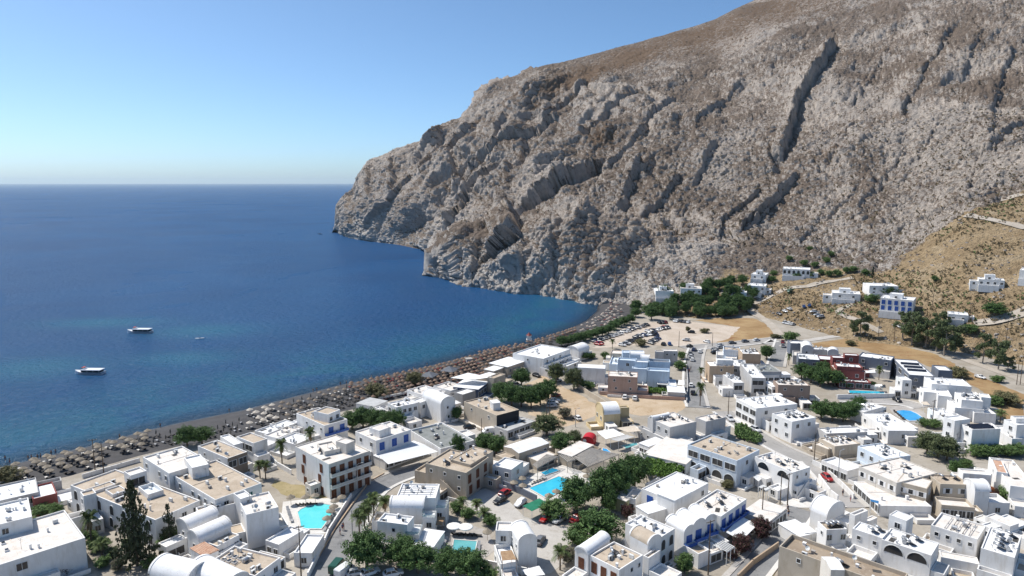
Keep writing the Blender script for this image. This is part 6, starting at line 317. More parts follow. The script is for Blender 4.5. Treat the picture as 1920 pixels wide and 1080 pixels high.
'umbrellas': '-1365,1762,straw,45;-1333,1742,straw,45;-1395,1821,straw,45;-1345,1779,straw,45;-1317,1761,straw,45;-1367,1853,straw,45;-1342,1828,straw,45;-1313,1810,straw,45;-1287,1791,straw,45;-1263,1765,straw,45;-1347,1879,straw,45;-1319,1859,straw,45;-1283,1842,straw,45;-1265,1813,straw,45;-1230,1794,straw,45;-1311,1903,straw,45;-1287,1886,straw,45;-1257,1861,straw,45;-1229,1843,straw,45;-1201,1822,straw,45;-1283,1929,straw,45;-1263,1911,straw,45;-1233,1891,straw,45;-1207,1876,straw,45;-1175,1849,straw,45;-1254,1962,straw,45;-1232,1938,straw,45;-1206,1918,straw,45;-1229,1986,straw,45;-1208,1973,straw,45;-1172,1949,straw,45;-1151,1935,straw,45;-1203,2014,straw,52;-1173,1995,straw,52;-1149,1979,straw,52;-1116,1959,straw,52;-1179,2054,straw,54;-1150,2034,straw,54;-1130,2006,straw,54;-1098,1993,shut,54;-1160,2079,straw,54;-1127,2065,shut,54;-1101,2038,shut,54;-1074,2022,shut,54;-1044,2007,shut,54;-1084,2071,shut,54;-1049,2052,shut,54;-948,2061,shut,43;-950,2110,shut,43;-923,2090,shut,43;-891,2068,shut,43;-946,2161,shut,38;-914,2138,shut,38;-890,2118,shut,38;-912,2185,shut,38;-860,2142,mix,38;-848,2190,mix,38;-824,2172,mix,38;-907,2272,mix,38;-877,2249,mix,38;-845,2234,mix,38;-816,2208,mix,38;-791,2192,mix,38;-867,2298,mix,38;-847,2278,mix,38;-792,2236,shut,38;-761,2221,straw2,38;-848,2323,mix,50;-813,2309,straw2,50;-790,2282,straw2,50;-756,2263,shut,50;-728,2247,straw2,50;-822,2353,straw2,50;-795,2335,straw2,50;-763,2312,straw2,50;-734,2294,straw2,50;-708,2271,shut,50;-791,2383,shut,50;-768,2367,straw2,50;-734,2345,shut,50;-712,2322,straw2,50;-683,2304,shut,50;-769,2410,shut,50;-737,2393,straw2,50;-711,2376,straw2,50;-690,2352,shut,50;-661,2335,shut,50;-626,2314,shut,50;-747,2442,shut,50;-713,2420,shut,50;-688,2402,shut,50;-632,2360,shut,50;-610,2340,shut,50;-720,2468,straw2,49;-697,2446,straw2,49;-660,2433,straw2,49;-634,2413,straw2,49;-614,2391,shut,49;-585,2372,shut,49;-695,2501,straw2,47;-665,2483,straw2,47;-641,2455,shut,47;-607,2443,shut,47;-574,2420,brown,47;-544,2397,brown,47;-670,2527,straw2,47;-638,2510,straw2,47;-615,2485,shut,47;-582,2467,brown,47;-511,2421,brown,47;-640,2554,shut,47;-605,2537,brown,47;-573,2514,brown,47;-539,2488,brown,47;-512,2466,brown,47;-475,2437,brown,47;-627,2572,brown,47;-591,2549,brown,47;-529,2506,brown,47;-494,2483,brown,47;-458,2462,brown,47;-635,2612,brown,47;-602,2595,brown,47;-567,2563,brown,47;-534,2548,brown,47;-506,2517,brown,47;-466,2501,brown,47;-434,2475,brown,47;-575,2609,brown,47;-541,2583,brown,47;-478,2541,brown,47;-452,2519,brown,47;-414,2496,brown,47;-588,2644,brown,41;-550,2620,brown,41;-493,2578,brown,41;-460,2556,brown,41;-389,2505,brown,41;-568,2663,brown,41;-537,2639,brown,41;-504,2618,brown,41;-468,2589,brown,41;-434,2567,brown,41;-399,2545,brown,41;-370,2520,brown,41;-545,2677,brown,41;-513,2655,brown,41;-446,2613,brown,41;-416,2591,brown,41;-389,2561,brown,41;-348,2537,brown,41;-528,2692,brown,41;-497,2673,brown,41;-460,2646,brown,41;-434,2623,brown,41;-400,2603,brown,41;-364,2579,brown,41;-333,2559,brown,41;-512,2716,brown,41;-477,2692,brown,41;-443,2667,brown,41;-409,2641,brown,41;-376,2625,brown,41;-346,2598,brown,41;-312,2572,brown,41;-484,2729,brown,40;-454,2708,brown,40;-420,2679,brown,40;-395,2662,brown,40;-361,2635,brown,40;-322,2613,brown,40;-294,2593,brown,40;-473,2741,brown,39;-435,2726,brown,39;-408,2700,brown,39;-367,2679,brown,39;-335,2658,brown,39;-306,2629,brown,39;-273,2612,brown,39;-453,2764,brown,39;-412,2737,brown,39;-379,2715,brown,39;-346,2691,brown,39;-321,2670,brown,39;-283,2649,brown,39;-252,2629,brown,39;-429,2782,brown,39;-396,2760,brown,39;-361,2730,brown,39;-333,2711,brown,39;-297,2683,brown,39;-267,2660,brown,39;-231,2639,brown,39;-407,2791,brown,39;-377,2771,brown,39;-337,2752,brown,39;-311,2725,brown,39;-276,2700,brown,39;-245,2685,brown,39;-210,2656,brown,39;-388,2808,brown,39;-353,2791,brown,39;-318,2764,brown,39;-283,2742,brown,39;-250,2724,brown,39;-226,2699,brown,39;-184,2680,brown,39;-369,2831,brown,39;-333,2809,brown,39;-300,2783,brown,39;-263,2761,brown,39;-230,2734,brown,39;-205,2721,brown,39;-163,2696,brown,39;-349,2840,brown,40;-316,2824,brown,40;-281,2805,brown,40;-248,2773,brown,40;-211,2752,brown,40;-180,2733,brown,40;-150,2715,brown,40;-325,2861,brown,48;-291,2837,brown,48;-259,2815,brown,48;-230,2792,brown,48;-193,2779,brown,48;-165,2750,brown,48;-124,2733,brown,48;-313,2884,brown,48;-275,2864,brown,48;-244,2835,brown,48;-207,2820,brown,48;-178,2790,brown,48;-145,2768,brown,48;-114,2748,brown,48;-296,2900,brown,48;-259,2877,brown,48;-223,2860,brown,48;-191,2837,brown,48;-161,2815,brown,48;-124,2797,brown,48;-96,2769,brown,48;-275,2920,brown,48;-207,2882,brown,48;-174,2860,brown,48;-140,2839,brown,48;-110,2810,brown,48;-253,2939,brown,48;-227,2924,brown,48;-188,2897,brown,48;-160,2872,brown,48;-126,2854,brown,48;-94,2833,brown,48;-242,2963,brown,48;-210,2940,brown,48;-173,2916,brown,48;-135,2892,brown,48;-109,2877,brown,48;-76,2852,brown,48;-221,2981,brown,48;-192,2960,brown,48;-154,2935,brown,48;-85,2893,brown,48;-52,2877,brown,48;-209,2998,brown,48;-173,2975,brown,48;-142,2954,brown,48;-104,2933,brown,48;-68,2916,brown,48;-33,2895,brown,48;-191,3023,brown,48;-120,2974,brown,48;-91,2953,brown,48;-53,2932,brown,48;-20,2910,brown,48;-168,3038,brown,48;-138,3021,brown,48;-103,3001,brown,48;-67,2980,brown,48;-36,2955,brown,48;-148,3059,brown,48;-122,3035,brown,48;-87,3017,brown,48;-55,2991,brown,48;-17,2973,brown,48;-130,3083,brown,48;-99,3059,brown,48;-71,3034,brown,48;-30,3011,brown,48;-4,2998,brown,48;-152,3121,brown,48;-120,3104,brown,48;-81,3078,brown,48;-52,3062,brown,48;-13,3032,brown,48;-129,3134,brown,43;-99,3120,brown,43;-68,3101,brown,43;1,3057,brown,43;-111,3156,brown,42;-83,3133,brown,42;-43,3112,brown,42;-15,3099,brown,42;-89,3176,brown,42;-65,3150,brown,42;-28,3135,brown,42;-78,3196,brown,42;-43,3172,brown,42;-6,3146,brown,42;-57,3213,brown,42;-26,3193,brown,42;13,3173,brown,42;-39,3230,brown,42;32,3189,brown,42;-14,3246,brown,42;13,3225,brown,42;53,3207,brown,42;42,3243,brown,42;70,3222,brown,42;19,3277,brown,42;55,3264,brown,42;94,3291,brown,42;129,3272,brown,42;78,3334,brown,43;120,3315,brown,43;155,3294,brown,43;96,3346,brown,43;137,3330,brown,43;122,3366,brown,43;158,3354,brown,43;189,3331,brown,43;135,3393,brown,43;157,3409,brown,51;196,3390,brown,51;185,3450,brown,54;223,3433,brown,54;201,3466,brown,54;220,3491,brown,54;240,3516,brown,54;266,3493,brown,54;338,3459,pale,54;249,3533,brown,54;291,3515,brown,54;358,3481,pale,54;270,3552,brown,54;303,3542,brown,54;374,3503,pale,54;287,3578,brown,54;318,3556,brown,54;389,3521,pale,54;293,3594,brown,54;339,3582,brown,54;369,3563,pale,54;410,3545,pale,54;310,3620,brown,54;382,3587,pale,54;325,3640,brown,54;343,3657,brown,54;456,3611,pale,54;428,3652,pale,54;416,3682,pale,54;449,3673,pale,54;390,3730,pale,61;459,3690,pale,61;515,3700,pale,63;453,3755,pale,63;519,3720,pale,63;429,3792,pale,63;462,3779,pale,63;512,3789,pale,63;544,3776,pale,63;575,3823,pale,63;469,3883,pale,63;548,3859,pale,63;557,3879,pale,63;599,3866,pale,63;493,3939,pale,63;569,3906,pale,63;514,3959,pale,63;548,3946,pale,63;579,3932,pale,63;625,3915,pale,63;567,3990,pale,67;611,3977,pale,67;650,3959,pale,67;539,4026,pale,72;612,4001,pale,72;546,4056,pale,72;556,4084,pale,72;597,4069,pale,72;614,4110,pale,72;653,4120,pale,72;589,4176,pale,72;636,4191,pale,72;679,4174,pale,72;612,4249,pale,72;665,4264,pale,72;635,4304,pale,77;664,4287,pale,77;640,4327,pale,81;697,4448,pale,81;658,4485,pale,81;666,4532,pale,81;708,4550,pale,81',
'single_umbrellas': [[-55.19,160.33,'straw','straw parasol at the left end of the kidney pool'],[-51.48,160.33,'straw','straw parasol behind the kidney pool, second from the left'],[-49.31,161.12,'straw','straw parasol behind the kidney pool, third from the left'],[-43.58,158.36,'straw','farthest straw parasol along the pool wall'],[-43.16,155.32,'straw','third straw parasol along the pool wall'],[-43.3,153.1,'straw','second straw parasol along the pool wall'],[-43.23,149.53,'straw','nearest straw parasol along the pool wall'],[-42.42,160.33,'straw','straw parasol at the street end of the pool wall'],[-13.25,145.78,'white','left of the two big white parasols by the teal pool'],[-10.52,145.45,'white','right of the two big white parasols by the teal pool'],[2.72,171.31,'straw','straw parasol nearest the loungers of the large pool'],[0.54,168.65,'straw','straw parasol above the green pool fence'],[2.84,166.92,'straw','lowest straw parasol above the green pool fence'],[9.26,161.12,'straw','straw parasol at the near corner of the large pool'],[11.27,163.56,'straw','small straw parasol beside the near corner of the large pool'],[20.14,175.91,'straw','straw parasol at the far right of the pool deck'],[19.99,172.66,'straw','second straw parasol at the right of the pool deck'],[-5.53,143.17,'straw','straw parasol beside the teal pool loungers']],
'loungers': [[-7.3,140.6,0,'grey',0],[-7.3,139.3,0,'grey',1],[-7.3,138,0,'grey',2],[-7.3,136.6,0,'grey',3],[-7.3,135.3,0,'grey',4],[-12.9,145.1,87,'dark',5],[-11.8,145,87,'dark',6],[-10.8,145,87,'dark',7],[-9.8,144.9,87,'dark',8],[-8.8,144.9,87,'dark',9],[-7.8,144.8,87,'dark',10],[-14.9,142.5,-6,'grey',11],[-15.1,141.3,-6,'grey',12],[-15.2,140,-6,'grey',13],[-15.3,138.8,-6,'grey',14],[5.5,172.5,130,'cream',15],[6.3,173.2,130,'cream',16],[7.1,173.8,130,'cream',17],[7.8,174.5,130,'cream',18],[8.6,175.1,130,'cream',19],[134,229.5,-9,'dark',20],[133.8,228,-9,'dark',21],[133.5,226.4,-9,'dark',22],[133.3,224.9,-9,'dark',23],[133,223.4,-9,'dark',24],[132.8,221.8,-9,'dark',25],[132.5,220.3,-9,'dark',26],[-55,157.3,26,'grey',27],[-54.4,156,26,'grey',28],[-53.7,154.6,26,'grey',29],[-53.1,153.3,26,'grey',30],[-52.4,152,26,'grey',31],[-52.9,159.6,101,'dark',32],[-52,159.8,101,'dark',33],[-51.2,159.9,101,'dark',34],[-50.3,160.1,101,'dark',35],[-49.5,160.2,101,'dark',36],[-43.3,155.7,0,'grey',37],[-43.3,154.1,0,'grey',38],[-43.3,152.6,0,'grey',39],[-43.3,151,0,'grey',40],[-43.3,149.5,0,'grey',41],[-43.3,147.9,0,'grey',42],[128.5,250.7,86,'dark',43],[130.2,250.5,86,'dark',44],[131.8,250.4,86,'dark',45],[133.5,250.3,86,'dark',46],[135.2,250.2,86,'dark',47],[136.8,250.1,86,'dark',48],[138.5,250,86,'dark',49],[140.1,249.9,86,'dark',50]],
'awnings': [['awning','wide white awning of the taverna over its dark terrace','white',[[-37.34,181.64,6.7],[-34.09,178.33,5.5],[-21.3,187.25,5.5],[-25.75,189.86,6.7]]],['awning','white cloth awning in front of the blue balconies','white',[[47.15,140.51,5.9],[50.01,138.25,5.4],[56.04,145.23,5.4],[52.88,147.96,5.9]]],['awning','pale striped canopy at the street corner beside the blue-door hotel','grey',[[57.55,146.45,5.7],[58.9,145.83,5.3],[65.46,152.26,5.3],[64.72,153.87,5.7]]],['carport_roof','green carport canopy beside the white covered car','green',[[2.56,154.02,5.4],[4.69,151.33,5.4],[8.81,155.25,5.4],[6.7,157.99,5.4]]],['awning','small white awning under the arched balcony','white',[[63.41,169.74,5.7],[64.23,168.13,5.2],[66.21,170.39,5.2],[65.27,171.12,5.7]]],['pergola_roof','brown wooden pergola behind the modern villa','wood',[[-18.31,148.96,5.2],[-18.04,145.13,5.2],[-15.86,145.13,5.2],[-15.66,148.96,5.2]]],['pergola_roof','orange wooden pergola on the vaulted villa','wood',[[-2.35,129.24,7.9],[-1.94,125.77,7.9],[0.91,126.15,7.9],[-0.03,129.64,7.9]]],['canopy','white canopy sail beside the vaulted villa','white',[[1.91,127.31,4.9],[3.35,124.95,4.9],[6.61,125.73,4.9],[5.56,128.93,4.9]]],['canopy','large white canopy over the glass restaurant terrace','white',[[-23.39,250.93,8.9],[-13.82,248.56,8.9],[-7.46,252.13,8.9],[-16.95,255.77,9.5]]],['canopy','long pale canopy beside the red kiosk','white',[[26.27,201.66,6.1],[28.32,196.52,5.7],[34.73,200.2,5.7],[31.68,204.23,6.1]]],['canopy','pale beige canopy right of the red kiosk','beige',[[32.79,205.43,5.9],[35.86,201.56,5.9],[40.22,202.83,5.9],[38.73,207.42,5.9]]],['canopy','grey-blue canopy over the terrace bar','grey',[[29.58,196,5.9],[31.84,194.73,5.7],[37.36,198.34,5.7],[35.09,199.67,5.9]]],['canopy','red hotel terrace canopy with white top','white',[[139.88,263.07,8.1],[138.84,260.46,8.1],[143.38,260.98,8.1],[145.3,265.2,8.1]]],['canopy','small white shade sail beside the long turquoise pool','white',[[140.1,254.82,5.1],[139.13,252.45,5.1],[142.14,252.92,5.1],[143,255.3,5.1]]],['canopy','white canopy beside the central street market','white',[[65.62,260.39,5.3],[63.55,253.22,5.3],[66.26,253.6,5.3],[67.75,259.58,5.3]]],['canopy','thin white canopy in the street below the big white hotel','white',[[22.72,281.96,5.5],[23.19,279.9,5.5],[28.94,287.65,5.5],[28.46,289.31,5.5]]],['canopy','tan cloth canopy in front of the upper white villa','beige',[[145.21,233.36,5.3],[144.04,229.65,5.3],[146.24,229.65,5.3],[147.3,233.36,5.3]]],['canopy','blue shade over the street sign beside the white terrace','bluesheet',[[87.01,156.08,6.1],[86.84,155.32,5.9],[88.05,154.16,5.9],[88.56,155.14,6.1]]]],
'pergolas': [['pergola','long grey slatted pergola at the end of the pool deck','greywood',[[16.9,183.31,5.7],[20.48,175.89,5.7],[30.52,184.8,5.7],[22.84,189.53,5.7]]],['pergola','open slatted pergola joining the two pool terraces','greywood',[[13.19,184.06,5.7],[15.33,179.38,5.7],[19.28,181.95,5.7],[17.15,186.21,5.7]]],['pergola','grey lean-to pergola above the small pool','greywood',[[5.64,177.37,5.7],[6.77,174.92,5.7],[13.12,183,5.7],[9.86,184.8,5.7]]],['pergola','white slatted pergola beside the rounded gables','whitewood',[[42.81,135.63,5.5],[44.98,132.96,5.5],[47.41,135.2,5.5],[45.67,137.76,5.5]]],['pergola','white slatted pergola over the arched house entrance','whitewood',[[62.73,163.98,5.5],[63.84,161.87,5.5],[65.43,163.13,5.5],[64.33,165.28,5.5]]]],
'kiosk': [23.74,201.06],
'towers': [[8.43,328.73,'white lifeguard tower with a red top on the beach']],
'beachhuts': [[-19.18,293.86,'small grey cabin on stilts between the umbrella rows']],
'tents': [[-26.17,276.82,'grey pyramid canopy among the brown umbrellas by the restaurant'],[-33.68,268.78,'low grey pyramid canopy beside the tamarisk']]}
# ------------------------------------------------------------------ the setting
COAST = np.array(D['coast']); INLAND = np.array(D['inland'])
def polydist(x, y, poly):
    """distance from points to an open polyline"""
    best = np.full(np.shape(x), 1e9)
    for (ax, ay), (bx, by) in zip(poly[:-1], poly[1:]):
        dx, dy = bx - ax, by - ay; t = np.clip(((x - ax) * dx + (y - ay) * dy) / (dx * dx + dy * dy + 1e-9), 0, 1)
        best = np.minimum(best, np.hypot(x - ax - t * dx, y - ay - t * dy))
    return best
G0 = 2.5
# sea: one sheet to the horizon
rr = np.concatenate([np.linspace(90, 700, 150), np.geomspace(705, 90000, 70)])
aa = np.radians(np.linspace(-80, 60, 260))
RR, AA = np.meshgrid(rr, aa, indexing='ij')
SX, SY = RR * np.sin(AA), RR * np.cos(AA)
ds = polydist(SX, SY, COAST)
shallow = np.exp(-((ds - 26) / 34) ** 2) * 0.85 + 0.22 * np.exp(-ds / 140)
shore = np.exp(-(ds / 9.0) ** 2) * 0.9
patch = np.zeros_like(SX)
for (px_, py_, rx_, ry_) in D['sea_patches']:
    patch = np.maximum(patch, np.exp(-((SX - px_) / rx_) ** 2 - ((SY - py_) / ry_) ** 2) * 0.55)
tag(link('sea', grid_mesh('sea', np.stack([SX, SY, np.zeros_like(SX)], -1), M['sea'], True, {'shallow': shallow, 'shore': shore, 'patch': patch})), 'calm deep blue sea reaching to the horizon', 'sea', kind='structure')

# beach: strip from under the water up to the back of the sand
def resample(P, n):
    P = np.asarray(P, float); s = np.concatenate([[0], np.cumsum(np.hypot(*np.diff(P, axis=0).T))])
    t = np.linspace(0, s[-1], n); return np.stack([np.interp(t, s, P[:, k]) for k in range(P.shape[1])], -1)
nb = 260; cA = resample(COAST, nb); cB = resample(INLAND, nb)
vv = np.linspace(-0.35, 1, 26)
BP = np.zeros((len(vv), nb, 3)); wet = np.zeros((len(vv), nb))
for k, v in enumerate(vv):
    p = cA + (cB - cA) * v; L_ = np.hypot(*(cB - cA).T); dd = v * L_
    z = np.where(dd < 0, dd * 0.16, np.where(dd < 14, 2.1 * (1 - (1 - np.clip(dd, 0, 14) / 14) ** 1.6), 2.1 + 0.4 * v))
    z = np.minimum(z + 0.05 * noise(p[:, 0] * 0.3, p[:, 1] * 0.3, p[:, 0] * 0), 2.5 - 0.02 * (1 - v))
    BP[k, :, 0] = p[:, 0]; BP[k, :, 1] = p[:, 1]; BP[k, :, 2] = z
    wet[k] = np.clip(1 - (dd + 0.8 * noise(p[:, 0] * 0.12, p[:, 1] * 0.12, p[:, 0] * 0)) / 3.0, 0, 1)
beach_o = tag(link('beach', grid_mesh('beach', BP, M['beach'], True, {'wet': wet})), 'dark volcanic sand beach along the sea', 'beach', kind='structure')

# town ground: one flat sheet inland of the beach
gp = [tuple(p) for p in INLAND] + [(330, 640), (900, 640), (900, -150), (-420, -150)]
tag(link('ground', mesh('ground', [(x, y, G0) for x, y in gp], [tuple(range(len(gp)))][::1], M['ground'])), 'dusty beige ground of the town', 'ground', kind='structure')

# mountain: lofted through surveyed contour lines, then weathered
CL = [np.array(l, float) for l in D['mountain']]     # contour lines, columns, xyz; then the far side falls away
_r4 = np.hypot(CL[4][:, 0], CL[4][:, 1])[:, None]
for _dd, _z in ((120, CL[4][:, 2] - 25), (500, CL[4][:, 2] * 0 - 6)): CL.append(np.concatenate([CL[4][:, :2] * (1 + _dd / _r4), np.maximum(-6, _z)[:, None]], 1))
cpx = np.array(D['columns'], float)
ncol = 1000
u = np.concatenate([np.linspace(cpx[0], 615, 8, endpoint=False), np.linspace(615, 1960, ncol), np.linspace(1965, cpx[-1], 70)])
def colinterp(A): return np.stack([np.interp(u, cpx, A[:, k]) for k in range(3)], -1)
LN = [colinterp(A) for A in CL]
seg = [190, 64, 200, 180, 14, 8]
rows = []; lev = []
for k, n in enumerate(seg):
    for t in np.linspace(0, 1, n, endpoint=False): rows.append(LN[k] * (1 - t) + LN[k + 1] * t); lev.append(k + t)
rows.append(LN[-1]); lev.append(len(seg))
P = np.array(rows); lev = np.array(lev)[:, None] + np.zeros(len(u))
for _ in range(5):                                 # round the creases between the lines
    P[1:-1] = 0.25 * P[:-2] + 0.5 * P[1:-1] + 0.25 * P[2:]
def normals(P):
    a = np.gradient(P, axis=1); b = np.gradient(P, axis=0); n = np.cross(a, b); n /= np.linalg.norm(n, axis=-1)[..., None] + 1e-9; return n
def smooth01(a, b, x): t = np.clip((x - a) / (b - a), 0, 1); return t * t * (3 - 2 * t)
Nn = normals(P)
if Nn[300, 500, 2] < 0: Nn = -Nn
x, y, z = P[..., 0], P[..., 1], P[..., 2]
soil = np.zeros_like(x)
UU = u[None, :] + 0 * x
# how rocky: the foot slope on the right is soft ground
bl = np.interp(u, [1150, 1190, 1300, 1450, 1550, 1700, 1800, 1920, 2400], [-0.3, 0.06, 0.25, 0.5, 0.85, 0.92, 1.1, 1.7, 1.9])[None, :]
wob = fbm(x * .025, y * .025, z * .025, 3)
soil = 1 - smooth01(-0.14, 0.14, lev - bl + 0.22 * wob)
rocky = 1 - soil
# buttresses, ribs and gullies run down to the left
warp = 22 * fbm(x * .009, y * .009, z * .009, 3); wx = 9 * fbm(x * .03 + 40, y * .03, z * .03, 2)
c1 = x - 0.95 * z + warp + 0.25 * y; c2 = x + 0.95 * z
big = ridged(c1 / 170, c2 / 520, y / 400, 2, 0.5)
rib = ridged((c1 + wx) / 58, c2 / 330, y / 180, 3, 0.55)
rib2 = ridged((c1 + 2 * wx) / 22 + 9, c2 / 120, y / 80, 3, 0.55)
blk = ridged((x + wx) / 21, (y + wx) / 21, (z + wx) / 15, 3, 0.6)
fine = fbm(x / 6.0, y / 6.0, z / 4.6, 4, 0.65)
patchy = np.clip(0.55 + 0.9 * fbm(x / 120, y / 120, z / 120 + 9, 2), 0.15, 1.3)
edge = (1 - 0.8 * np.exp(-((lev - 4.0) / 0.22) ** 2)) * (0.6 + 0.4 * smooth01(700, 860, UU))
rt = 1.5 - 0.85 * smooth01(1050, 1380, UU)
disp = (big * 12 + rib * 9.0 * rt + (rib2 * 3.4 + blk * 1.5) * patchy * rt + fine * 1.6) * rocky * edge
disp -= float(disp[(rocky > .8) & (lev < 4)].mean()) * rocky * edge          # the survey is the mean surface
disp *= 1 - 0.6 * smooth01(1150, 1260, UU) * (1 - smooth01(0.9, 1.5, lev))
calm = smooth01(3.35, 3.75, lev) * smooth01(1010, 1150, UU)         # smooth earthy back of the ridge
disp *= 1 - 0.62 * calm
near = (1 - smooth01(0.9, 1.3, lev)) * rocky
disp += near * (ridged((x + wx) / 15, (y + wx) / 15, z / 45, 4, 0.5) * 3.0 - 1.0) * (1 - 0.8 * smooth01(1080, 1180, UU))
disp += soil * (0.9 * fbm(x / 22, y / 22, z / 22, 3) + 0.3 * fine)
disp *= np.where(lev < 1.5, 0.7 + 0.3 * smooth01(-3, 4, z), 0.35 + 0.65 * smooth01(-3, 6, z))
disp *= smooth01(622, 650, UU) * (1 - 0.9 * np.exp(-((UU - 797) / 12) ** 2) * (1 - smooth01(1.2, 2.0, lev)))
# surveyed scarps: the upper left side stands proud, the lower right side drops away into shade
scarp = np.zeros_like(x)
for (pl, w, dep) in D['clefts']:
    pl = [np.array(p, float) for p in pl]
    if pl[0][2] < pl[-1][2]: pl = pl[::-1]
    best = np.full(x.shape, 1e9); sg = np.zeros_like(x); ov = np.zeros_like(x)
    for q, (A, B) in enumerate(zip(pl[:-1], pl[1:])):
        d_ = B - A; L2_ = d_ @ d_; t0 = ((x - A[0]) * d_[0] + (y - A[1]) * d_[1] + (z - A[2]) * d_[2]) / L2_; t = np.clip(t0, 0, 1)
        ds_ = np.sqrt((x - A[0] - t * d_[0]) ** 2 + (y - A[1] - t * d_[1]) ** 2 + (z - A[2] - t * d_[2]) ** 2)
        nearer = ds_ < best; best = np.where(nearer, ds_, best)
        sg = np.where(nearer, d_[0] * (z - A[2]) - d_[2] * (x - A[0]), sg); ov = np.where(nearer, np.abs(t0 - t) * math.sqrt(L2_), ov)
    s_ = np.where(sg < 0, -1, 1) * best + 0.55 * w * fbm(x / 16, y / 16, z / 16, 3)
    env = np.exp(-(ov / (1.2 * w)) ** 2)
    scarp = scarp + env * (0.78 if dep > 13 else 0.66) * (1.35 if pl[0][0] < 150 else 1.0) * dep * np.where(s_ < 0, np.exp(s_ / (2.6 * w)), -0.55 * np.exp(-s_ / (1.1 * w))) * smooth01(0, 1.6, np.abs(s_))
disp += scarp * rocky * edge
P = P + Nn * disp[..., None]
Nn2 = normals(P); Nn2 = np.where(Nn2[..., 2:] * 0 + np.sum(Nn2 * Nn, -1)[..., None] < 0, -Nn2, Nn2)
for _ in range(2): Nn2[1:-1, 1:-1] = (Nn2[:-2, 1:-1] + Nn2[2:, 1:-1] + Nn2[1:-1, :-2] + Nn2[1:-1, 2:]) / 4
x, y, z = P[..., 0], P[..., 1], P[..., 2]
rough2 = ridged(x / 11, y / 11, z / 7.5, 3, 0.6) * (1.25 - 0.3 * smooth01(1100, 1350, UU)) + fbm(x / 3.6, y / 3.6, z / 3.0, 2, 0.6) * 1.1
P = P + Nn2 * (rough2 * rocky * (1 - 0.7 * calm) * smooth01(618, 640, UU) * np.where(lev > 3.97, 0.4, 1.0))[..., None]
P[..., 2] -= 12 * (1 - smooth01(612, 628, UU))
_uw = (1 - smooth01(797, 812, UU)) * (lev < 1.97); P[..., 2] = np.where(_uw > 0, np.minimum(P[..., 2], -2.0 * _uw + 6 * (1 - _uw)), P[..., 2])
lift = np.maximum(0, P[1, :, 2] - np.where(u < 1160, -2.5, 1.6)); P[..., 2] -= lift[None, :] * (1 - smooth01(0, 0.6, lev))
P[0] = P[1]; P[0, :, 2] = -8.0     # the foot goes down below the water and the ground
# stone terraces: low walls that follow the contour
tz = P[..., 2]; ter = np.exp(-((UU - 1290) / 150) ** 2) * np.exp(-((lev - 1.25) / 0.55) ** 2)
P[..., 2] = tz + ter * (np.round((tz + 1.5 * wob) / 4.2) * 4.2 - tz) * 0.55
brown = np.zeros_like(x)
for (bx, by, bz, rad, s) in D['brown']:
    brown = np.maximum(brown, s * np.exp(-(((x - bx) ** 2 + (y - by) ** 2 + (z - bz) ** 2) / rad ** 2)))
brown = np.maximum(brown, 0.62 * calm * (1 - 0.5 * smooth01(3.9, 4.0, lev))); brown = np.maximum(brown, 0.55 * ter + 0.25 * ter * wob)
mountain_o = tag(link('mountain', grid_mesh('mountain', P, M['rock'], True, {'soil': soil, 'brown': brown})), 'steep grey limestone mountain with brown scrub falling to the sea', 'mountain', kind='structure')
_r, _c = 260, (u > 1100)
_p = P[:_r:2][:, _c][:, ::2]; _i = np.arange(_p.shape[0] * _p.shape[1]).reshape(_p.shape[:2])
_q = np.stack([_i[:-1, :-1], _i[:-1, 1:], _i[1:, 1:], _i[1:, :-1]], -1).reshape(-1, 4)
MBVH = BVHTree.FromPolygons(_p.reshape(-1, 3).tolist(), _q.tolist())
def gz(x, y):
    """height of the land at x, y"""
    h = MBVH.ray_cast(Vector((x, y, 900)), Vector((0, 0, -1)))
    return max(G0, h[0].z) if h[0] is not None else G0
def beach_z(x, y):
    p = np.array([x, y]); dd = polydist(np.array([x]), np.array([y]), COAST)[0]
    return float(2.1 * (1 - (1 - min(dd, 14) / 14) ** 1.6) + (0.25 if dd > 14 else 0))
# ------------------------------------------------------------------ building materials
def plaster(name, c, dirt=(0.55, 0.52, 0.48), amt=0.8):
    def f(nt, b):
        co = coords(nt)
        mp = N(nt, 'ShaderNodeMapping'); mp.inputs['Scale'].default_value = (1.0, 1.0, 0.22); nt.links.new(co, mp.inputs['Vector'])
        st = mapr(nt, tex(nt, mp.outputs['Vector'], 0.9, 5, 0.65, 0.3), 0.5, 0.78, 0, amt)
        k = ramp(nt, tex(nt, co, 0.35, 4, 0.6), [(0.3, tuple(x * 0.92 for x in c)), (0.7, tuple(min(1, x * 1.03) for x in c))])
        oi = nt.nodes.new('ShaderNodeObjectInfo'); vv_ = mapr(nt, oi.outputs['Random'], 0, 1, 0.90, 1.03); cm = nt.nodes.new('ShaderNodeCombineColor'); [nt.links.new(vv_, cm.inputs[q]) for q in range(3)]
        nt.links.new(mix(nt, 1.0, mix(nt, st, k, tuple(x * y for x, y in zip(c, (0.72, 0.68, 0.62)))), cm.outputs[0], 'MULTIPLY'), b.inputs['Base Color'])
        bump(nt, b, tex(nt, co, 5, 3, 0.6), 0.3, 0.02)
    return mat(name, c, 0.88, 0.15, build=f)
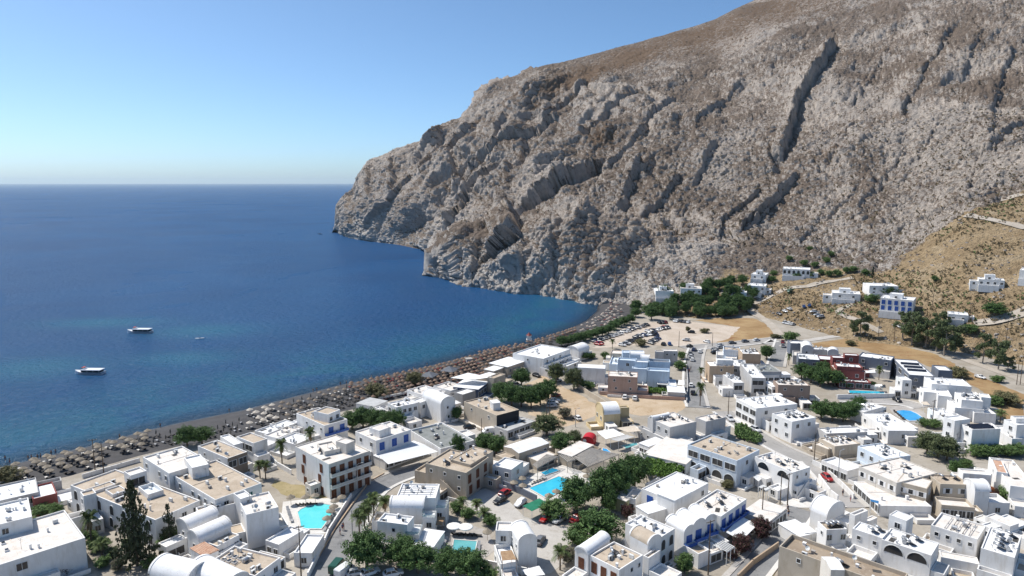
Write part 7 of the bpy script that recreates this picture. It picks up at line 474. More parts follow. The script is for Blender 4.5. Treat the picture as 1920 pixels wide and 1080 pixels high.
W = {k: plaster('plaster_' + k, c) for k, c in dict(white=(0.82, 0.805, 0.78), cream=(0.66, 0.62, 0.56), beige=(0.52, 0.45, 0.36), grey=(0.52, 0.51, 0.50), red=(0.27, 0.09, 0.08), slate=(0.17, 0.19, 0.23),
     brown=(0.28, 0.22, 0.17), bluewhite=(0.66, 0.73, 0.80), blue=(0.52, 0.61, 0.70), pink=(0.50, 0.34, 0.27), tan=(0.50, 0.38, 0.27), brownpink=(0.36, 0.27, 0.22), yellow=(0.62, 0.50, 0.30), green=(0.50, 0.52, 0.30), concrete=(0.35, 0.34, 0.33), navy=(0.10, 0.13, 0.20), dark=(0.045, 0.045, 0.05)).items()}
RF = {'w': mottled('roof_white', (0.74, 0.73, 0.72), (0.82, 0.82, 0.82), 0.4, c3=(0.62, 0.60, 0.57), lo=.3, hi=.6), 'p': mottled('roof_screed', (0.66, 0.60, 0.54), (0.76, 0.72, 0.67), 0.35, c3=(0.55, 0.47, 0.39), fine=3),
      'b': mottled('roof_beige', (0.42, 0.34, 0.255), (0.54, 0.455, 0.36), 0.3, c3=(0.33, 0.27, 0.21), fine=3), 'g': mottled('roof_grey', (0.42, 0.42, 0.41), (0.52, 0.52, 0.51), 0.4, c3=(0.36, 0.36, 0.35)), 'd': mottled('roof_felt', (0.20, 0.21, 0.20), (0.26, 0.27, 0.26), 0.5, c3=(0.30, 0.31, 0.30)),
      't': None, 'r': mottled('roof_red', (0.48, 0.13, 0.11), (0.55, 0.20, 0.17), 0.8), 'bl': mottled('roof_blue_white', (0.60, 0.70, 0.80), (0.74, 0.80, 0.84), 0.4, c3=(0.56, 0.64, 0.70)), 'br': mottled('roof_brown', (0.29, 0.225, 0.165), (0.37, 0.30, 0.225), 0.35, c3=(0.45, 0.38, 0.31), fine=2)}
RF['t'] = mottled('roof_tile', (0.48, 0.27, 0.18), (0.60, 0.42, 0.31), 1.0, fine=2)
M['glass'] = mat('window_glass', (0.018, 0.022, 0.028), 0.08, 0.6)
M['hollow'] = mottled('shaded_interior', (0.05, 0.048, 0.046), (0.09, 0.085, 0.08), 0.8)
M['frame'] = mat('window_frame', (0.72, 0.72, 0.70), 0.6)
M['blue_paint'] = mottled('blue_paint', (0.025, 0.09, 0.36), (0.035, 0.12, 0.42), 2.0, rough=0.5, spec=0.4)
M['brown_paint'] = mottled('brown_paint', (0.13, 0.05, 0.028), (0.18, 0.075, 0.04), 2.0, rough=0.6)
M['metal'] = mat('galvanised_metal', (0.45, 0.46, 0.47), 0.4, 0.5, 0.6)
M['dark_metal'] = mat('dark_metal', (0.05, 0.05, 0.055), 0.5, 0.5)
M['panel'] = mat('solar_panel', (0.02, 0.024, 0.035), 0.12, 0.6)
M['clear_glass'] = mat('balcony_glass', (0.35, 0.5, 0.52), 0.05, 0.6)
M['clear_glass'].node_tree.nodes['Principled BSDF'].inputs['Alpha'].default_value = 0.45
M['awning'] = mottled('awning_cloth', (0.80, 0.80, 0.78), (0.84, 0.84, 0.83), 0.6)
M['wood'] = mottled('weathered_wood', (0.30, 0.19, 0.11), (0.40, 0.27, 0.16), 1.5)
M['greywood'] = mottled('grey_wood', (0.34, 0.31, 0.28), (0.44, 0.41, 0.37), 1.2)
M['plastic'] = mat('white_box', (0.66, 0.66, 0.64), 0.6)

_wcache = {}
def arch_pts(w, h, n=10):
    r = w / 2; return [(-r, 0), (r, 0)] + [(r * math.cos(a), h - r * min(1, (h) / r if h < r else 1) + min(r, h) * math.sin(a)) for a in np.linspace(0, math.pi, n)]
def flat_poly(pts2, y):
    return [(x, y, z) for x, z in pts2], [tuple(range(len(pts2)))]
def win_meshes(kind, w, h):
    """(outer part name, outer mesh, inner part name, inner mesh); local x along the wall, -y outwards, z up from the sill"""
    key = (kind, round(w, 1), round(h, 1))
    if key in _wcache: return _wcache[key]
    w, h = key[1], key[2]; t = 0.09; o = MB(); i = MB(); mats = M['frame']; im = M['glass']; names = ('window', 'pane')
    if kind in ('a', 'A', 'Q'):
        P2 = arch_pts(w, h); out = arch_pts(w + 2 * t, h + t); n = len(P2)
        V = [(x, -0.10, z) for x, z in out] + [(x, -0.10, z) for x, z in P2] + [(x, 0.0, z) for x, z in out] + [(x, -0.03, z) for x, z in P2]
        Fs = []
        for k in range(1, n):
            l = (k + 1) % n; Fs += [(k, l, n + l, n + k), (k, 2 * n + k, 2 * n + l, l), (n + k, n + l, 3 * n + l, 3 * n + k)]
        o.add(V, Fs); i.add(*flat_poly(P2, -0.035)); im = M['hollow'] if kind != 'Q' else M['glass']; names = ('arch', 'opening')
        if kind == 'Q': i.box(-0.04, 0.04, -0.06, -0.04, 0, h); 
    else:
        if kind == 'b': mats = M['blue_paint']; im = M['blue_paint']; names = ('door', 'leaf')
        if kind == 'n': mats = M['brown_paint']; im = M['brown_paint']; names = ('door', 'leaf')
        if kind == 'g': im = M['hollow']; names = ('opening', 'pane')
        o.box(-w / 2 - t, -w / 2, -0.09, 0, -t, h + t).box(w / 2, w / 2 + t, -0.09, 0, -t, h + t).box(-w / 2, w / 2, -0.09, 0, h, h + t).box(-w / 2, w / 2, -0.13, 0, -t, 0)
        if kind in ('w', 'q', 'g') and w > 0.9: o.box(-0.03, 0.03, -0.075, 0, 0, h)
        if kind == 'n2':
            mats = W['white']
            o.box(-w - 0.1, -w / 2 - t - .01, -0.06, 0, -t, h + t).box(w / 2 + t + .01, w + 0.1, -0.06, 0, -t, h + t)
        if kind in ('b', 'n'):
            for s in (-1, 1):
                i.box(min(0.02 * s, s * w / 2), max(0.02 * s, s * w / 2), -0.05, -0.005, 0.01, h)
                for zz in np.arange(0.15, h - 0.1, 0.28): i.box(min(0.08 * s, s * (w / 2 - .08)), max(0.08 * s, s * (w / 2 - .08)), -0.07, -0.05, zz, zz + 0.16)
        else: i.box(-w / 2, w / 2, -0.04, -0.005, 0, h)
    r = (names[0], o.mesh(names[0], mats), names[1], i.mesh(names[1], im)); _wcache[key] = r; return r
SIZE = {'w': (1.1, 1.2, 0.9), 's': (0.7, 0.75, 1.3), 'q': (1.8, 1.5, 0.8), 'n': (1.25, 2.15, 0.06), 'n2': (1.0, 1.25, 0.9), 'b': (1.5, 2.15, 0.06), 'a': (1.5, 2.3, 0.06), 'A': (3.0, 3.0, 0.06), 'Q': (3.6, 1.8, 0.9), 'g': (2.4, 1.7, 0.5)}
heaters = []; acs = []
def add_windows(root, spec, B_, u, v, z0, h, par, opts):
    for part in [p for p in spec.split(';') if p]:
        f, rest = part.split(':'); rows, cols, kind = rest.split(','); rows = int(rows); cols = int(cols)
        # face 0 runs P1->P0 (u), face 1 runs P1->P2 (v); local frame is the root's own
        e = u if f == '0' else v; n = -(v if f == '0' else u).normalized(); L = e.length; ex = e.normalized()
        ang = math.atan2(n.y, n.x) + math.pi / 2          # local -y points along n
        for r in range(rows):
            w, hh, sill = SIZE[kind]
            if kind in ('g',): w = min(4.5, L / cols * 0.78)
            if kind == 'A': w = min(3.4, L / cols * 0.8); hh = min(3.1, h * 0.45)
            w = min(w, L / cols * 0.86)
            fl = h - 0.25 - 3.05 * (r + 1)
            if kind == 'A': fl = 0
            if fl < 0.5: fl = 0.0
            top = h - par * 0.6 - 0.15
            if kind == 'Q': fl = max(0, h - par - 2.9)
            if fl + sill + hh > top: sill = max(0.05, top - hh - fl); hh = min(hh, top - sill - fl)
            if hh < 0.35: continue
            for c in range(cols):
                if cols > 2 and kind in 'ws' and (int(L * 37) + c * 7 + r * 3) % 6 == 0: continue
                t = (c + 0.5) / cols + (0.06 * math.sin(7.1 * c + 3 * r + L) / cols)
                p = B_ + e * t + n * 0.002
                nm, m1, nm2, m2 = win_meshes(kind, w, hh)
                o = link(nm, m1, root); o.location = (p.x, p.y, z0 + fl + sill); o.rotation_euler = (0, 0, ang)
                i = link(nm2, m2, o)
            if opts.get('balc') and f == '1' and kind in ('n', 'b', 'w') and not (kind == 'w' and r > 0) and fl > 0.5:
                mb = MB(); d = 1.0; mb.box(0.1, L - 0.1, -d, 0, fl - 0.12, fl + 0.02)
                pm = M['blue_paint'] if kind == 'b' else (W[opts.get('_wall', 'white')])
                o = mb.build('balcony', W['white'], root); o.location = (B_.x, B_.y, z0); o.rotation_euler = (0, 0, ang)
                rl = MB(); rl.box(0.1, L - 0.1, -d, -d + 0.07, fl + 0.02, fl + 0.75)
                for xx in np.linspace(0.1, L - 0.17, cols + 1): rl.box(xx, xx + 0.07, -d + 0.07, 0, fl + 0.02, fl + 0.75 if kind == 'b' else fl + 0.95)
                k = link('railing', rl.mesh('railing', pm), o)
                if f == '1':
                    # local x must run from P1 to P2
                    pass
        if opts.get('gallery') and f == '0':
            w = L / cols * 0.78
            for c in range(cols):
                p = B_ + e * ((c + 0.5) / cols) + n * 0.002
                nm, m1, nm2, m2 = win_meshes('g', w, 1.7)
                o = link('gallery_opening', m1, root); o.location = (p.x, p.y, z0 + h - 3.1); o.rotation_euler = (0, 0, ang); link('shade', m2, o)
def build_block(root, blk, org, hname, first=False):
    bx, by, ux, uy, vx, vy, z0, h, wall, roof, spec, opt = blk
    B_ = Vector((bx - org[0], by - org[1], 0)); u = Vector((ux, uy, 0)); v = Vector((vx, vy, 0)); z0 -= org[2]
    par = opt.get('par', 0.4); t = 0.22
    lu, lv = u.length, v.length; eu, ev = u.normalized(), v.normalized()
    C = [B_ + u, B_, B_ + v, B_ + u + v]
    mats = [W[wall], W[opt.get('face0', wall)], W[opt.get('face1', wall)]]
    vault = opt.get('vault'); mb = MB()
    zb = z0 - (0.0 if z0 + org[2] < 3 else 2.5)
    low = [(c.x, c.y, zb) for c in C]; hi = [(c.x, c.y, z0 + h) for c in C]
    V = low + hi; Fs = [(0, 1, 5, 4), (1, 2, 6, 5), (2, 3, 7, 6), (3, 0, 4, 7)]; idx = [1, 2, 0, 0]
    for f, i in zip(Fs, idx): mb.add([V[k] for k in f], [(0, 1, 2, 3)], i)
    if vault is not None or opt.get('gable'):
        # rounded (or pitched) roof: profile across one axis, extruded along the other
        a, b = (u, v) if (vault == 0) else (v, u)        # a: axis, b: across
        wd = b.length; rise = wd * (0.36 if vault is not None else 0.10); n = 14 if vault is not None else 2
        th = 0.02; o = -0.10 if vault is None else 0.0
        prof = [(0.5 - 0.5 * math.cos(math.pi * k / n), rise * math.sin(math.pi * k / n)) if vault is not None else (k / n, rise * (1 - abs(2 * k / n - 1))) for k in range(n + 1)]
        rv = []; 
        for s in (0.0, 1.0):
            for (q, zz) in prof: p = B_ + b * q + a * s; rv.append((p.x, p.y, z0 + h + zz))
        m = n + 1
        roofm = MB(); roofm.add(rv, [(k, k + 1, m + k + 1, m + k) for k in range(n)])
        ro = roofm.build('vault' if vault is not None else 'roof', RF[roof], root, vault is not None)
        for s in (0, 1): mb.add([rv[s * m + k] for k in range(m)], [tuple(range(m))], 2 if (vault == 0) else 1)
        # raised rim on the gable ends
        for s in (-0.02, 1.0):
            rim = MB()
            for k in range(n):
                q0, z_0 = prof[k]; q1, z_1 = prof[k + 1]; tt = 0.25 / a.length
                A0 = B_ + b * q0 + a * s; A1 = B_ + b * q1 + a * s; B0 = A0 + a * (tt + .02); B1 = A1 + a * (tt + .02)
                rim.add([(A0.x, A0.y, z0 + h + z_0 + .14), (A1.x, A1.y, z0 + h + z_1 + .14), (B1.x, B1.y, z0 + h + z_1 + .14), (B0.x, B0.y, z0 + h + z_0 + .14),
                         (A0.x, A0.y, z0 + h + z_0 - .2), (A1.x, A1.y, z0 + h + z_1 - .2), (B1.x, B1.y, z0 + h + z_1 - .2), (B0.x, B0.y, z0 + h + z_0 - .2)],
                        [(0, 1, 2, 3), (4, 5, 1, 0), (6, 7, 3, 2)])
            if vault is not None: rim.build('gable_rim', W['white'] if wall in ('white', 'grey', 'bluewhite') else W[wall], root)
    elif par < 0.12:
        ov = 0.12; e = [C[0] + (eu - ev) * ov, C[1] - (eu + ev) * ov, C[2] + (ev - eu) * ov, C[3] + (eu + ev) * ov]
        rm = MB(); k0, k1 = z0 + h - 0.02, z0 + h + 0.12
        rm.add([(p.x, p.y, k0) for p in e] + [(p.x, p.y, k1) for p in e], [(3, 2, 1, 0), (4, 5, 6, 7), (0, 1, 5, 4), (1, 2, 6, 5), (2, 3, 7, 6), (3, 0, 4, 7)])
        ro = rm.build('roof', RF[roof], root)
        if roof == 't':
            tl = MB(); nrow = max(3, int(lv / 0.35))
            for k in range(nrow):
                p = B_ + v * ((k + 0.5) / nrow); q = p + u
                tl.tube([(p.x, p.y, k1 + .02), (q.x, q.y, k1 + .02)], 0.12, 6)
            link('ridge_tiles', tl.mesh('ridge_tiles', RF['t']), ro)
    else:
        I = [C[0] + (-eu + ev) * t, C[1] + (eu + ev) * t, C[2] + (eu - ev) * t, C[3] - (eu + ev) * t]
        zt, zr = z0 + h, z0 + h - par
        for k in range(4):
            l = (k + 1) % 4
            mb.add([(C[k].x, C[k].y, zt), (C[l].x, C[l].y, zt), (I[l].x, I[l].y, zt), (I[k].x, I[k].y, zt)], [(0, 1, 2, 3)], 0)
            mb.add([(I[k].x, I[k].y, zt), (I[l].x, I[l].y, zt), (I[l].x, I[l].y, zr), (I[k].x, I[k].y, zr)], [(0, 1, 2, 3)], 0)
        rm = MB(); rm.add([(p.x, p.y, zr) for p in I], [(0, 1, 2, 3)])
        if lu > 7 and lv > 7 and roof in 'pb':            # low screed kerb that crosses the roof
            q = B_ + u * 0.55 + ev * 0.4; q2 = q + v * (1 - 0.8 / lv); d = eu * 0.12
            rm.add([(q.x, q.y, zr + .1), (q2.x, q2.y, zr + .1), (q2.x + d.x, q2.y + d.y, zr + .1), (q.x + d.x, q.y + d.y, zr + .1), (q.x, q.y, zr), (q2.x, q2.y, zr), (q2.x + d.x, q2.y + d.y, zr), (q.x + d.x, q.y + d.y, zr)], [(0, 1, 2, 3), (4, 5, 1, 0), (6, 7, 3, 2)])
        ro = rm.build('roof', RF[roof], root)
        if opt.get('glass'):
            gl = MB()
            for (p, q) in ((C[0], C[1]), (C[1], C[2]), (C[2], C[3])):
                dd = (q - p).normalized(); nn = Vector((-dd.y, dd.x, 0)) * 0.03
                gl.add([(p.x, p.y, zt), (q.x, q.y, zt), (q.x, q.y, zt + .7), (p.x, p.y, zt + .7), (p.x + nn.x, p.y + nn.y, zt), (q.x + nn.x, q.y + nn.y, zt), (q.x + nn.x, q.y + nn.y, zt + .7), (p.x + nn.x, p.y + nn.y, zt + .7)], [(0, 1, 2, 3), (7, 6, 5, 4), (3, 2, 6, 7)])
            gl.build('glass_balustrade', M['clear_glass'], root)
        ang = math.atan2(ev.y, ev.x)
        if opt.get('sky'):
            for k in range(6):
                p = B_ + u * (0.62 + 0.12 * (k % 3)) + v * (0.35 + 0.22 * (k // 3)); s = MB(); s.box(-.5, .5, -.4, .4, 0, .35); o = s.build('skylight', W['white'], root); o.location = (p.x, p.y, zr); o.rotation_euler = (0, 0, ang)
                g = MB(); g.box(-.4, .4, -.3, .3, .35, .40); link('pane', g.mesh('pane', M['glass']), o)
        if opt.get('panels'):
            for k in range(3):
                p = B_ + u * (0.3 + 0.2 * k) + v * 0.5; s = MB(); L2 = lv * 0.38; s.add([(-L2, -.6, .15), (L2, -.6, .15), (L2, .6, .75), (-L2, .6, .75), (-L2, -.6, .08), (L2, -.6, .08), (L2, .6, .68), (-L2, .6, .68)], [(0, 1, 2, 3), (7, 6, 5, 4), (0, 4, 5, 1), (1, 5, 6, 2), (2, 6, 7, 3), (3, 7, 4, 0)])
                s.box(-L2, -L2 + .06, .5, .56, 0, .68).box(L2 - .06, L2, .5, .56, 0, .68)
                o = s.build('solar_panel_row', M['panel'], root); o.location = (p.x, p.y, zr); o.rotation_euler = (0, 0, ang)
        if opt.get('pipes'):
            for k in range(5):
                p = B_ + u * (0.2 + 0.13 * k) + ev * 0.6; q = p + v * 0.86; s = MB(); s.tube([(p.x, p.y, zr + .35), (q.x, q.y, zr + .35)], 0.06, 6)
                for f in (0.1, 0.5, 0.9): m = p + (q - p) * f; s.box(m.x - .06, m.x + .06, m.y - .06, m.y + .06, zr, zr + .35)
                s.build('roof_pipe', M['dark_metal'] if k % 2 else M['metal'], root)
        rs = random.Random(int(bx * 13 + by * 7))
        for k in range(opt.get('s', 0)):
            nn = opt['s']; p = B_ + u * (rs.uniform(.3, .75)) + v * ((k + .5) / nn * .8 + .1); heaters.append((p.x + org[0], p.y + org[1], zr + org[2], hname, rs.uniform(-.15, .15)))
        for k in range(opt.get('a', 0)):
            nn = opt['a']; p = B_ + u * (rs.choice((.15, .85, .5)) + rs.uniform(-.05, .05)) + v * ((k + .5) / nn * .86 + .07); acs.append((p.x + org[0], p.y + org[1], zr + org[2], hname, ang + rs.choice((0, 1.57))))
        if lu * lv > 45 and not opt.get('panels'):
            s = MB(); 
            for k in range(rs.randint(2, 4)):
                p = B_ + u * rs.uniform(.1, .9) + v * rs.uniform(.1, .9); w2 = rs.uniform(.12, .3); s2 = MB(); hh = rs.uniform(.4, 1.1); s2.box(-w2, w2, -w2, w2, 0, hh).box(-w2 - .06, w2 + .06, -w2 - .06, w2 + .06, hh, hh + .1); o = s2.build('chimney', W['white'], root); o.location = (p.x, p.y, zr); o.rotation_euler = (0, 0, ang)
            for k in range(rs.randint(2, 5)):
                q = rs.random(); s2 = MB(); p = B_ + u * rs.uniform(.12, .88) + v * rs.uniform(.12, .88)
                if q < .35: nm_ = 'water_tank'; s2.tube([(-.5, 0, .55), (.5, 0, .55)], .42, 10); s2.box(-.4, -.3, -.3, .3, 0, .3).box(.3, .4, -.3, .3, 0, .3); mm_ = M['metal']
                elif q < .6: nm_ = 'satellite_dish'; s2.tube([(0, 0, 0), (0, 0, .9)], .04, 5); s2.add([(.45 * math.cos(a_), .12 + .25 * math.sin(a_), 1.0 + .38 * math.sin(a_)) for a_ in np.linspace(0, 6.28, 11)[:-1]] + [(0, .32, .9)], [(j, (j + 1) % 10, 10) for j in range(10)]); mm_ = M['plastic']
                elif q < .8: nm_ = 'vent_box'; s2.box(-.35, .35, -.25, .25, 0, .5).box(-.4, .4, -.3, .3, .5, .58); mm_ = M['greywood']
                else: nm_ = 'tarred_patch'; s2.box(-rs.uniform(.6, 1.4), rs.uniform(.6, 1.4), -.5, .5, 0, .03); mm_ = M['hollow']
                o = s2.build(nm_, mm_, root); o.location = (p.x, p.y, zr); o.rotation_euler = (0, 0, ang + rs.choice((0, .4, 1.57)))
            p = B_ + u * rs.uniform(.2, .8) + v * rs.uniform(.2, .8); s2 = MB(); s2.tube([(0, 0, 0), (0, 0, 2.4)], .025, 5); s2.box(-.6, .6, -.015, .015, 2.3, 2.33).box(-.4, .4, -.015, .015, 2.0, 2.03); o = s2.build('antenna', M['dark_metal'], root); o.location = (p.x, p.y, zr); o.rotation_euler = (0, 0, rs.uniform(0, 3))
    mb.build('wall', mats, root)
    if 'stair' in opt:                                    # outside stair against one face
        e, nrm = (eu, -ev) if opt['stair'] == 0 else (ev, -eu); Lf = lu if opt['stair'] == 0 else lv
        ns = 16; run = min(Lf * 0.62, 5.5); top = min(h - 3.2, 3.6); st = MB(); q0 = B_ + e * (Lf * 0.12)
        for k in range(ns):
            a0 = q0 + e * (run * k / ns); a1 = q0 + e * (run * (k + 1) / ns); zk = z0 + max(.2, top * (k + 1) / ns); o1 = nrm * 1.15
            pq = [a0, a1, a1 + o1, a0 + o1]; st.add([(p.x, p.y, z0) for p in pq] + [(p.x, p.y, zk) for p in pq], [(4, 5, 6, 7), (0, 1, 5, 4), (1, 2, 6, 5), (2, 3, 7, 6), (3, 0, 4, 7)])
        o = st.build('outside_stair', W[wall], root)
        rl = MB(); a0 = q0 + nrm * 1.15; a1 = q0 + e * run + nrm * 1.15; o1 = nrm * .12
        rl.add([(a0.x, a0.y, z0), (a1.x, a1.y, z0), (a1.x, a1.y, z0 + top + .9), (a0.x, a0.y, z0 + .95), (a0.x + o1.x, a0.y + o1.y, z0), (a1.x + o1.x, a1.y + o1.y, z0), (a1.x + o1.x, a1.y + o1.y, z0 + top + .9), (a0.x + o1.x, a0.y + o1.y, z0 + .95)], [(0, 1, 2, 3), (7, 6, 5, 4), (3, 2, 6, 7), (0, 3, 7, 4), (1, 5, 6, 2)]); link('parapet', rl.mesh('parapet', W[wall]), o)
    if first and lu * lv > 30 and h > 3.5 and z0 + org[2] < 3 and not opt.get('balc'):   # paved yard with a low wall in front
        rq = random.Random(int(bx * 31 + by)); f = rq.choice((0, 1)); e, nrm = (u, -ev) if f == 0 else (v, -eu); dp = rq.uniform(1.8, 2.8)
        q = [B_, B_ + e, B_ + e + nrm * dp, B_ + nrm * dp]
        sl = MB(); sl.add([(p.x, p.y, z0) for p in q] + [(p.x, p.y, z0 + .22) for p in q], [(4, 5, 6, 7), (0, 1, 5, 4), (1, 2, 6, 5), (2, 3, 7, 6), (3, 0, 4, 7)]); sl.build('yard', RF['p'], root)
        wl_ = MB(); g0 = q[3]; en = e.normalized(); gap = 0.35 + 0.3 * rq.random()
        for s0, s1 in ((0, gap - .08), (gap + .08, 1)):
            a0, a1 = g0 + e * s0, g0 + e * s1; nn = nrm * .2; wl_.add([(p.x, p.y, z0) for p in (a0, a1, a1 - nn, a0 - nn)] + [(p.x, p.y, z0 + 1.0) for p in (a0, a1, a1 - nn, a0 - nn)], [(4, 5, 6, 7), (0, 1, 5, 4), (1, 2, 6, 5), (2, 3, 7, 6), (3, 0, 4, 7)])
        wl_.build('yard_wall', W['white'] if rq.random() < .6 else W[wall], root)
    opt = dict(opt); opt['_wall'] = wall
    add_windows(root, spec, B_, u, v, z0, h, par, opt)
for q in D['annexes'].split(';'):                      # small extensions and walled terraces built against the houses
    q = q.split(','); D['houses'][int(q[0])][4].append([int(c) / 10 for c in q[1:7]] + [G0, int(q[7]) / 10, q[8], q[9], ('0:1,1,w', '1:1,1,g', '0:1,1,s;1:1,1,w', '')[int(q[10])], {'par': int(q[11]) / 10}])
for name, label, cat, group, blocks in D['houses']:
    if name == 'slope_villa':
        b0 = blocks[0]; cs = [(b0[0] + i * b0[2] + j * b0[4], b0[1] + i * b0[3] + j * b0[5]) for i in (0, 1) for j in (0, 1)]; hs = sorted(gz(*c) for c in cs); zv = max(b0[6], 0.5 * (hs[0] + hs[-1]) - 0.3)
        for b_ in blocks: b_[6] = zv
    org = (blocks[0][0], blocks[0][1], blocks[0][6])
    root = empty(name, org, 0, label, cat, group)
    for k_, blk in enumerate(blocks): build_block(root, blk, org, name.replace('_', ' '), k_ == 0)

# rooftop equipment: stands on the roofs, so each is a thing
_h1 = MB(); _h1.tube([(-.75, 0, 1.05), (.75, 0, 1.05)], .27, 10)
_h2 = MB(); _h2.add([(-.95, -.1, .98), (.95, -.1, .98), (.95, -1.5, .16), (-.95, -1.5, .16), (-.95, -.1, .90), (.95, -.1, .90), (.95, -1.5, .08), (-.95, -1.5, .08)], [(0, 1, 2, 3), (7, 6, 5, 4), (0, 4, 5, 1), (2, 6, 7, 3), (1, 5, 6, 2), (3, 7, 4, 0)])
_h3 = MB()
for s in (-.7, .7): _h3.tube([(s, .1, .9), (s, .35, 0)], .03, 5); _h3.tube([(s, .1, .9), (s, -1.4, .02)], .03, 5)
_hm = (_h1.mesh('tank', M['metal'], True), _h2.mesh('collector', M['panel']), _h3.mesh('stand', M['dark_metal']))
for i, (x, y, z, hn, a) in enumerate(heaters):
    r = empty('solar_water_heater', (x, y, z), R(100) + a, f'solar water heater with silver tank on the roof of the {hn}', 'water heater', 'solar heaters on the ' + hn)
    for n_, m_ in zip(('tank', 'collector', 'stand'), _hm): link(n_, m_, r)
_a1 = MB(); _a1.box(-.5, .5, -.22, .22, .08, .85).box(-.4, -.3, -.2, .2, 0, .08).box(.3, .4, -.2, .2, 0, .08)
_a2 = MB(); _a2.tube([(-.12, -.225, .45), (-.12, -.25, .45)], .32, 12)
_am = (_a1.mesh('casing', M['plastic']), _a2.mesh('fan_grille', M['dark_metal']))
for i, (x, y, z, hn, a) in enumerate(acs):
    r = empty('air_conditioner', (x, y, z), a, f'boxy white air conditioner on the roof of the {hn}', 'air conditioner', 'air conditioners on the ' + hn)
    for n_, m_ in zip(('casing', 'fan_grille'), _am): link(n_, m_, r)
# ------------------------------------------------------------------ sheets, roads, walls, pools
M['sand'] = mottled('pale_sand', (0.46, 0.38, 0.30), (0.56, 0.48, 0.40), 0.08, c3=(0.40, 0.32, 0.24), fine=1.5)
M['sand2'] = mottled('tan_sand', (0.44, 0.33, 0.215), (0.54, 0.43, 0.31), 0.09, c3=(0.36, 0.24, 0.13), fine=1.5)
M['ochre'] = mottled('dry_grass', (0.27, 0.17, 0.08), (0.39, 0.27, 0.14), 0.07, c3=(0.24, 0.11, 0.05), fine=1.4)
M['lawn'] = mottled('yellow_lawn', (0.27, 0.22, 0.10), (0.37, 0.30, 0.17), 0.25, c3=(0.20, 0.17, 0.07), fine=2.5)
M['concrete'] = mottled('pale_concrete', (0.44, 0.41, 0.37), (0.52, 0.49, 0.45), 0.15, c3=(0.38, 0.34, 0.30), fine=2)
M['track'] = mottled('gravel_track', (0.38, 0.33, 0.27), (0.47, 0.42, 0.36), 0.15, c3=(0.32, 0.26, 0.19), fine=2)
M['soil'] = mottled('bare_soil', (0.20, 0.15, 0.11), (0.28, 0.22, 0.165), 0.3, c3=(0.16, 0.13, 0.08), fine=2)
M['stone'] = mottled('pale_stone', (0.60, 0.57, 0.53), (0.68, 0.66, 0.62), 0.3, c3=(0.52, 0.49, 0.45), fine=3)
M['greystone'] = mottled('grey_stone', (0.36, 0.33, 0.30), (0.44, 0.41, 0.38), 0.3, c3=(0.30, 0.28, 0.25), fine=3)
M['asphalt'] = mottled('worn_asphalt', (0.20, 0.20, 0.20), (0.27, 0.265, 0.26), 0.12, c3=(0.15, 0.15, 0.15), fine=1.5)
M['asphalt2'] = mottled('dusty_asphalt', (0.32, 0.305, 0.285), (0.39, 0.37, 0.35), 0.12, c3=(0.25, 0.24, 0.23), fine=1.5)
lay = 0
for name, label, mk, poly in D['sheets']:
    lay += 1
    big_ = mk in ('sand', 'ochre', 'sand2', 'soil', 'lawn')
    pp = []
    for k in range(len(poly)):                      # ragged natural outline
        a, b = poly[k], poly[(k + 1) % len(poly)]; n = max(1, int(math.dist(a, b) / 2.5)) if big_ else 1
        for q in range(n):
            t_ = q / n; x_ = a[0] * (1 - t_) + b[0] * t_; y_ = a[1] * (1 - t_) + b[1] * t_
            if big_: x_ += 1.3 * float(noise(np.array(x_ * .3), np.array(y_ * .3), np.array(.5))); y_ += 1.3 * float(noise(np.array(x_ * .3), np.array(y_ * .3), np.array(7.5)))
            pp.append((x_, y_, G0 + 0.004 * lay))
    tag(link(name, mesh(name, pp, [tuple(range(len(pp)))], M[mk])), label, 'ground', kind='structure')
def strip(poly, w, zf, step=3.0):
    P = resample(np.array(poly, float), max(3, int(sum(math.dist(a, b) for a, b in zip(poly[:-1], poly[1:])) / step)))
    for _ in range(6): P[1:-1] = 0.25 * P[:-2] + 0.5 * P[1:-1] + 0.25 * P[2:]
    T = np.gradient(P, axis=0); T /= np.linalg.norm(T, axis=1)[:, None]; Nn_ = np.stack([-T[:, 1], T[:, 0]], -1)
    return P, Nn_
for k, (name, label, poly, w, mk, hill) in enumerate(D['roads']):
    P_, N_ = strip(poly, w, None); A = P_ + N_ * w / 2; Bq = P_ - N_ * w / 2
    if hill:
        na = 5; rowsv = []
        for p, q in zip(A, Bq):
            zs = [gz(*(p + (q - p) * f)) for f in np.linspace(0, 1, na)]; zm = sum(zs) / na
            rowsv.append([(*(p + (q - p) * f), max(z_, 0.5 * z_ + 0.5 * zm) + 0.12) for f, z_ in zip(np.linspace(0, 1, na), zs)])
        V = [v for s in rowsv for v in s]; Fs = [(na * i + j, na * i + na + j, na * i + na + 1 + j, na * i + 1 + j) for i in range(len(rowsv) - 1) for j in range(na - 1)]
        o = link(name, mesh(name, V, Fs, M['track'], smooth=True))
    else:
        zz = G0 + 0.08 + 0.004 * k
        V = [(*a, zz) for a in A] + [(*b, zz) for b in Bq]; n = len(A)
        o = link(name, mesh(name, V, [(i, i + 1, n + i + 1, n + i) for i in range(n - 1)], M[mk]))
    tag(o, label, 'road' if name == 'road' else 'track', kind='structure')
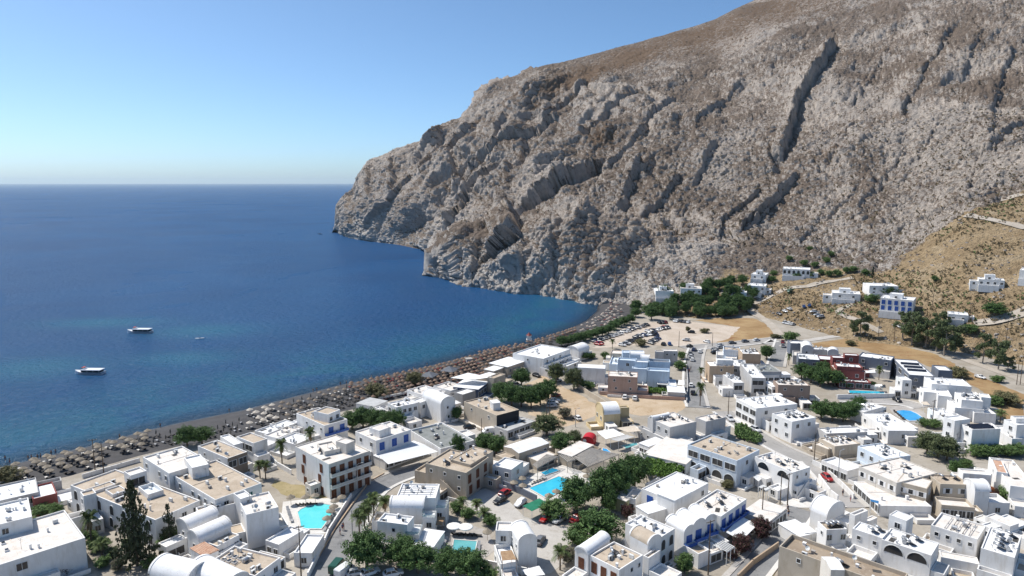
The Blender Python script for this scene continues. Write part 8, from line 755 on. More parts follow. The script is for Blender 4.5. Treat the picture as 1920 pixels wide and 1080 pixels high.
for k, (name, label, poly, w_, mk, hill) in enumerate(D['roads']):
    if hill or 'asphalt' not in mk: continue
    P_, N_ = strip(poly, w_, None)
    for sd, wd in ((1, 1.3), (-1, 1.0)):
        A = P_ + N_ * sd * (w_ / 2); Bq = P_ + N_ * sd * (w_ / 2 + wd); n = len(A); z1 = G0 + 0.20 + .003 * k
        V = [(*a, G0) for a in A] + [(*a, z1) for a in A] + [(*b, z1) for b in Bq] + [(*b, G0) for b in Bq]
        tag(link('pavement', mesh('pavement', V, [(r_ * n + i, r_ * n + i + 1, (r_ + 1) * n + i + 1, (r_ + 1) * n + i) for r_ in range(3) for i in range(n - 1)], M['concrete'] if sd > 0 else M['stone'])), 'raised kerb and pavement of the ' + label, 'pavement', kind='structure')
def wall_mesh(poly, h, th, z0, m):
    P_ = [Vector((x, y, 0)) for x, y in poly]; mb = MB()
    for a, b in zip(P_[:-1], P_[1:]):
        d = (b - a).normalized(); n = Vector((-d.y, d.x, 0)) * th / 2; a2 = a - d * th / 2; b2 = b + d * th / 2
        q = [a2 + n, a2 - n, b2 - n, b2 + n]
        mb.add([(p.x, p.y, z0) for p in q] + [(p.x, p.y, z0 + h) for p in q], [(4, 5, 6, 7), (0, 1, 5, 4), (1, 2, 6, 5), (2, 3, 7, 6), (3, 0, 4, 7)])
    return mb.mesh('wall', m)
for name, label, poly, h, mk in D['walls']: tag(link(name, wall_mesh(poly, h, 0.3, G0, W[mk])), label, 'wall')
def water(c1, c2):
    def f(nt, b):
        co = coords(nt)
        nt.links.new(ramp(nt, tex(nt, co, 0.35, 3, 0.5, 0.5), [(0.35, c1), (0.65, c2)]), b.inputs['Base Color'])
        bump(nt, b, tex(nt, co, 1.6, 3, 0.5), 0.5, 0.05)
    return mat('pool_water', c1, 0.06, 0.5, build=f)
PW = {'aqua': water((0.09, 0.60, 0.62), (0.13, 0.66, 0.68)), 'azure': water((0.03, 0.42, 0.60), (0.05, 0.50, 0.66)), 'azure2': water((0.03, 0.34, 0.58), (0.05, 0.42, 0.62)), 'teal': water((0.10, 0.36, 0.38), (0.14, 0.42, 0.43)), 'blue': water((0.02, 0.30, 0.66), (0.03, 0.36, 0.70))}
for label, wk, poly in D['pools']:
    c = np.mean(poly, axis=0); P_ = np.array(poly) - c; r = empty('swimming_pool', (c[0], c[1], G0), 0, label, 'pool')
    n = len(P_); k = np.array([1 + 0.35 / max(1, np.hypot(*p)) for p in P_])[:, None]; O = P_ * k
    link('water', mesh('water', [(x, y, 0.17) for x, y in P_], [tuple(range(n))], PW[wk]), r)
    V = [(x, y, 0.26) for x, y in P_] + [(x, y, 0.26) for x, y in O] + [(x, y, 0.1) for x, y in P_] + [(x, y, 0.0) for x, y in O]
    Fs = []
    for i in range(n):
        j = (i + 1) % n; Fs += [(i, j, n + j, n + i), (i, 2 * n + i, 2 * n + j, j), (n + i, n + j, 3 * n + j, 3 * n + i)]
    link('coping', mesh('coping', V, Fs, M['stone']), r)

# ------------------------------------------------------------------ vegetation
def leafmat(name, c1, c2, c3=None):
    def f(nt, b):
        co = coords(nt); g = tex(nt, co, 0.55, 3, 0.6); h = tex(nt, co, 4.0, 2, 0.5)
        c = ramp(nt, g, [(0.3, c1), (0.7, c2)])
        c = mix(nt, mapr(nt, h, 0.45, 0.7, 0, 0.7), c, c3 or tuple(min(1, x * 1.5) for x in c2))
        nt.links.new(c, b.inputs['Base Color'])
    return mat(name, c1, 0.7, 0.25, build=f)
LM = {'tree': leafmat('leaf_dark', (0.037, 0.077, 0.025), (0.091, 0.155, 0.045)), 'bush': leafmat('leaf_green', (0.059, 0.106, 0.035), (0.125, 0.194, 0.059)), 'olive': leafmat('leaf_olive', (0.068, 0.089, 0.038), (0.128, 0.149, 0.068)), 'tamarisk': leafmat('leaf_tamarisk', (0.101, 0.101, 0.046), (0.176, 0.162, 0.078)),
      'euca': leafmat('leaf_eucalyptus', (0.050, 0.077, 0.035), (0.131, 0.160, 0.069)), 'palm': leafmat('leaf_palm', (0.047, 0.074, 0.022), (0.101, 0.135, 0.041)), 'norfolk': leafmat('leaf_norfolk', (0.026, 0.038, 0.019), (0.061, 0.074, 0.037)), 'cypress': leafmat('leaf_cypress', (0.016, 0.030, 0.014), (0.032, 0.051, 0.022)),
      'oleander': leafmat('leaf_oleander', (0.068, 0.088, 0.047), (0.135, 0.149, 0.081), (0.405, 0.270, 0.257)), 'bougain': leafmat('leaf_bougainvillea', (0.03, 0.04, 0.018), (0.07, 0.05, 0.03), (0.24, 0.05, 0.10)), 'orange': leafmat('leaf_orange', (0.135, 0.054, 0.020), (0.405, 0.108, 0.027), (0.600, 0.189, 0.041)), 'scrub': leafmat('scrub', (0.115, 0.092, 0.049), (0.203, 0.155, 0.084)), 'dead': leafmat('dead_frond', (0.216, 0.149, 0.081), (0.338, 0.243, 0.135)), 'vine': leafmat('leaf_vine', (0.068, 0.135, 0.024), (0.121, 0.203, 0.041))}
M['bark'] = mottled('bark', (0.13, 0.10, 0.075), (0.20, 0.16, 0.125), 2.0, kind='obj')
M['euca_bark'] = mottled('pale_bark', (0.26, 0.22, 0.18), (0.36, 0.32, 0.27), 2.0, kind='obj')
def leaves(cent, rad, per, size, g, out=None):
    """leaf quads scattered in clumps -> V, F arrays"""
    n = len(cent) * per
    c = np.repeat(cent, per, 0); r = np.repeat(rad, per)[:, None]
    d = g.normal(size=(n, 3)); d /= np.linalg.norm(d, axis=1)[:, None]
    p = c + d * r * g.random((n, 1)) ** 0.45
    nr = d + 0.8 * g.normal(size=(n, 3)); nr /= np.linalg.norm(nr, axis=1)[:, None]
    a = np.cross(nr, g.normal(size=(n, 3))); a /= np.linalg.norm(a, axis=1)[:, None]; b = np.cross(nr, a)
    s = size * g.uniform(0.6, 1.3, (n, 1))
    V = np.stack([p - a * s, p - b * s * 0.6, p + a * s, p + b * s * 0.6], 1).reshape(-1, 3)
    F_ = np.arange(n * 4).reshape(-1, 4); return V, F_
def np_mesh(name, V, F_, m):
    me = bpy.data.meshes.new(name); me.vertices.add(len(V)); me.vertices.foreach_set('co', V.reshape(-1).astype(np.float32)); n = len(F_)
    me.loops.add(n * 4); me.polygons.add(n); me.loops.foreach_set('vertex_index', F_.reshape(-1).astype(np.int32)); me.polygons.foreach_set('loop_start', np.arange(0, 4 * n, 4, dtype=np.int32)); me.update(calc_edges=True); me.materials.append(m); return me
def crown_bushy(seed, m, n=75, per=42, zc=0.62, zr=0.38, sq=0.0, base=0.0, size=0.030):
    g = np.random.default_rng(seed)
    d = g.normal(size=(n, 3)); d /= np.linalg.norm(d, axis=1)[:, None]; d[:, 2] = np.where(d[:, 2] < -0.55, -d[:, 2], d[:, 2])
    lump = 1 + 0.30 * np.sin(3 * np.arctan2(d[:, 1], d[:, 0]) + seed) * (1 - np.abs(d[:, 2])) + 0.16 * g.normal(size=n)
    rr_ = (0.42 * g.uniform(0.55, 1.0, n) ** 0.5 * np.clip(lump, 0.55, 1.35))[:, None]
    c = d * rr_ * np.array([1, 1, zr / 0.42]) + np.array([0, 0, zc])
    V, F_ = leaves(c, g.uniform(0.07, 0.14, n), per, size, g)
    core = []; # dense heart so that the far side does not show through
    c2 = g.normal(size=(60, 3)); c2 /= np.linalg.norm(c2, axis=1)[:, None]; c2 = c2 * 0.24 * np.array([1, 1, zr / 0.42]) + np.array([0, 0, zc])
    V2, F2 = leaves(c2, np.full(60, 0.12), 8, 0.085, g)
    return np_mesh('crown', np.concatenate([V, V2]), np.concatenate([F_, F2 + len(V)]), m)
def trunk_bushy(seed, m, zc=0.62, r0=0.035):
    rs = random.Random(seed); mb = MB(); mb.tube([(0, 0, -0.06), (0.01, 0.0, 0.2), (0.02, 0.01, 0.38)], [r0 * 1.25, r0, r0 * .8], 7)
    for k in range(5):
        a = k * 1.26 + rs.random(); mb.tube([(0.015, 0.005, 0.28 + .02 * k), (0.12 * math.cos(a), 0.12 * math.sin(a), 0.46), (0.25 * math.cos(a), 0.25 * math.sin(a), zc + .05)], [r0 * .6, r0 * .45, r0 * .15], 5)
    return mb.mesh('trunk', m)
def crown_euca(seed, m):
    g = np.random.default_rng(seed); cl = []; rd = []
    for k in range(14):
        a = g.uniform(0, 6.28); z = 0.26 + 0.70 * (k + .5) / 14; r = g.uniform(0.08, 0.38) * (1.1 - abs(z - .6))
        q = np.array([r * math.cos(a), r * math.sin(a), z]); n = 13
        dd = g.normal(size=(n, 3)); dd /= np.linalg.norm(dd, axis=1)[:, None]
        cl.append(q + dd * np.array([0.16, 0.16, 0.09]) * g.uniform(.4, 1, (n, 1))); rd.append(g.uniform(.045, .085, n))
    V, F_ = leaves(np.concatenate(cl), np.concatenate(rd), 52, 0.021, g); return np_mesh('crown', V, F_, m)
def trunk_euca(seed, m):
    rs = random.Random(seed); mb = MB(); mb.tube([(0, 0, -.05), (.02, .01, .3), (-.02, .02, .6), (.01, 0, .88)], [.03, .024, .017, .006], 7)
    for k in range(8):
        a = rs.uniform(0, 6.28); z = .25 + .07 * k; mb.tube([(0, 0, z), (.12 * math.cos(a), .12 * math.sin(a), z + .1), (.26 * math.cos(a), .26 * math.sin(a), z + .2)], [.012, .009, .004], 5)
    return mb.mesh('trunk', m)
def crown_palm(seed, m, nf=30):
    g = random.Random(seed); V = []; Fs = []
    for k in range(nf):
        a = k * 2.399 + g.uniform(-.2, .2); el = g.uniform(-.5, 1.15); L = g.uniform(.42, .54); dx, dy = math.cos(a), math.sin(a); sx, sy = -dy, dx
        pts_ = []
        for s in range(9):
            t_ = s / 8; x_ = L * t_ * math.cos(el) ; z_ = .88 + L * t_ * math.sin(el) - .42 * L * t_ * t_ * (1.2 if el > 0 else .9)
            pts_.append((dx * x_, dy * x_, z_))
        for s in range(8):
            p, q = pts_[s], pts_[s + 1]
            for sd in (-1, 1):
                for h_ in (0, .5):
                    c = [p[i] + (q[i] - p[i]) * h_ for i in range(3)]; e = [p[i] + (q[i] - p[i]) * (h_ + .30) for i in range(3)]
                    wd = .125 * (1 - .75 * abs((s + h_) / 8 - .4)); k0 = len(V)
                    V += [c, e, (e[0] + sx * wd * sd + dx * .05, e[1] + sy * wd * sd + dy * .05, e[2] - .045), (c[0] + sx * wd * sd + dx * .05, c[1] + sy * wd * sd + dy * .05, c[2] - .05)]
                    Fs.append((k0, k0 + 1, k0 + 2, k0 + 3))
    return np_mesh('crown', np.array(V), np.array(Fs), m)
def palm_trunk():
    mb = MB(); prof = []
    for k in range(15): prof += [(.042 - .012 * k / 15 + .006, k / 15 * .86), (.036 - .012 * k / 15, (k + .9) / 15 * .86)]
    mb.lathe([(.055, -.05)] + prof + [(0.01, .9)], 8); return mb.mesh('trunk', M['bark'])
def palm_skirt(seed):
    g = np.random.default_rng(seed); n = 50; a = g.uniform(0, 6.28, n); V = []; F_ = []
    for k in range(n):
        r0_, r1 = .03, g.uniform(.08, .16); z0_ = g.uniform(.7, .86); z1 = z0_ - g.uniform(.12, .3); w_ = .025; c, s = math.cos(a[k]), math.sin(a[k]); i = len(V)
        V += [(c * r0_ - s * w_, s * r0_ + c * w_, z0_), (c * r0_ + s * w_, s * r0_ - c * w_, z0_), (c * r1 + s * w_, s * r1 - c * w_, z1), (c * r1 - s * w_, s * r1 + c * w_, z1)]; F_.append((i, i + 1, i + 2, i + 3))
    return np_mesh('dead_fronds', np.array(V), np.array(F_), LM['dead'])
def crown_norfolk(seed, m):
    g = np.random.default_rng(seed); cl = []; br = MB()
    for k in range(16):
        z = .09 + .88 * k / 16; R_ = .50 * (1 - (k / 16) ** 1.1) + .03
        for j in range(7):
            a = j * .897 + k * .4 + g.uniform(-.15, .15); rr_ = R_ * g.uniform(.6, 1.15)
            if seed == 1 and g.random() < .35: continue
            for s in np.linspace(.15, 1, max(3, int(11 * rr_ / .5))): cl.append((rr_ * s * math.cos(a) + g.normal() * .012, rr_ * s * math.sin(a) + g.normal() * .012, z + .035 * s * s - .02 * s + g.normal() * .004))
    c = np.array(cl); V, F_ = leaves(c, np.full(len(c), .028), 11, .022, g); V[:, 2] = V[:, 2]
    return np_mesh('crown', V, F_, m)
def crown_cyp(seed, m):
    g = np.random.default_rng(seed); n = 90; z = g.uniform(.06, .97, n); r = .42 * np.sin(np.pi * (z * .9 + .06)) ** .7 * (1.1 - z * .6); a = g.uniform(0, 6.28, n)
    V, F_ = leaves(np.stack([r * np.cos(a), r * np.sin(a), z], -1), np.full(n, .09), 26, .045, g); return np_mesh('crown', V, F_, m)
_tc = {}
def tree_parts(kind, v):
    key = (kind, v)
    if key in _tc: return _tc[key]
    if kind == 'palm': p = [('trunk', palm_trunk()), ('crown', crown_palm(v, LM['palm'])), ('dead_fronds', palm_skirt(v))]
    elif kind == 'norfolk': mb = MB(); mb.tube([(0, 0, -.03), (0, 0, .5), (0, 0, .99)], [.035, .022, .004], 8); p = [('trunk', mb.mesh('trunk', M['bark'])), ('crown', crown_norfolk(v, LM['norfolk']))]
    elif kind == 'euca': p = [('trunk', trunk_euca(v, M['euca_bark'])), ('crown', crown_euca(v, LM['euca']))]
    elif kind == 'cypress': mb = MB(); mb.tube([(0, 0, -.03), (0, 0, .4)], [.06, .04], 6); p = [('trunk', mb.mesh('trunk', M['bark'])), ('crown', crown_cyp(v, LM['cypress']))]
    elif kind in ('bush', 'oleander', 'bougain', 'tamarisk', 'orange'): p = [('stem', trunk_bushy(v, M['bark'], .5, .022)), ('foliage', crown_bushy(v + 5, LM[kind], 80, 60, .48, .46, size=.024))]
    else: p = [('trunk', trunk_bushy(v, M['bark'])), ('crown', crown_bushy(v, LM[kind], 95, 72, .58, .42, size=.021))]
    _tc[key] = p; return p
TOK = {None: ('dense dark green tree in the grove below the slope villas', 'grove trees'), 'beachtree': ('dark green tree in the windbreak between the beach and the car park', 'windbreak trees'), 'slopebush': ('green shrub among the villas and rocks on the slope', 'slope shrubs'), 'poolbush': ('green shrub in the planting in front of the red hotel', 'hotel shrubs'), 'pinebush': ('garden shrub around the foot of the tall Norfolk pine', 'pine garden shrubs'), 'villabush': ('green shrub in the row below the large blank villa wall', 'villa shrubs')}
TN = {'tree': ('leafy_tree', 'tree'), 'bush': ('shrub', 'shrub'), 'olive': ('olive_tree', 'tree'), 'tamarisk': ('tamarisk', 'tree'), 'euca': ('eucalyptus', 'tree'), 'palm': ('palm_tree', 'palm'), 'norfolk': ('norfolk_pine', 'tree'), 'cypress': ('cypress', 'tree'), 'oleander': ('oleander', 'shrub'), 'bougain': ('bougainvillea', 'shrub'), 'orange': ('bougainvillea', 'shrub')}
for i, (kind, x, y, h, w, lab) in enumerate(D['trees']):
    if lab and lab.startswith('orange boug'): kind = 'orange'
    grp = None; lb = lab
    if lab in TOK: lb, grp = TOK[lab]
    if lab is None: lb = f'dense dark green tree in the {"left" if x < 109 else "middle" if x < 127 else "right"} part of the grove, {"near the car park" if y < 407 else "halfway back" if y < 418 else "at its back edge"}'; grp = lb[28:]
    nm, cat = TN[kind]; nv = 2 if kind in ('palm', 'euca', 'olive', 'tamarisk', 'bougain', 'norfolk') else (4 if kind == 'tree' else 3 if kind == 'bush' else 1)
    r = empty(nm, (x, y, gz(x, y) - 0.05), random.uniform(0, 6.28), lb, cat, grp)
    s = w if kind != 'palm' else w * 1.1
    r.scale = (s, s, h)
    for n_, m_ in tree_parts(kind, i % nv): link(n_, m_, r)
for name, label, poly, h in D['lawns']:
    g = np.random.default_rng(5); P_ = np.array(poly); lo, hi = P_.min(0), P_.max(0); zb = G0 + (0.3 if name != 'vine_canopy' else 2.6)
    n = int((hi - lo)[0] * (hi - lo)[1] * 14); q = lo + g.random((n, 2)) * (hi - lo); ins = np.zeros(n, bool); j = len(P_) - 1
    for i in range(len(P_)):
        a, b = P_[i], P_[j]; cnd = ((a[1] > q[:, 1]) != (b[1] > q[:, 1])) & (q[:, 0] < (b[0] - a[0]) * (q[:, 1] - a[1]) / (b[1] - a[1] + 1e-9) + a[0]); ins ^= cnd; j = i
    q = q[ins]; zz = zb + (h if name != 'vine_canopy' else 1.0) * g.random(len(q)) ** .5 * (0.75 + .25 * np.sin(q[:, 0] * .8) * np.sin(q[:, 1] * .7))
    V, F_ = leaves(np.concatenate([q, zz[:, None]], 1), np.full(len(q), .3), 5, .28, g)
    o = link(name, np_mesh(name, V, F_, LM['vine'] if name != 'hedge' else LM['bush'])); tag(o, label, 'plants')
# scrub and loose stones on the dry slope: nobody could count them
def scatter(name, label, n, mats_, size, pick, seed, kindq):
    g = np.random.default_rng(seed); idx = np.argwhere(pick); idx = idx[g.integers(0, len(idx), n)]; pos = P[idx[:, 0], idx[:, 1]]
    pos = pos + np.concatenate([g.uniform(-.8, .8, (n, 2)), np.zeros((n, 1))], 1)
    if kindq == 'leaf':
        V, F_ = leaves(np.repeat(pos, 3, 0) + g.normal(size=(3 * n, 3)) * size * .4 + np.array([0, 0, size * .3]), np.full(3 * n, size * .55), 5, size * .5, g)
    else:
        cube = np.array([(-1, -1, -1), (1, -1, -1), (1, 1, -1), (-1, 1, -1), (-1, -1, 1), (1, -1, 1), (1, 1, 1), (-1, 1, 1)], float); fc = np.array([(4, 5, 6, 7), (0, 1, 5, 4), (1, 2, 6, 5), (2, 3, 7, 6), (3, 0, 4, 7)])
        s = size * g.uniform(.3, 1.2, (n, 1, 1)) ** 1.6; V = (cube[None] * (1 + .35 * g.normal(size=(n, 8, 3))) * s * np.array([1, 1, .7]) + pos[:, None]).reshape(-1, 3); F_ = (fc[None] + 8 * np.arange(n)[:, None, None]).reshape(-1, 4)
    tag(link(name, np_mesh(name, V, F_, mats_)), label, 'plants' if kindq == 'leaf' else 'stones', kind='stuff')
vis = (lev < 4.0) & (UU < 1960) & (P[..., 2] > 3)
scatter('scrub', 'low brown scrub dotted over the dry slope', 2000, LM['scrub'], 0.8, vis & (soil > .5) & (wob > -.1), 11, 'leaf')
scatter('green_scrub', 'dark green scrub bushes dotted over the dry slope', 330, LM['bush'], 0.9, vis & (soil > .5) & (wob > .12), 12, 'leaf')
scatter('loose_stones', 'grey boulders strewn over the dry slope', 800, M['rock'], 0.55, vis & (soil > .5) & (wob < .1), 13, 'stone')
scatter('mountain_scrub', 'tiny brown scrub clinging to the grey mountain face', 6000, LM['scrub'], 1.0, vis & (soil < .5) & (lev > 1.0), 14, 'leaf')
# ------------------------------------------------------------------ vehicles
def paint(c): return mat('car_paint', c, 0.28, 0.5)
CP = {k: paint(c) for k, c in dict(white=(0.74, 0.74, 0.73), silver=(0.50, 0.51, 0.52), grey=(0.16, 0.165, 0.175), black=(0.02, 0.02, 0.022), red=(0.36, 0.02, 0.02), darkred=(0.16, 0.015, 0.015), navy=(0.02, 0.035, 0.10), blue=(0.03, 0.10, 0.30), green=(0.02, 0.08, 0.05), cover=(0.72, 0.72, 0.73), bluecover=(0.02, 0.10, 0.36)).items()}
M['tyre'] = mat('tyre', (0.02, 0.02, 0.02), 0.9); M['lamp'] = mat('lamp_glass', (0.55, 0.53, 0.48), 0.15, 0.6); M['taillamp'] = mat('tail_lamp', (0.30, 0.01, 0.01), 0.2, 0.5)
def loft(secs):
    n = len(secs[0]); V = [v for s in secs for v in s]; Fs = [(i * n + j, i * n + (j + 1) % n, (i + 1) * n + (j + 1) % n, (i + 1) * n + j) for i in range(len(secs) - 1) for j in range(n)]
    return V, Fs + [tuple(range(n - 1, -1, -1)), tuple((len(secs) - 1) * n + j for j in range(n))]
def sec(x, hw, z0, z1, r=.14): return [(x, -hw + r, z0), (x, hw - r, z0), (x, hw, z0 + r), (x, hw, z1 - r), (x, hw - r, z1), (x, -hw + r, z1), (x, -hw, z1 - r), (x, -hw, z0 + r)]
def car_shapes(kind):
    body, glass, roof = MB(), MB(), MB()
    if kind == 'van':
        body.add(*loft([sec(-2.4, .84, .35, 1.9), sec(-2.3, .92, .26, 2.05), sec(1.2, .92, .26, 2.05), sec(1.55, .90, .26, 1.5), sec(2.2, .86, .28, 1.05), sec(2.4, .74, .34, .8)]))
        glass.add([(1.26, -.8, 1.93), (1.26, .8, 1.93), (1.62, .78, 1.42), (1.62, -.78, 1.42)], [(0, 1, 2, 3)])
        glass.box(.45, 1.2, -.935, .935, 1.3, 1.85); roof.box(-2.2, 1.1, -.8, .8, 2.05, 2.09)
    else:
        body.add(*loft([sec(-2.1, .70, .36, .86), sec(-1.95, .84, .25, .95), sec(-.9, .87, .22, .96), sec(.7, .87, .22, .95), sec(1.6, .83, .24, .84), sec(1.95, .76, .28, .74), sec(2.1, .60, .34, .62)]))
        x0, x1, t0, t1 = (-.35, .95, -.2, .35) if kind == 'pickup' else (-1.78, .95, -1.35, .25)
        zt = 1.44
        glass.add(*loft([[(x0, -.76, .93), (x0, .76, .93), (t0, .62, zt), (t0, -.62, zt)], [(x1, -.76, .93), (x1, .76, .93), (t1, .62, zt), (t1, -.62, zt)]]))
        roof.add(*loft([[(t0 - .06, -.60, zt - .01), (t0 - .06, .60, zt - .01), (t0, .56, zt + .05), (t0, -.56, zt + .05)], [(t1 + .08, -.60, zt - .01), (t1 + .08, .60, zt - .01), (t1, .56, zt + .05), (t1, -.56, zt + .05)]]))
        for s in (-1, 1):
            for xa, xb in ((x0 + .02, t0 + .02), (x1 - .02, t1 - .02), ((x0 + x1) / 2, (t0 + t1) / 2)): roof.tube([(xa, s * .765, .93), (xb, s * .625, zt)], .045, 4)
        if kind == 'pickup':
            body.box(-2.05, -.45, -.86, -.78, .9, 1.12).box(-2.05, -.45, .78, .86, .9, 1.12).box(-2.08, -2.0, -.86, .86, .9, 1.12)
    wh = []
    for x in (-1.3, 1.3):
        for s in (-1, 1): wh.append((x, s * .80))
    return body, glass, roof, wh
_wm = MB(); _wm.tube([(0, -.1, 0), (0, .1, 0)], .32, 14); _wme = _wm.mesh('tyre', M['tyre'])
_rm = MB(); _rm.tube([(0, -.115, 0), (0, .115, 0)], .19, 10); _rme = _rm.mesh('rim', M['metal'])
_lm = MB(); _lm.box(2.0, 2.06, -.66, -.40, .60, .72); _lme = _lm.mesh('headlight', M['lamp']); _lm = MB(); _lm.box(-2.10, -2.02, -.74, -.55, .68, .84); _tme = _lm.mesh('tail_light', M['taillamp'])
_cc = {}
def car_meshes(kind, col):
    if (kind, col) in _cc: return _cc[kind, col]
    b, g_, r_, wh = car_shapes(kind); pm = CP[col]; gm = pm if 'cover' in col else M['glass']
    parts = [('body', b.mesh('body', pm)), ('glazing', g_.mesh('glazing', gm)), ('roof', r_.mesh('roof', pm))]
    one = MB(); one.add(b.V, b.F, 0).add(g_.V, g_.F, 1).add(r_.V, r_.F, 0)
    for (x, y) in wh: one.tube([(x, y - .1, .32), (x, y + .1, .32)], .32, 10, 2)
    _cc[kind, col] = (parts, one.mesh('parked_car', [pm, gm, M['tyre']]), wh); return _cc[kind, col]
for kind, x, y, hd, col, lab in D['cars']:
    parts, one, wh = car_meshes(kind, col); grp = None; lb = lab
    if lab == 'street': lb = f'{col} car parked beside the main road or the central street'; grp = 'cars along the streets, ' + col
    if lab == 'lot': lb = f'{col.replace("darkred", "dark red")} car in the rows of the large sandy car park'; grp = 'cars in the sandy car park, ' + col
    if lab == 'lot2': lb = f'{col} car parked on the upper lots below the slope villas'; grp = 'cars on the upper lots, ' + col
    nm = {'car': 'parked_car', 'van': 'parked_van', 'pickup': 'pickup_truck'}[kind]; z = gz(x, y) + (0.10 if gz(x, y) < G0 + .3 else 0.35)
    if math.hypot(x, y) < 265:
        r = empty(nm, (x, y, z), R(hd), lb, kind, grp)
        for n_, m_ in parts: link(n_, m_, r)
        for (a, b) in wh:
            t_ = link('wheel', _wme, r); t_.location = (a, b, .32); link('rim', _rme, t_)
        for s in (1, -1):
            for n_, m_ in (('headlight', _lme), ('tail_light', _tme)):
                o = link(n_, m_, r); o.scale = (1.0 if kind != 'van' else 1.15, s, 1)
    else:
        o = link(nm, one); o.location = (x, y, z); o.rotation_euler = (0, 0, R(hd)); tag(o, lb, kind, grp)

# ------------------------------------------------------------------ beach furniture
def straw(name, c1, c2): return mottled(name, c1, c2, 1.2, fine=9, c3=tuple(x * .7 for x in c1))
UM = {'straw': straw('straw_grey', (0.24, 0.20, 0.15), (0.35, 0.30, 0.235)), 'straw2': straw('straw_tan', (0.21, 0.165, 0.125), (0.31, 0.255, 0.20)), 'mix': straw('straw_pale', (0.46, 0.40, 0.33), (0.60, 0.55, 0.47)), 'brown': straw('straw_brown', (0.19, 0.125, 0.088), (0.28, 0.20, 0.148)), 'pale': straw('straw_white', (0.34, 0.27, 0.22), (0.46, 0.40, 0.34)), 'shut': straw('straw_dark', (0.17, 0.155, 0.13), (0.24, 0.22, 0.19)), 'white': mottled('parasol_white', (0.78, 0.77, 0.73), (0.82, 0.81, 0.79), 1.0)}
def canopy(kind, seed=0):
    g = random.Random(seed); mb = MB(); n = 14; V = []; Fs = []
    if kind == 'shut': mb.lathe([(.02, 2.6), (.16, 2.3), (.24, 1.7), (.20, 1.2), (.05, 1.1)], 9)
    else:
        R_ = 1.7 if kind == 'white' else (1.12 if kind in ('straw', 'mix') else 0.92); hh = .62 if kind != 'white' else .35
        for (f, dz) in ((0.04, hh + .06), (.30, hh * .80), (.62, hh * .46), (.86, hh * .18), (1.0, 0), (.98, -.14), (.55, .22), (.1, .34)):
            for j in range(n):
                w_ = 2 * math.pi * j / n; k = 1 + (.05 * g.uniform(-1, 1) if kind != 'white' else 0)
                V.append((R_ * f * k * math.cos(w_), R_ * f * k * math.sin(w_), 2.05 + dz + (.03 * g.uniform(-1, 1) if f > .8 and kind != 'white' else 0)))
        for r_ in range(7):
            for j in range(n): Fs.append((r_ * n + j, r_ * n + (j + 1) % n, (r_ + 1) * n + (j + 1) % n, (r_ + 1) * n + j))
        mb.add(V, Fs); mb.lathe([(.02, 2.05 + hh + .2), (.10, 2.05 + hh - .02)], 6)
    return mb
UC = {k: [canopy(k, s).mesh('canopy', UM[k], k == 'white') for s in range(3)] for k in UM}
_pm = MB(); _pm.tube([(0, 0, 0), (0, 0, 2.45)], .045, 6); PME = _pm.mesh('pole', M['wood'])
def bed(mb, i=0, off=(0, 0), a=0.0, z=0.0):
    ca, sa = math.cos(a), math.sin(a)
    def T(V): return [(off[0] + x * ca - y * sa, off[1] + x * sa + y * ca, z + zz) for x, y, zz in V]
    for bx_ in ((-.32, .32, -.95, .35, .28, .38),):
        V, Fs = box_vf(*bx_); mb.add(T(V), Fs, i)
    mb.add(T([(-.32, .35, .28), (.32, .35, .28), (.32, .95, .68), (-.32, .95, .68), (-.32, .35, .38), (.32, .35, .38), (.32, .92, .78), (-.32, .92, .78)]), [(0, 3, 2, 1), (4, 5, 6, 7), (0, 1, 5, 4), (1, 2, 6, 5), (2, 3, 7, 6), (3, 0, 4, 7)], i)
    for (x, y) in ((-.28, -.88), (.28, -.88), (-.28, .3), (.28, .3)):
        V, Fs = box_vf(x - .03, x + .03, y - .03, y + .03, 0, .28); mb.add(T(V), Fs, i)
BM_ = {'dark': mottled('bed_dark', (0.045, 0.04, 0.038), (0.075, 0.07, 0.065), 2), 'red': mottled('bed_red', (0.20, 0.03, 0.028), (0.27, 0.045, 0.04), 2), 'cream': mottled('bed_cream', (0.60, 0.56, 0.50), (0.68, 0.65, 0.60), 2), 'grey': mottled('bed_grey', (0.30, 0.30, 0.31), (0.38, 0.38, 0.39), 2)}
BME = {}
for k in BM_: mb = MB(); bed(mb); BME[k] = mb.mesh('sun_lounger', BM_[k])
ZL = {'straw': 'grey straw parasol in the left rows on the dark sand', 'shut': 'folded straw parasol in the gap beside the dark trees on the beach', 'mix': 'pale parasol beside the folded ones on the beach', 'straw2': 'tan parasol in the middle rows of the beach', 'brown': 'brown parasol in the crowded rows with red loungers', 'pale': 'pale parasol at the far end of the beach'}
BT = {'straw': ('dark', 'dark', 'cream'), 'shut': ('dark', 'dark', 'grey'), 'mix': ('dark', 'grey', 'cream'), 'straw2': ('dark', 'dark', 'cream'), 'brown': ('red', 'dark', 'dark'), 'pale': ('dark', 'red', 'cream')}
um = [(int(a) / 10, int(b) / 10, k, int(c)) for a, b, k, c in (q.split(',') for q in D['umbrellas'].split(';'))]
_hc = [(h[0].replace('_', ' '), np.mean([b[0] + b[2] / 2 + b[4] / 2 for b in h[4][:1]]), np.mean([b[1] + b[3] / 2 + b[5] / 2 for b in h[4][:1]])) for h in D['houses'] if h[0] != 'slope_villa']
def near_house(x, y): return min(_hc, key=lambda h: (h[1] - x) ** 2 + (h[2] - y) ** 2)[0]
ORD = ['first', 'second', 'third', 'fourth', 'fifth', 'sixth', 'seventh', 'eighth', 'ninth', 'tenth', 'eleventh']
KW = {'straw': 'grey straw', 'shut': 'folded dark', 'mix': 'pale', 'straw2': 'tan', 'brown': 'brown', 'pale': 'pale brown'}
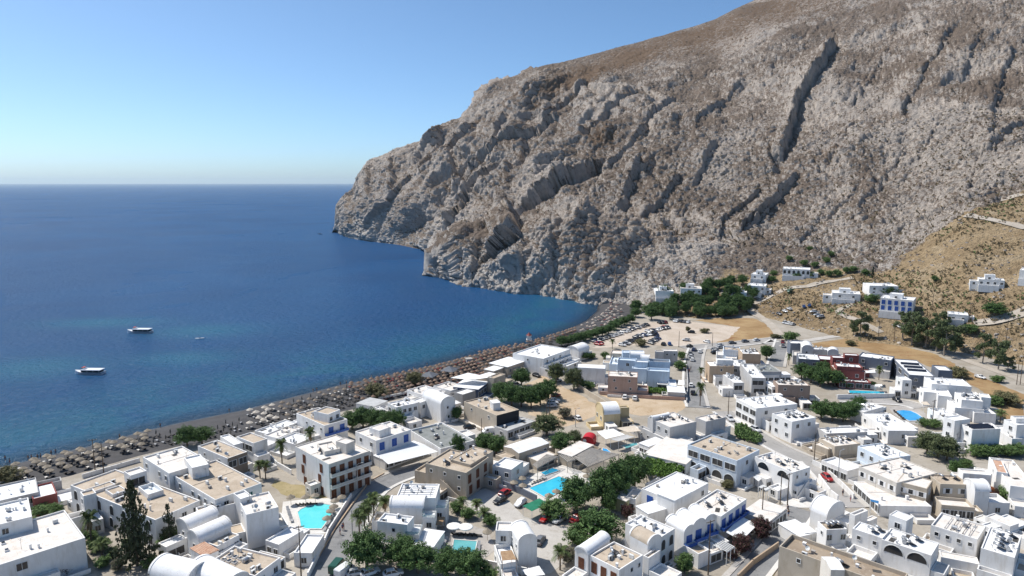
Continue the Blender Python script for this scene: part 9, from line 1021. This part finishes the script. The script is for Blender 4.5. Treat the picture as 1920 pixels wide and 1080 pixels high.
um = sorted(um, key=lambda q: math.hypot(q[0], q[1]))
restU = {k: MB() for k in UM}; restB = MB(); bkeys = list(BM_); nb_ = 0
for i, (x, y, k, a) in enumerate(um):
    z = beach_z(x, y); g = random.Random(i)
    if i < 300:
        o = link('beach_umbrella', UC[k][i % 3]); o.location = (x, y, z); o.rotation_euler = (R(g.uniform(-3, 3)), R(g.uniform(-3, 3)), g.uniform(0, 6)); rw = ORD[min(10, int(polydist(np.array([x]), np.array([y]), COAST)[0] / 3.9))]; nh_ = near_house(x, y); tag(o, f'{KW[k]} beach parasol, {rw} row from the water, nearest the {nh_}', 'parasol', f'{KW[k]} parasols, {rw} row, {nh_}')
        link('pole', PME, o)
    else:
        m_ = UC[k][i % 3]; restU[k].add([(v.co.x + x, v.co.y + y, v.co.z + z) for v in m_.vertices], [tuple(p.vertices) for p in m_.polygons]); restU[k].tube([(x, y, z), (x, y, z + 2.2)], .05, 4)
    for s in (-1, 1):
        if g.random() < .12: continue
        bk = g.choice(BT[k]); aa_ = R(a) + math.pi + g.uniform(-.1, .1); px_ = x + .75 * s * math.cos(R(a)); py_ = y + .75 * s * math.sin(R(a))
        if nb_ < 300:
            o = link('sun_lounger', BME[bk]); o.location = (px_, py_, z); o.rotation_euler = (0, 0, aa_); tag(o, f'{bk} sun lounger beside a {KW[k]} parasol nearest the {near_house(x, y)}', 'sun lounger', f'{bk} loungers, {KW[k]}, {near_house(x, y)}'); nb_ += 1
        else: bed(restB, bkeys.index(bk), (px_, py_), aa_, z)
for k, mb in restU.items():
    if mb.V: tag(mb.build('parasol_rows', UM[k]), 'mass of ' + ZL[k].replace('parasol', 'parasols') + ', farther away', 'parasols', kind='stuff')
tag(restB.build('lounger_rows', [BM_[k] for k in bkeys]), 'mass of sun loungers in the farther beach rows', 'sun loungers', kind='stuff')
for x, y, k, lab in D['single_umbrellas']:
    o = link('pool_parasol', UC[k][0]); o.location = (x, y, G0 + .05); tag(o, lab, 'parasol'); link('pole', PME, o)
LT = {'grey': 'grey cushioned lounger beside a swimming pool', 'dark': 'dark lounger in a row beside a swimming pool', 'cream': 'cream lounger on the deck of the large rectangular pool'}
for x, y, hd, tone, i in D['loungers']:
    o = link('sun_lounger', BME[tone]); o.location = (x, y, G0 + .07); o.rotation_euler = (0, 0, R(hd)); tag(o, LT[tone] + ' near the ' + near_house(x, y), 'sun lounger', f'pool loungers, {tone}, {near_house(x, y)}')

# ------------------------------------------------------------------ awnings, pergolas, posts
M['green_cloth'] = mottled('green_sheet', (0.02, 0.16, 0.09), (0.03, 0.20, 0.12), 1.0); M['grey_cloth'] = mottled('grey_cloth', (0.46, 0.45, 0.43), (0.54, 0.53, 0.51), 1.0); M['beige_cloth'] = mottled('beige_cloth', (0.56, 0.48, 0.38), (0.64, 0.56, 0.46), 1.0); M['blue_cloth'] = mottled('blue_sheet', (0.04, 0.16, 0.34), (0.06, 0.20, 0.40), 1.0)
AM = {'white': M['awning'], 'green': M['green_cloth'], 'grey': M['grey_cloth'], 'wood': M['wood'], 'beige': M['beige_cloth'], 'bluesheet': M['blue_cloth'], 'greywood': M['greywood'], 'whitewood': M['frame']}
def post_z(p): return G0 if p[2] < G0 + 4.5 else max(G0, p[2] - 2.8)
for name, label, mk, q in D['awnings']:
    c = np.mean(q, axis=0); r = empty(name, (c[0], c[1], G0), 0, label, 'canopy'); Q = [Vector((p[0] - c[0], p[1] - c[1], p[2] - G0)) for p in q]
    n = 8; V = []; Fs = []
    for lvl in (0, -.05):
        for i in range(n + 1):
            for j in range(n + 1):
                s, t_ = i / n, j / n; p = (Q[0] * (1 - s) + Q[1] * s) * (1 - t_) + (Q[3] * (1 - s) + Q[2] * s) * t_
                V.append((p.x, p.y, p.z - .10 * math.sin(math.pi * s) * (1 if mk in ('white', 'grey', 'beige', 'bluesheet') else 0) + lvl))
    m_ = (n + 1) ** 2
    for i in range(n):
        for j in range(n): k = i * (n + 1) + j; Fs += [(k, k + 1, k + n + 2, k + n + 1), (m_ + k, m_ + k + n + 1, m_ + k + n + 2, m_ + k + 1)]
    link('sheet', mesh('sheet', V, Fs, AM[mk]), r)
    for p, p0 in zip(Q, q):
        mb = MB(); mb.tube([(p.x * .97, p.y * .97, post_z(p0) - G0), (p.x * .97, p.y * .97, p.z - .06)], .06, 6); link('post', mb.mesh('post', M['frame'] if mk != 'wood' else M['wood']), r)
for name, label, mk, q in D['pergolas']:
    c = np.mean(q, axis=0); r = empty(name, (c[0], c[1], G0), 0, label, 'pergola'); Q = [Vector((p[0] - c[0], p[1] - c[1], p[2] - G0)) for p in q]
    L_ = (Q[1] - Q[2]).length; n = max(6, int(L_ / .55))
    for k in range(n):
        t_ = (k + .5) / n; a, b = Q[0] + (Q[3] - Q[0]) * t_, Q[1] + (Q[2] - Q[1]) * t_; mb = MB(); d = (Q[3] - Q[0]).normalized() * .09
        mb.add([(*(a - d).xy, a.z), (*(a + d).xy, a.z), (*(b + d).xy, b.z), (*(b - d).xy, b.z), (*(a - d).xy, a.z + .12), (*(a + d).xy, a.z + .12), (*(b + d).xy, b.z + .12), (*(b - d).xy, b.z + .12)], [(3, 2, 1, 0), (4, 5, 6, 7), (0, 1, 5, 4), (1, 2, 6, 5), (2, 3, 7, 6), (3, 0, 4, 7)]); link('slat', mb.mesh('slat', AM[mk]), r)
    for a, b in ((Q[0], Q[3]), (Q[1], Q[2])):
        mb = MB(); mb.tube([a - Vector((0, 0, .1)), b - Vector((0, 0, .1))], .09, 4); link('beam', mb.mesh('beam', AM[mk]), r)
        for t_ in (0.02, .5, .98): p = a + (b - a) * t_; mb = MB(); mb.tube([(p.x, p.y, 0), (p.x, p.y, p.z - .1)], .08, 6); link('post', mb.mesh('post', AM[mk]), r)
M['pole_wood'] = mottled('pole_wood', (0.10, 0.075, 0.055), (0.15, 0.115, 0.085), 2, kind='obj')
for i, (x, y, h, k) in enumerate(D['poles']):
    r = empty('street_lamp' if k == 'lamp' else 'utility_pole', (x, y, gz(x, y)), .5, {'lamp': 'grey street lamp post with bent arm', 'T': 'dark wooden utility pole with crossarm', 'pole': 'plain dark utility pole'}[k] + ' near the ' + near_house(x, y), 'pole', 'poles near the ' + near_house(x, y))
    mb = MB(); mb.tube([(0, 0, -.3), (0, 0, h)], [.15, .09], 8); mb.build('shaft', M['metal'] if k == 'lamp' else M['pole_wood'], r)
    if k == 'lamp': mb = MB(); mb.tube([(0, 0, h - .1), (.5, 0, h + .25), (1.3, 0, h + .3)], .045, 6); mb.box(1.1, 1.7, -.12, .12, h + .24, h + .36); mb.build('lamp_arm', M['metal'], r)
    if k == 'T':
        mb = MB(); mb.box(-1.1, 1.1, -.06, .06, h - .35, h - .22); a = mb.build('crossarm', M['pole_wood'], r)
        for q in (-1, -.4, .4, 1): mb = MB(); mb.lathe([(.02, h - .22), (.07, h - .16), (.05, h - .06), (.01, h)], 6, c=(q, 0, 0)); link('insulator', mb.mesh('insulator', M['plastic']), a)

# ------------------------------------------------------------------ boats
M['hull'] = mat('white_hull', (0.74, 0.75, 0.77), 0.35, 0.5); M['hull_dark'] = mat('navy_hull', (0.02, 0.03, 0.07), 0.35, 0.5); M['orange'] = mat('orange_ring', (0.60, 0.12, 0.05), 0.6)
for x, y, L_, hd, k, lab in D['boats']:
    r = empty('passenger_boat' if k == 'ferry' else k, (x, y, 0), R(hd), lab, 'boat'); s = L_ / 12; hw = 1.9 if k == 'ferry' else 1.5
    st = [(-6, .86, .75), (-3, 1, .7), (1.5, 1, .78), (4, .72, 1.0), (5.4, .32, 1.25), (6, .03, 1.4)]
    secs = [[(X * s, -hw * s * f * .7, -.3), (X * s, hw * s * f * .7, -.3), (X * s, hw * s * f, zt * s * 1.25), (X * s, -hw * s * f, zt * s * 1.25)] for X, f, zt in st]
    mb = MB(); mb.add(*loft(secs)); mb.build('hull', M['hull_dark'] if k == 'speedboat' else M['hull'], r)
    if k == 'ferry':
        mb = MB(); mb.add(*loft([[(X * s, -hw * s * f * 1.01, zt * s * 1.25 - .42), (X * s, hw * s * f * 1.01, zt * s * 1.25 - .42), (X * s, hw * s * f * 1.01, zt * s * 1.25 - .18), (X * s, -hw * s * f * 1.01, zt * s * 1.25 - .18)] for X, f, zt in st[:4]])); mb.build('stripe', M['hull_dark'], r)
        mb = MB(); mb.box(-5.2 * s, 2.6 * s, -1.5 * s, 1.5 * s, .95 * s, 1.9 * s); mb.build('cabin_glazing', M['glass'], r)
        mb = MB(); mb.box(-5.6 * s, 2.4 * s, -1.75 * s, 1.75 * s, 1.9 * s, 2.1 * s); mb.build('canopy', M['hull'], r)
        mb = MB(); mb.add(*loft([sec(1.5 * s, 1.1 * s, 2.0 * s, 2.7 * s, .1), sec(3.2 * s, .9 * s, 1.3 * s, 2.0 * s, .1)])); mb.build('wheelhouse', M['hull'], r)
        mb = MB(); mb.box(2.0 * s, 2.6 * s, -.9 * s, .9 * s, 2.7 * s, 2.95 * s); mb.build('liferaft', M['orange'], r)
        for X in (-5, -2.5, 0):
            for s2 in (-1, 1): mb = MB(); mb.tube([(X * s, s2 * 1.6 * s, .9 * s), (X * s, s2 * 1.6 * s, 1.9 * s)], .05, 5); link('post', mb.mesh('post', M['hull']), r)
    else:
        mb = MB(); mb.box(-1.2 * s, .8 * s, -.7 * s, .7 * s, .9 * s, 1.6 * s); mb.build('console', M['glass'], r)

# ------------------------------------------------------------------ people
def person_mesh(step):
    me = bpy.data.meshes.new('body'); J = [(0, 0, .95), (0, 0, 1.15), (0, 0, 1.42), (0, 0, 1.52), (0, .01, 1.63), (0, .01, 1.74), (.09, 0, .90), (.10, step * .12, .48), (.10, -step * .08, .08), (.10, -step * .08 + .14, .03), (-.09, 0, .90), (-.10, -step * .10, .48), (-.10, step * .20, .08), (-.10, step * .20 + .14, .03), (.18, 0, 1.40), (.24, -step * .1, 1.14), (.25, .06, .90), (-.18, 0, 1.40), (-.24, step * .1, 1.14), (-.25, .06, .90)]
    E_ = [(0, 1), (1, 2), (2, 3), (3, 4), (4, 5), (0, 6), (6, 7), (7, 8), (8, 9), (0, 10), (10, 11), (11, 12), (12, 13), (2, 14), (14, 15), (15, 16), (2, 17), (17, 18), (18, 19)]
    rad = [.15, .14, .15, .06, .10, .07, .10, .065, .045, .04, .10, .065, .045, .04, .07, .05, .035, .07, .05, .035]
    me.from_pydata(J, E_, []); o = link('tmp', me); o.modifiers.new('s', 'SKIN')
    for v, r_ in zip(me.skin_vertices[0].data, rad): v.radius = (r_, r_)
    me.skin_vertices[0].data[0].use_root = True
    o.modifiers.new('u', 'SUBSURF').levels = 1
    dg = bpy.context.evaluated_depsgraph_get(); out = bpy.data.meshes.new_from_object(o.evaluated_get(dg)); bpy.data.objects.remove(o); out.materials.clear(); out.materials.append(M['skin']); return out
M['skin'] = mat('skin', (0.42, 0.24, 0.16), 0.6)
PB = [person_mesh(0.15), person_mesh(1.0)]
CLM = [mat('cloth', c, 0.9) for c in ((0.05, 0.06, 0.10), (0.55, 0.54, 0.52), (0.35, 0.05, 0.05), (0.06, 0.14, 0.30), (0.04, 0.04, 0.04))]
CLN = ['dark', 'white', 'red', 'blue', 'black']
_sh = MB(); _sh.lathe([(.19, .88), (.185, 1.0), (.165, 1.04)], 10); _sh.tube([(.10, 0, .92), (.105, .0, .62)], [.115, .10], 8); _sh.tube([(-.10, 0, .92), (-.105, 0, .62)], [.115, .10], 8)
_st = MB(); _st.lathe([(.175, 1.0), (.17, 1.2), (.19, 1.36), (.10, 1.47)], 10); _hr = MB(); _hr.lathe([(.115, 1.60), (.12, 1.70), (.08, 1.79), (.01, 1.82)], 10)
_sm = [_sh.mesh('shorts', c) for c in CLM]; _tm = [_st.mesh('shirt', c) for c in CLM]; _hm2 = _hr.mesh('hair', mat('hair', (0.04, 0.025, 0.018), 0.8))
for i, (x, y, c) in enumerate(D['people']):
    onb = polydist(np.array([x]), np.array([y]), COAST)[0]; inland = x > INLAND[:, 0].max() or math.hypot(x, y) < 200 and onb > 30
    z = min(G0 + .1, max(-.4, beach_z(x, y))) if onb < 32 else gz(x, y) + .1
    wh_ = 'standing on the dark beach by the water' if onb < 32 else 'walking along a town street'
    o = link('person', PB[i % 2]); o.location = (x, y, z); o.rotation_euler = (0, 0, random.uniform(0, 6.28)); tag(o, f'person in {CLN[c]} shorts {wh_}', 'person', f'{CLN[c]} clad people ' + ('on the beach' if onb < 32 else 'in the street'))
    link('shorts', _sm[c], o); link('hair', _hm2, o)
    if onb >= 32: link('shirt', _tm[(c + 1) % 5], o)

# ------------------------------------------------------------------ kiosk, tower, tents
x, y = D['kiosk']; r = empty('red_kiosk', (x, y, G0), R(-20), 'red round-topped kiosk under the pale canopies', 'kiosk')
mb = MB(); n = 10; V = []
for s in (-2.0, 2.0): V += [(1.9 * math.cos(a), s, 1.6 + 1.3 * math.sin(a)) for a in np.linspace(0, math.pi, n + 1)] + [(-1.9, s, 0), (1.9, s, 0)]
m_ = n + 3; mb.add(V, [(i, (i + 1) % m_, m_ + (i + 1) % m_, m_ + i) for i in range(m_)] + [tuple(range(m_ - 1, -1, -1)), tuple(range(m_, 2 * m_))]); mb.build('shell', mat('red_sheet', (0.50, 0.02, 0.03), 0.5), r)
mb = MB(); mb.tube([(-.9, -2.03, 1.5), (-.9, -2.0, 1.5)], .6, 14); mb.build('emblem', M['frame'], r)
for x, y, lab in D['towers']:
    r = empty('lifeguard_tower', (x, y, G0), 0, lab, 'tower')
    for a in (-1, 1):
        for b in (-1, 1): mb = MB(); mb.box(a * 1.0 - .08, a * 1.0 + .08, b * 1.0 - .08, b * 1.0 + .08, 0, 3.2); link('leg', mb.mesh('leg', M['frame']), r)
    mb = MB(); mb.box(-1.4, 1.4, -1.4, 1.4, 3.2, 3.4).box(-1.1, 1.1, -1.1, 1.1, 3.4, 5.3); mb.build('cabin', W['white'], r); mb = MB(); mb.lathe([(1.7, 5.3), (.9, 6.0), (.1, 6.8)], 4); mb.build('roof', W['red'], r)
for x, y, lab in D['beachhuts']:
    r = empty('beach_cabin', (x, y, 1.6), R(20), lab, 'cabin')
    for a in (-1, 1):
        for b in (-1, 1): mb = MB(); mb.box(a * 1.0 - .08, a * 1.0 + .08, b * 1.0 - .08, b * 1.0 + .08, 0, 2.0); link('leg', mb.mesh('leg', M['greywood']), r)
    mb = MB(); mb.box(-1.3, 1.3, -1.3, 1.3, 2.0, 3.6); mb.build('cabin', W['grey'], r); mb = MB(); mb.box(-1.5, 1.5, -1.5, 1.5, 3.6, 3.75); mb.build('roof', M['greywood'], r)
for x, y, lab in D['tents']:
    r = empty('pyramid_tent', (x, y, 2.2), R(25), lab, 'tent'); mb = MB(); mb.lathe([(4.2, 2.6), (2.4, 3.3), (.15, 4.2)], 4); mb.build('cloth', mottled('slate_cloth', (0.13, 0.14, 0.16), (0.18, 0.19, 0.21), 1.0), r)
    for k in range(4): a = k * math.pi / 2; mb = MB(); mb.tube([(4.0 * math.cos(a), 4.0 * math.sin(a), 0), (4.0 * math.cos(a), 4.0 * math.sin(a), 2.65)], .06, 6); link('post', mb.mesh('post', M['metal']), r)

# ------------------------------------------------------------------ the air: thin sea haze round everything
hz = MB(); hz.box(-96000, 96000, -600, 92000, -12, 520); ho = hz.build('haze', M['sea'])
hm = bpy.data.materials.new('sea_haze'); hm.use_nodes = True; hm.node_tree.nodes.clear()
_o = hm.node_tree.nodes.new('ShaderNodeOutputMaterial'); _v = hm.node_tree.nodes.new('ShaderNodeVolumePrincipled')
_v.inputs['Color'].default_value = (0.78, 0.93, 1.0, 1); _v.inputs['Density'].default_value = 2.2e-5; _v.inputs['Anisotropy'].default_value = 0.3
hm.node_tree.links.new(_v.outputs['Volume'], _o.inputs['Volume']); ho.data.materials.clear(); ho.data.materials.append(hm)
tag(ho, 'thin pale sea haze softening the far horizon', 'haze', kind='stuff')
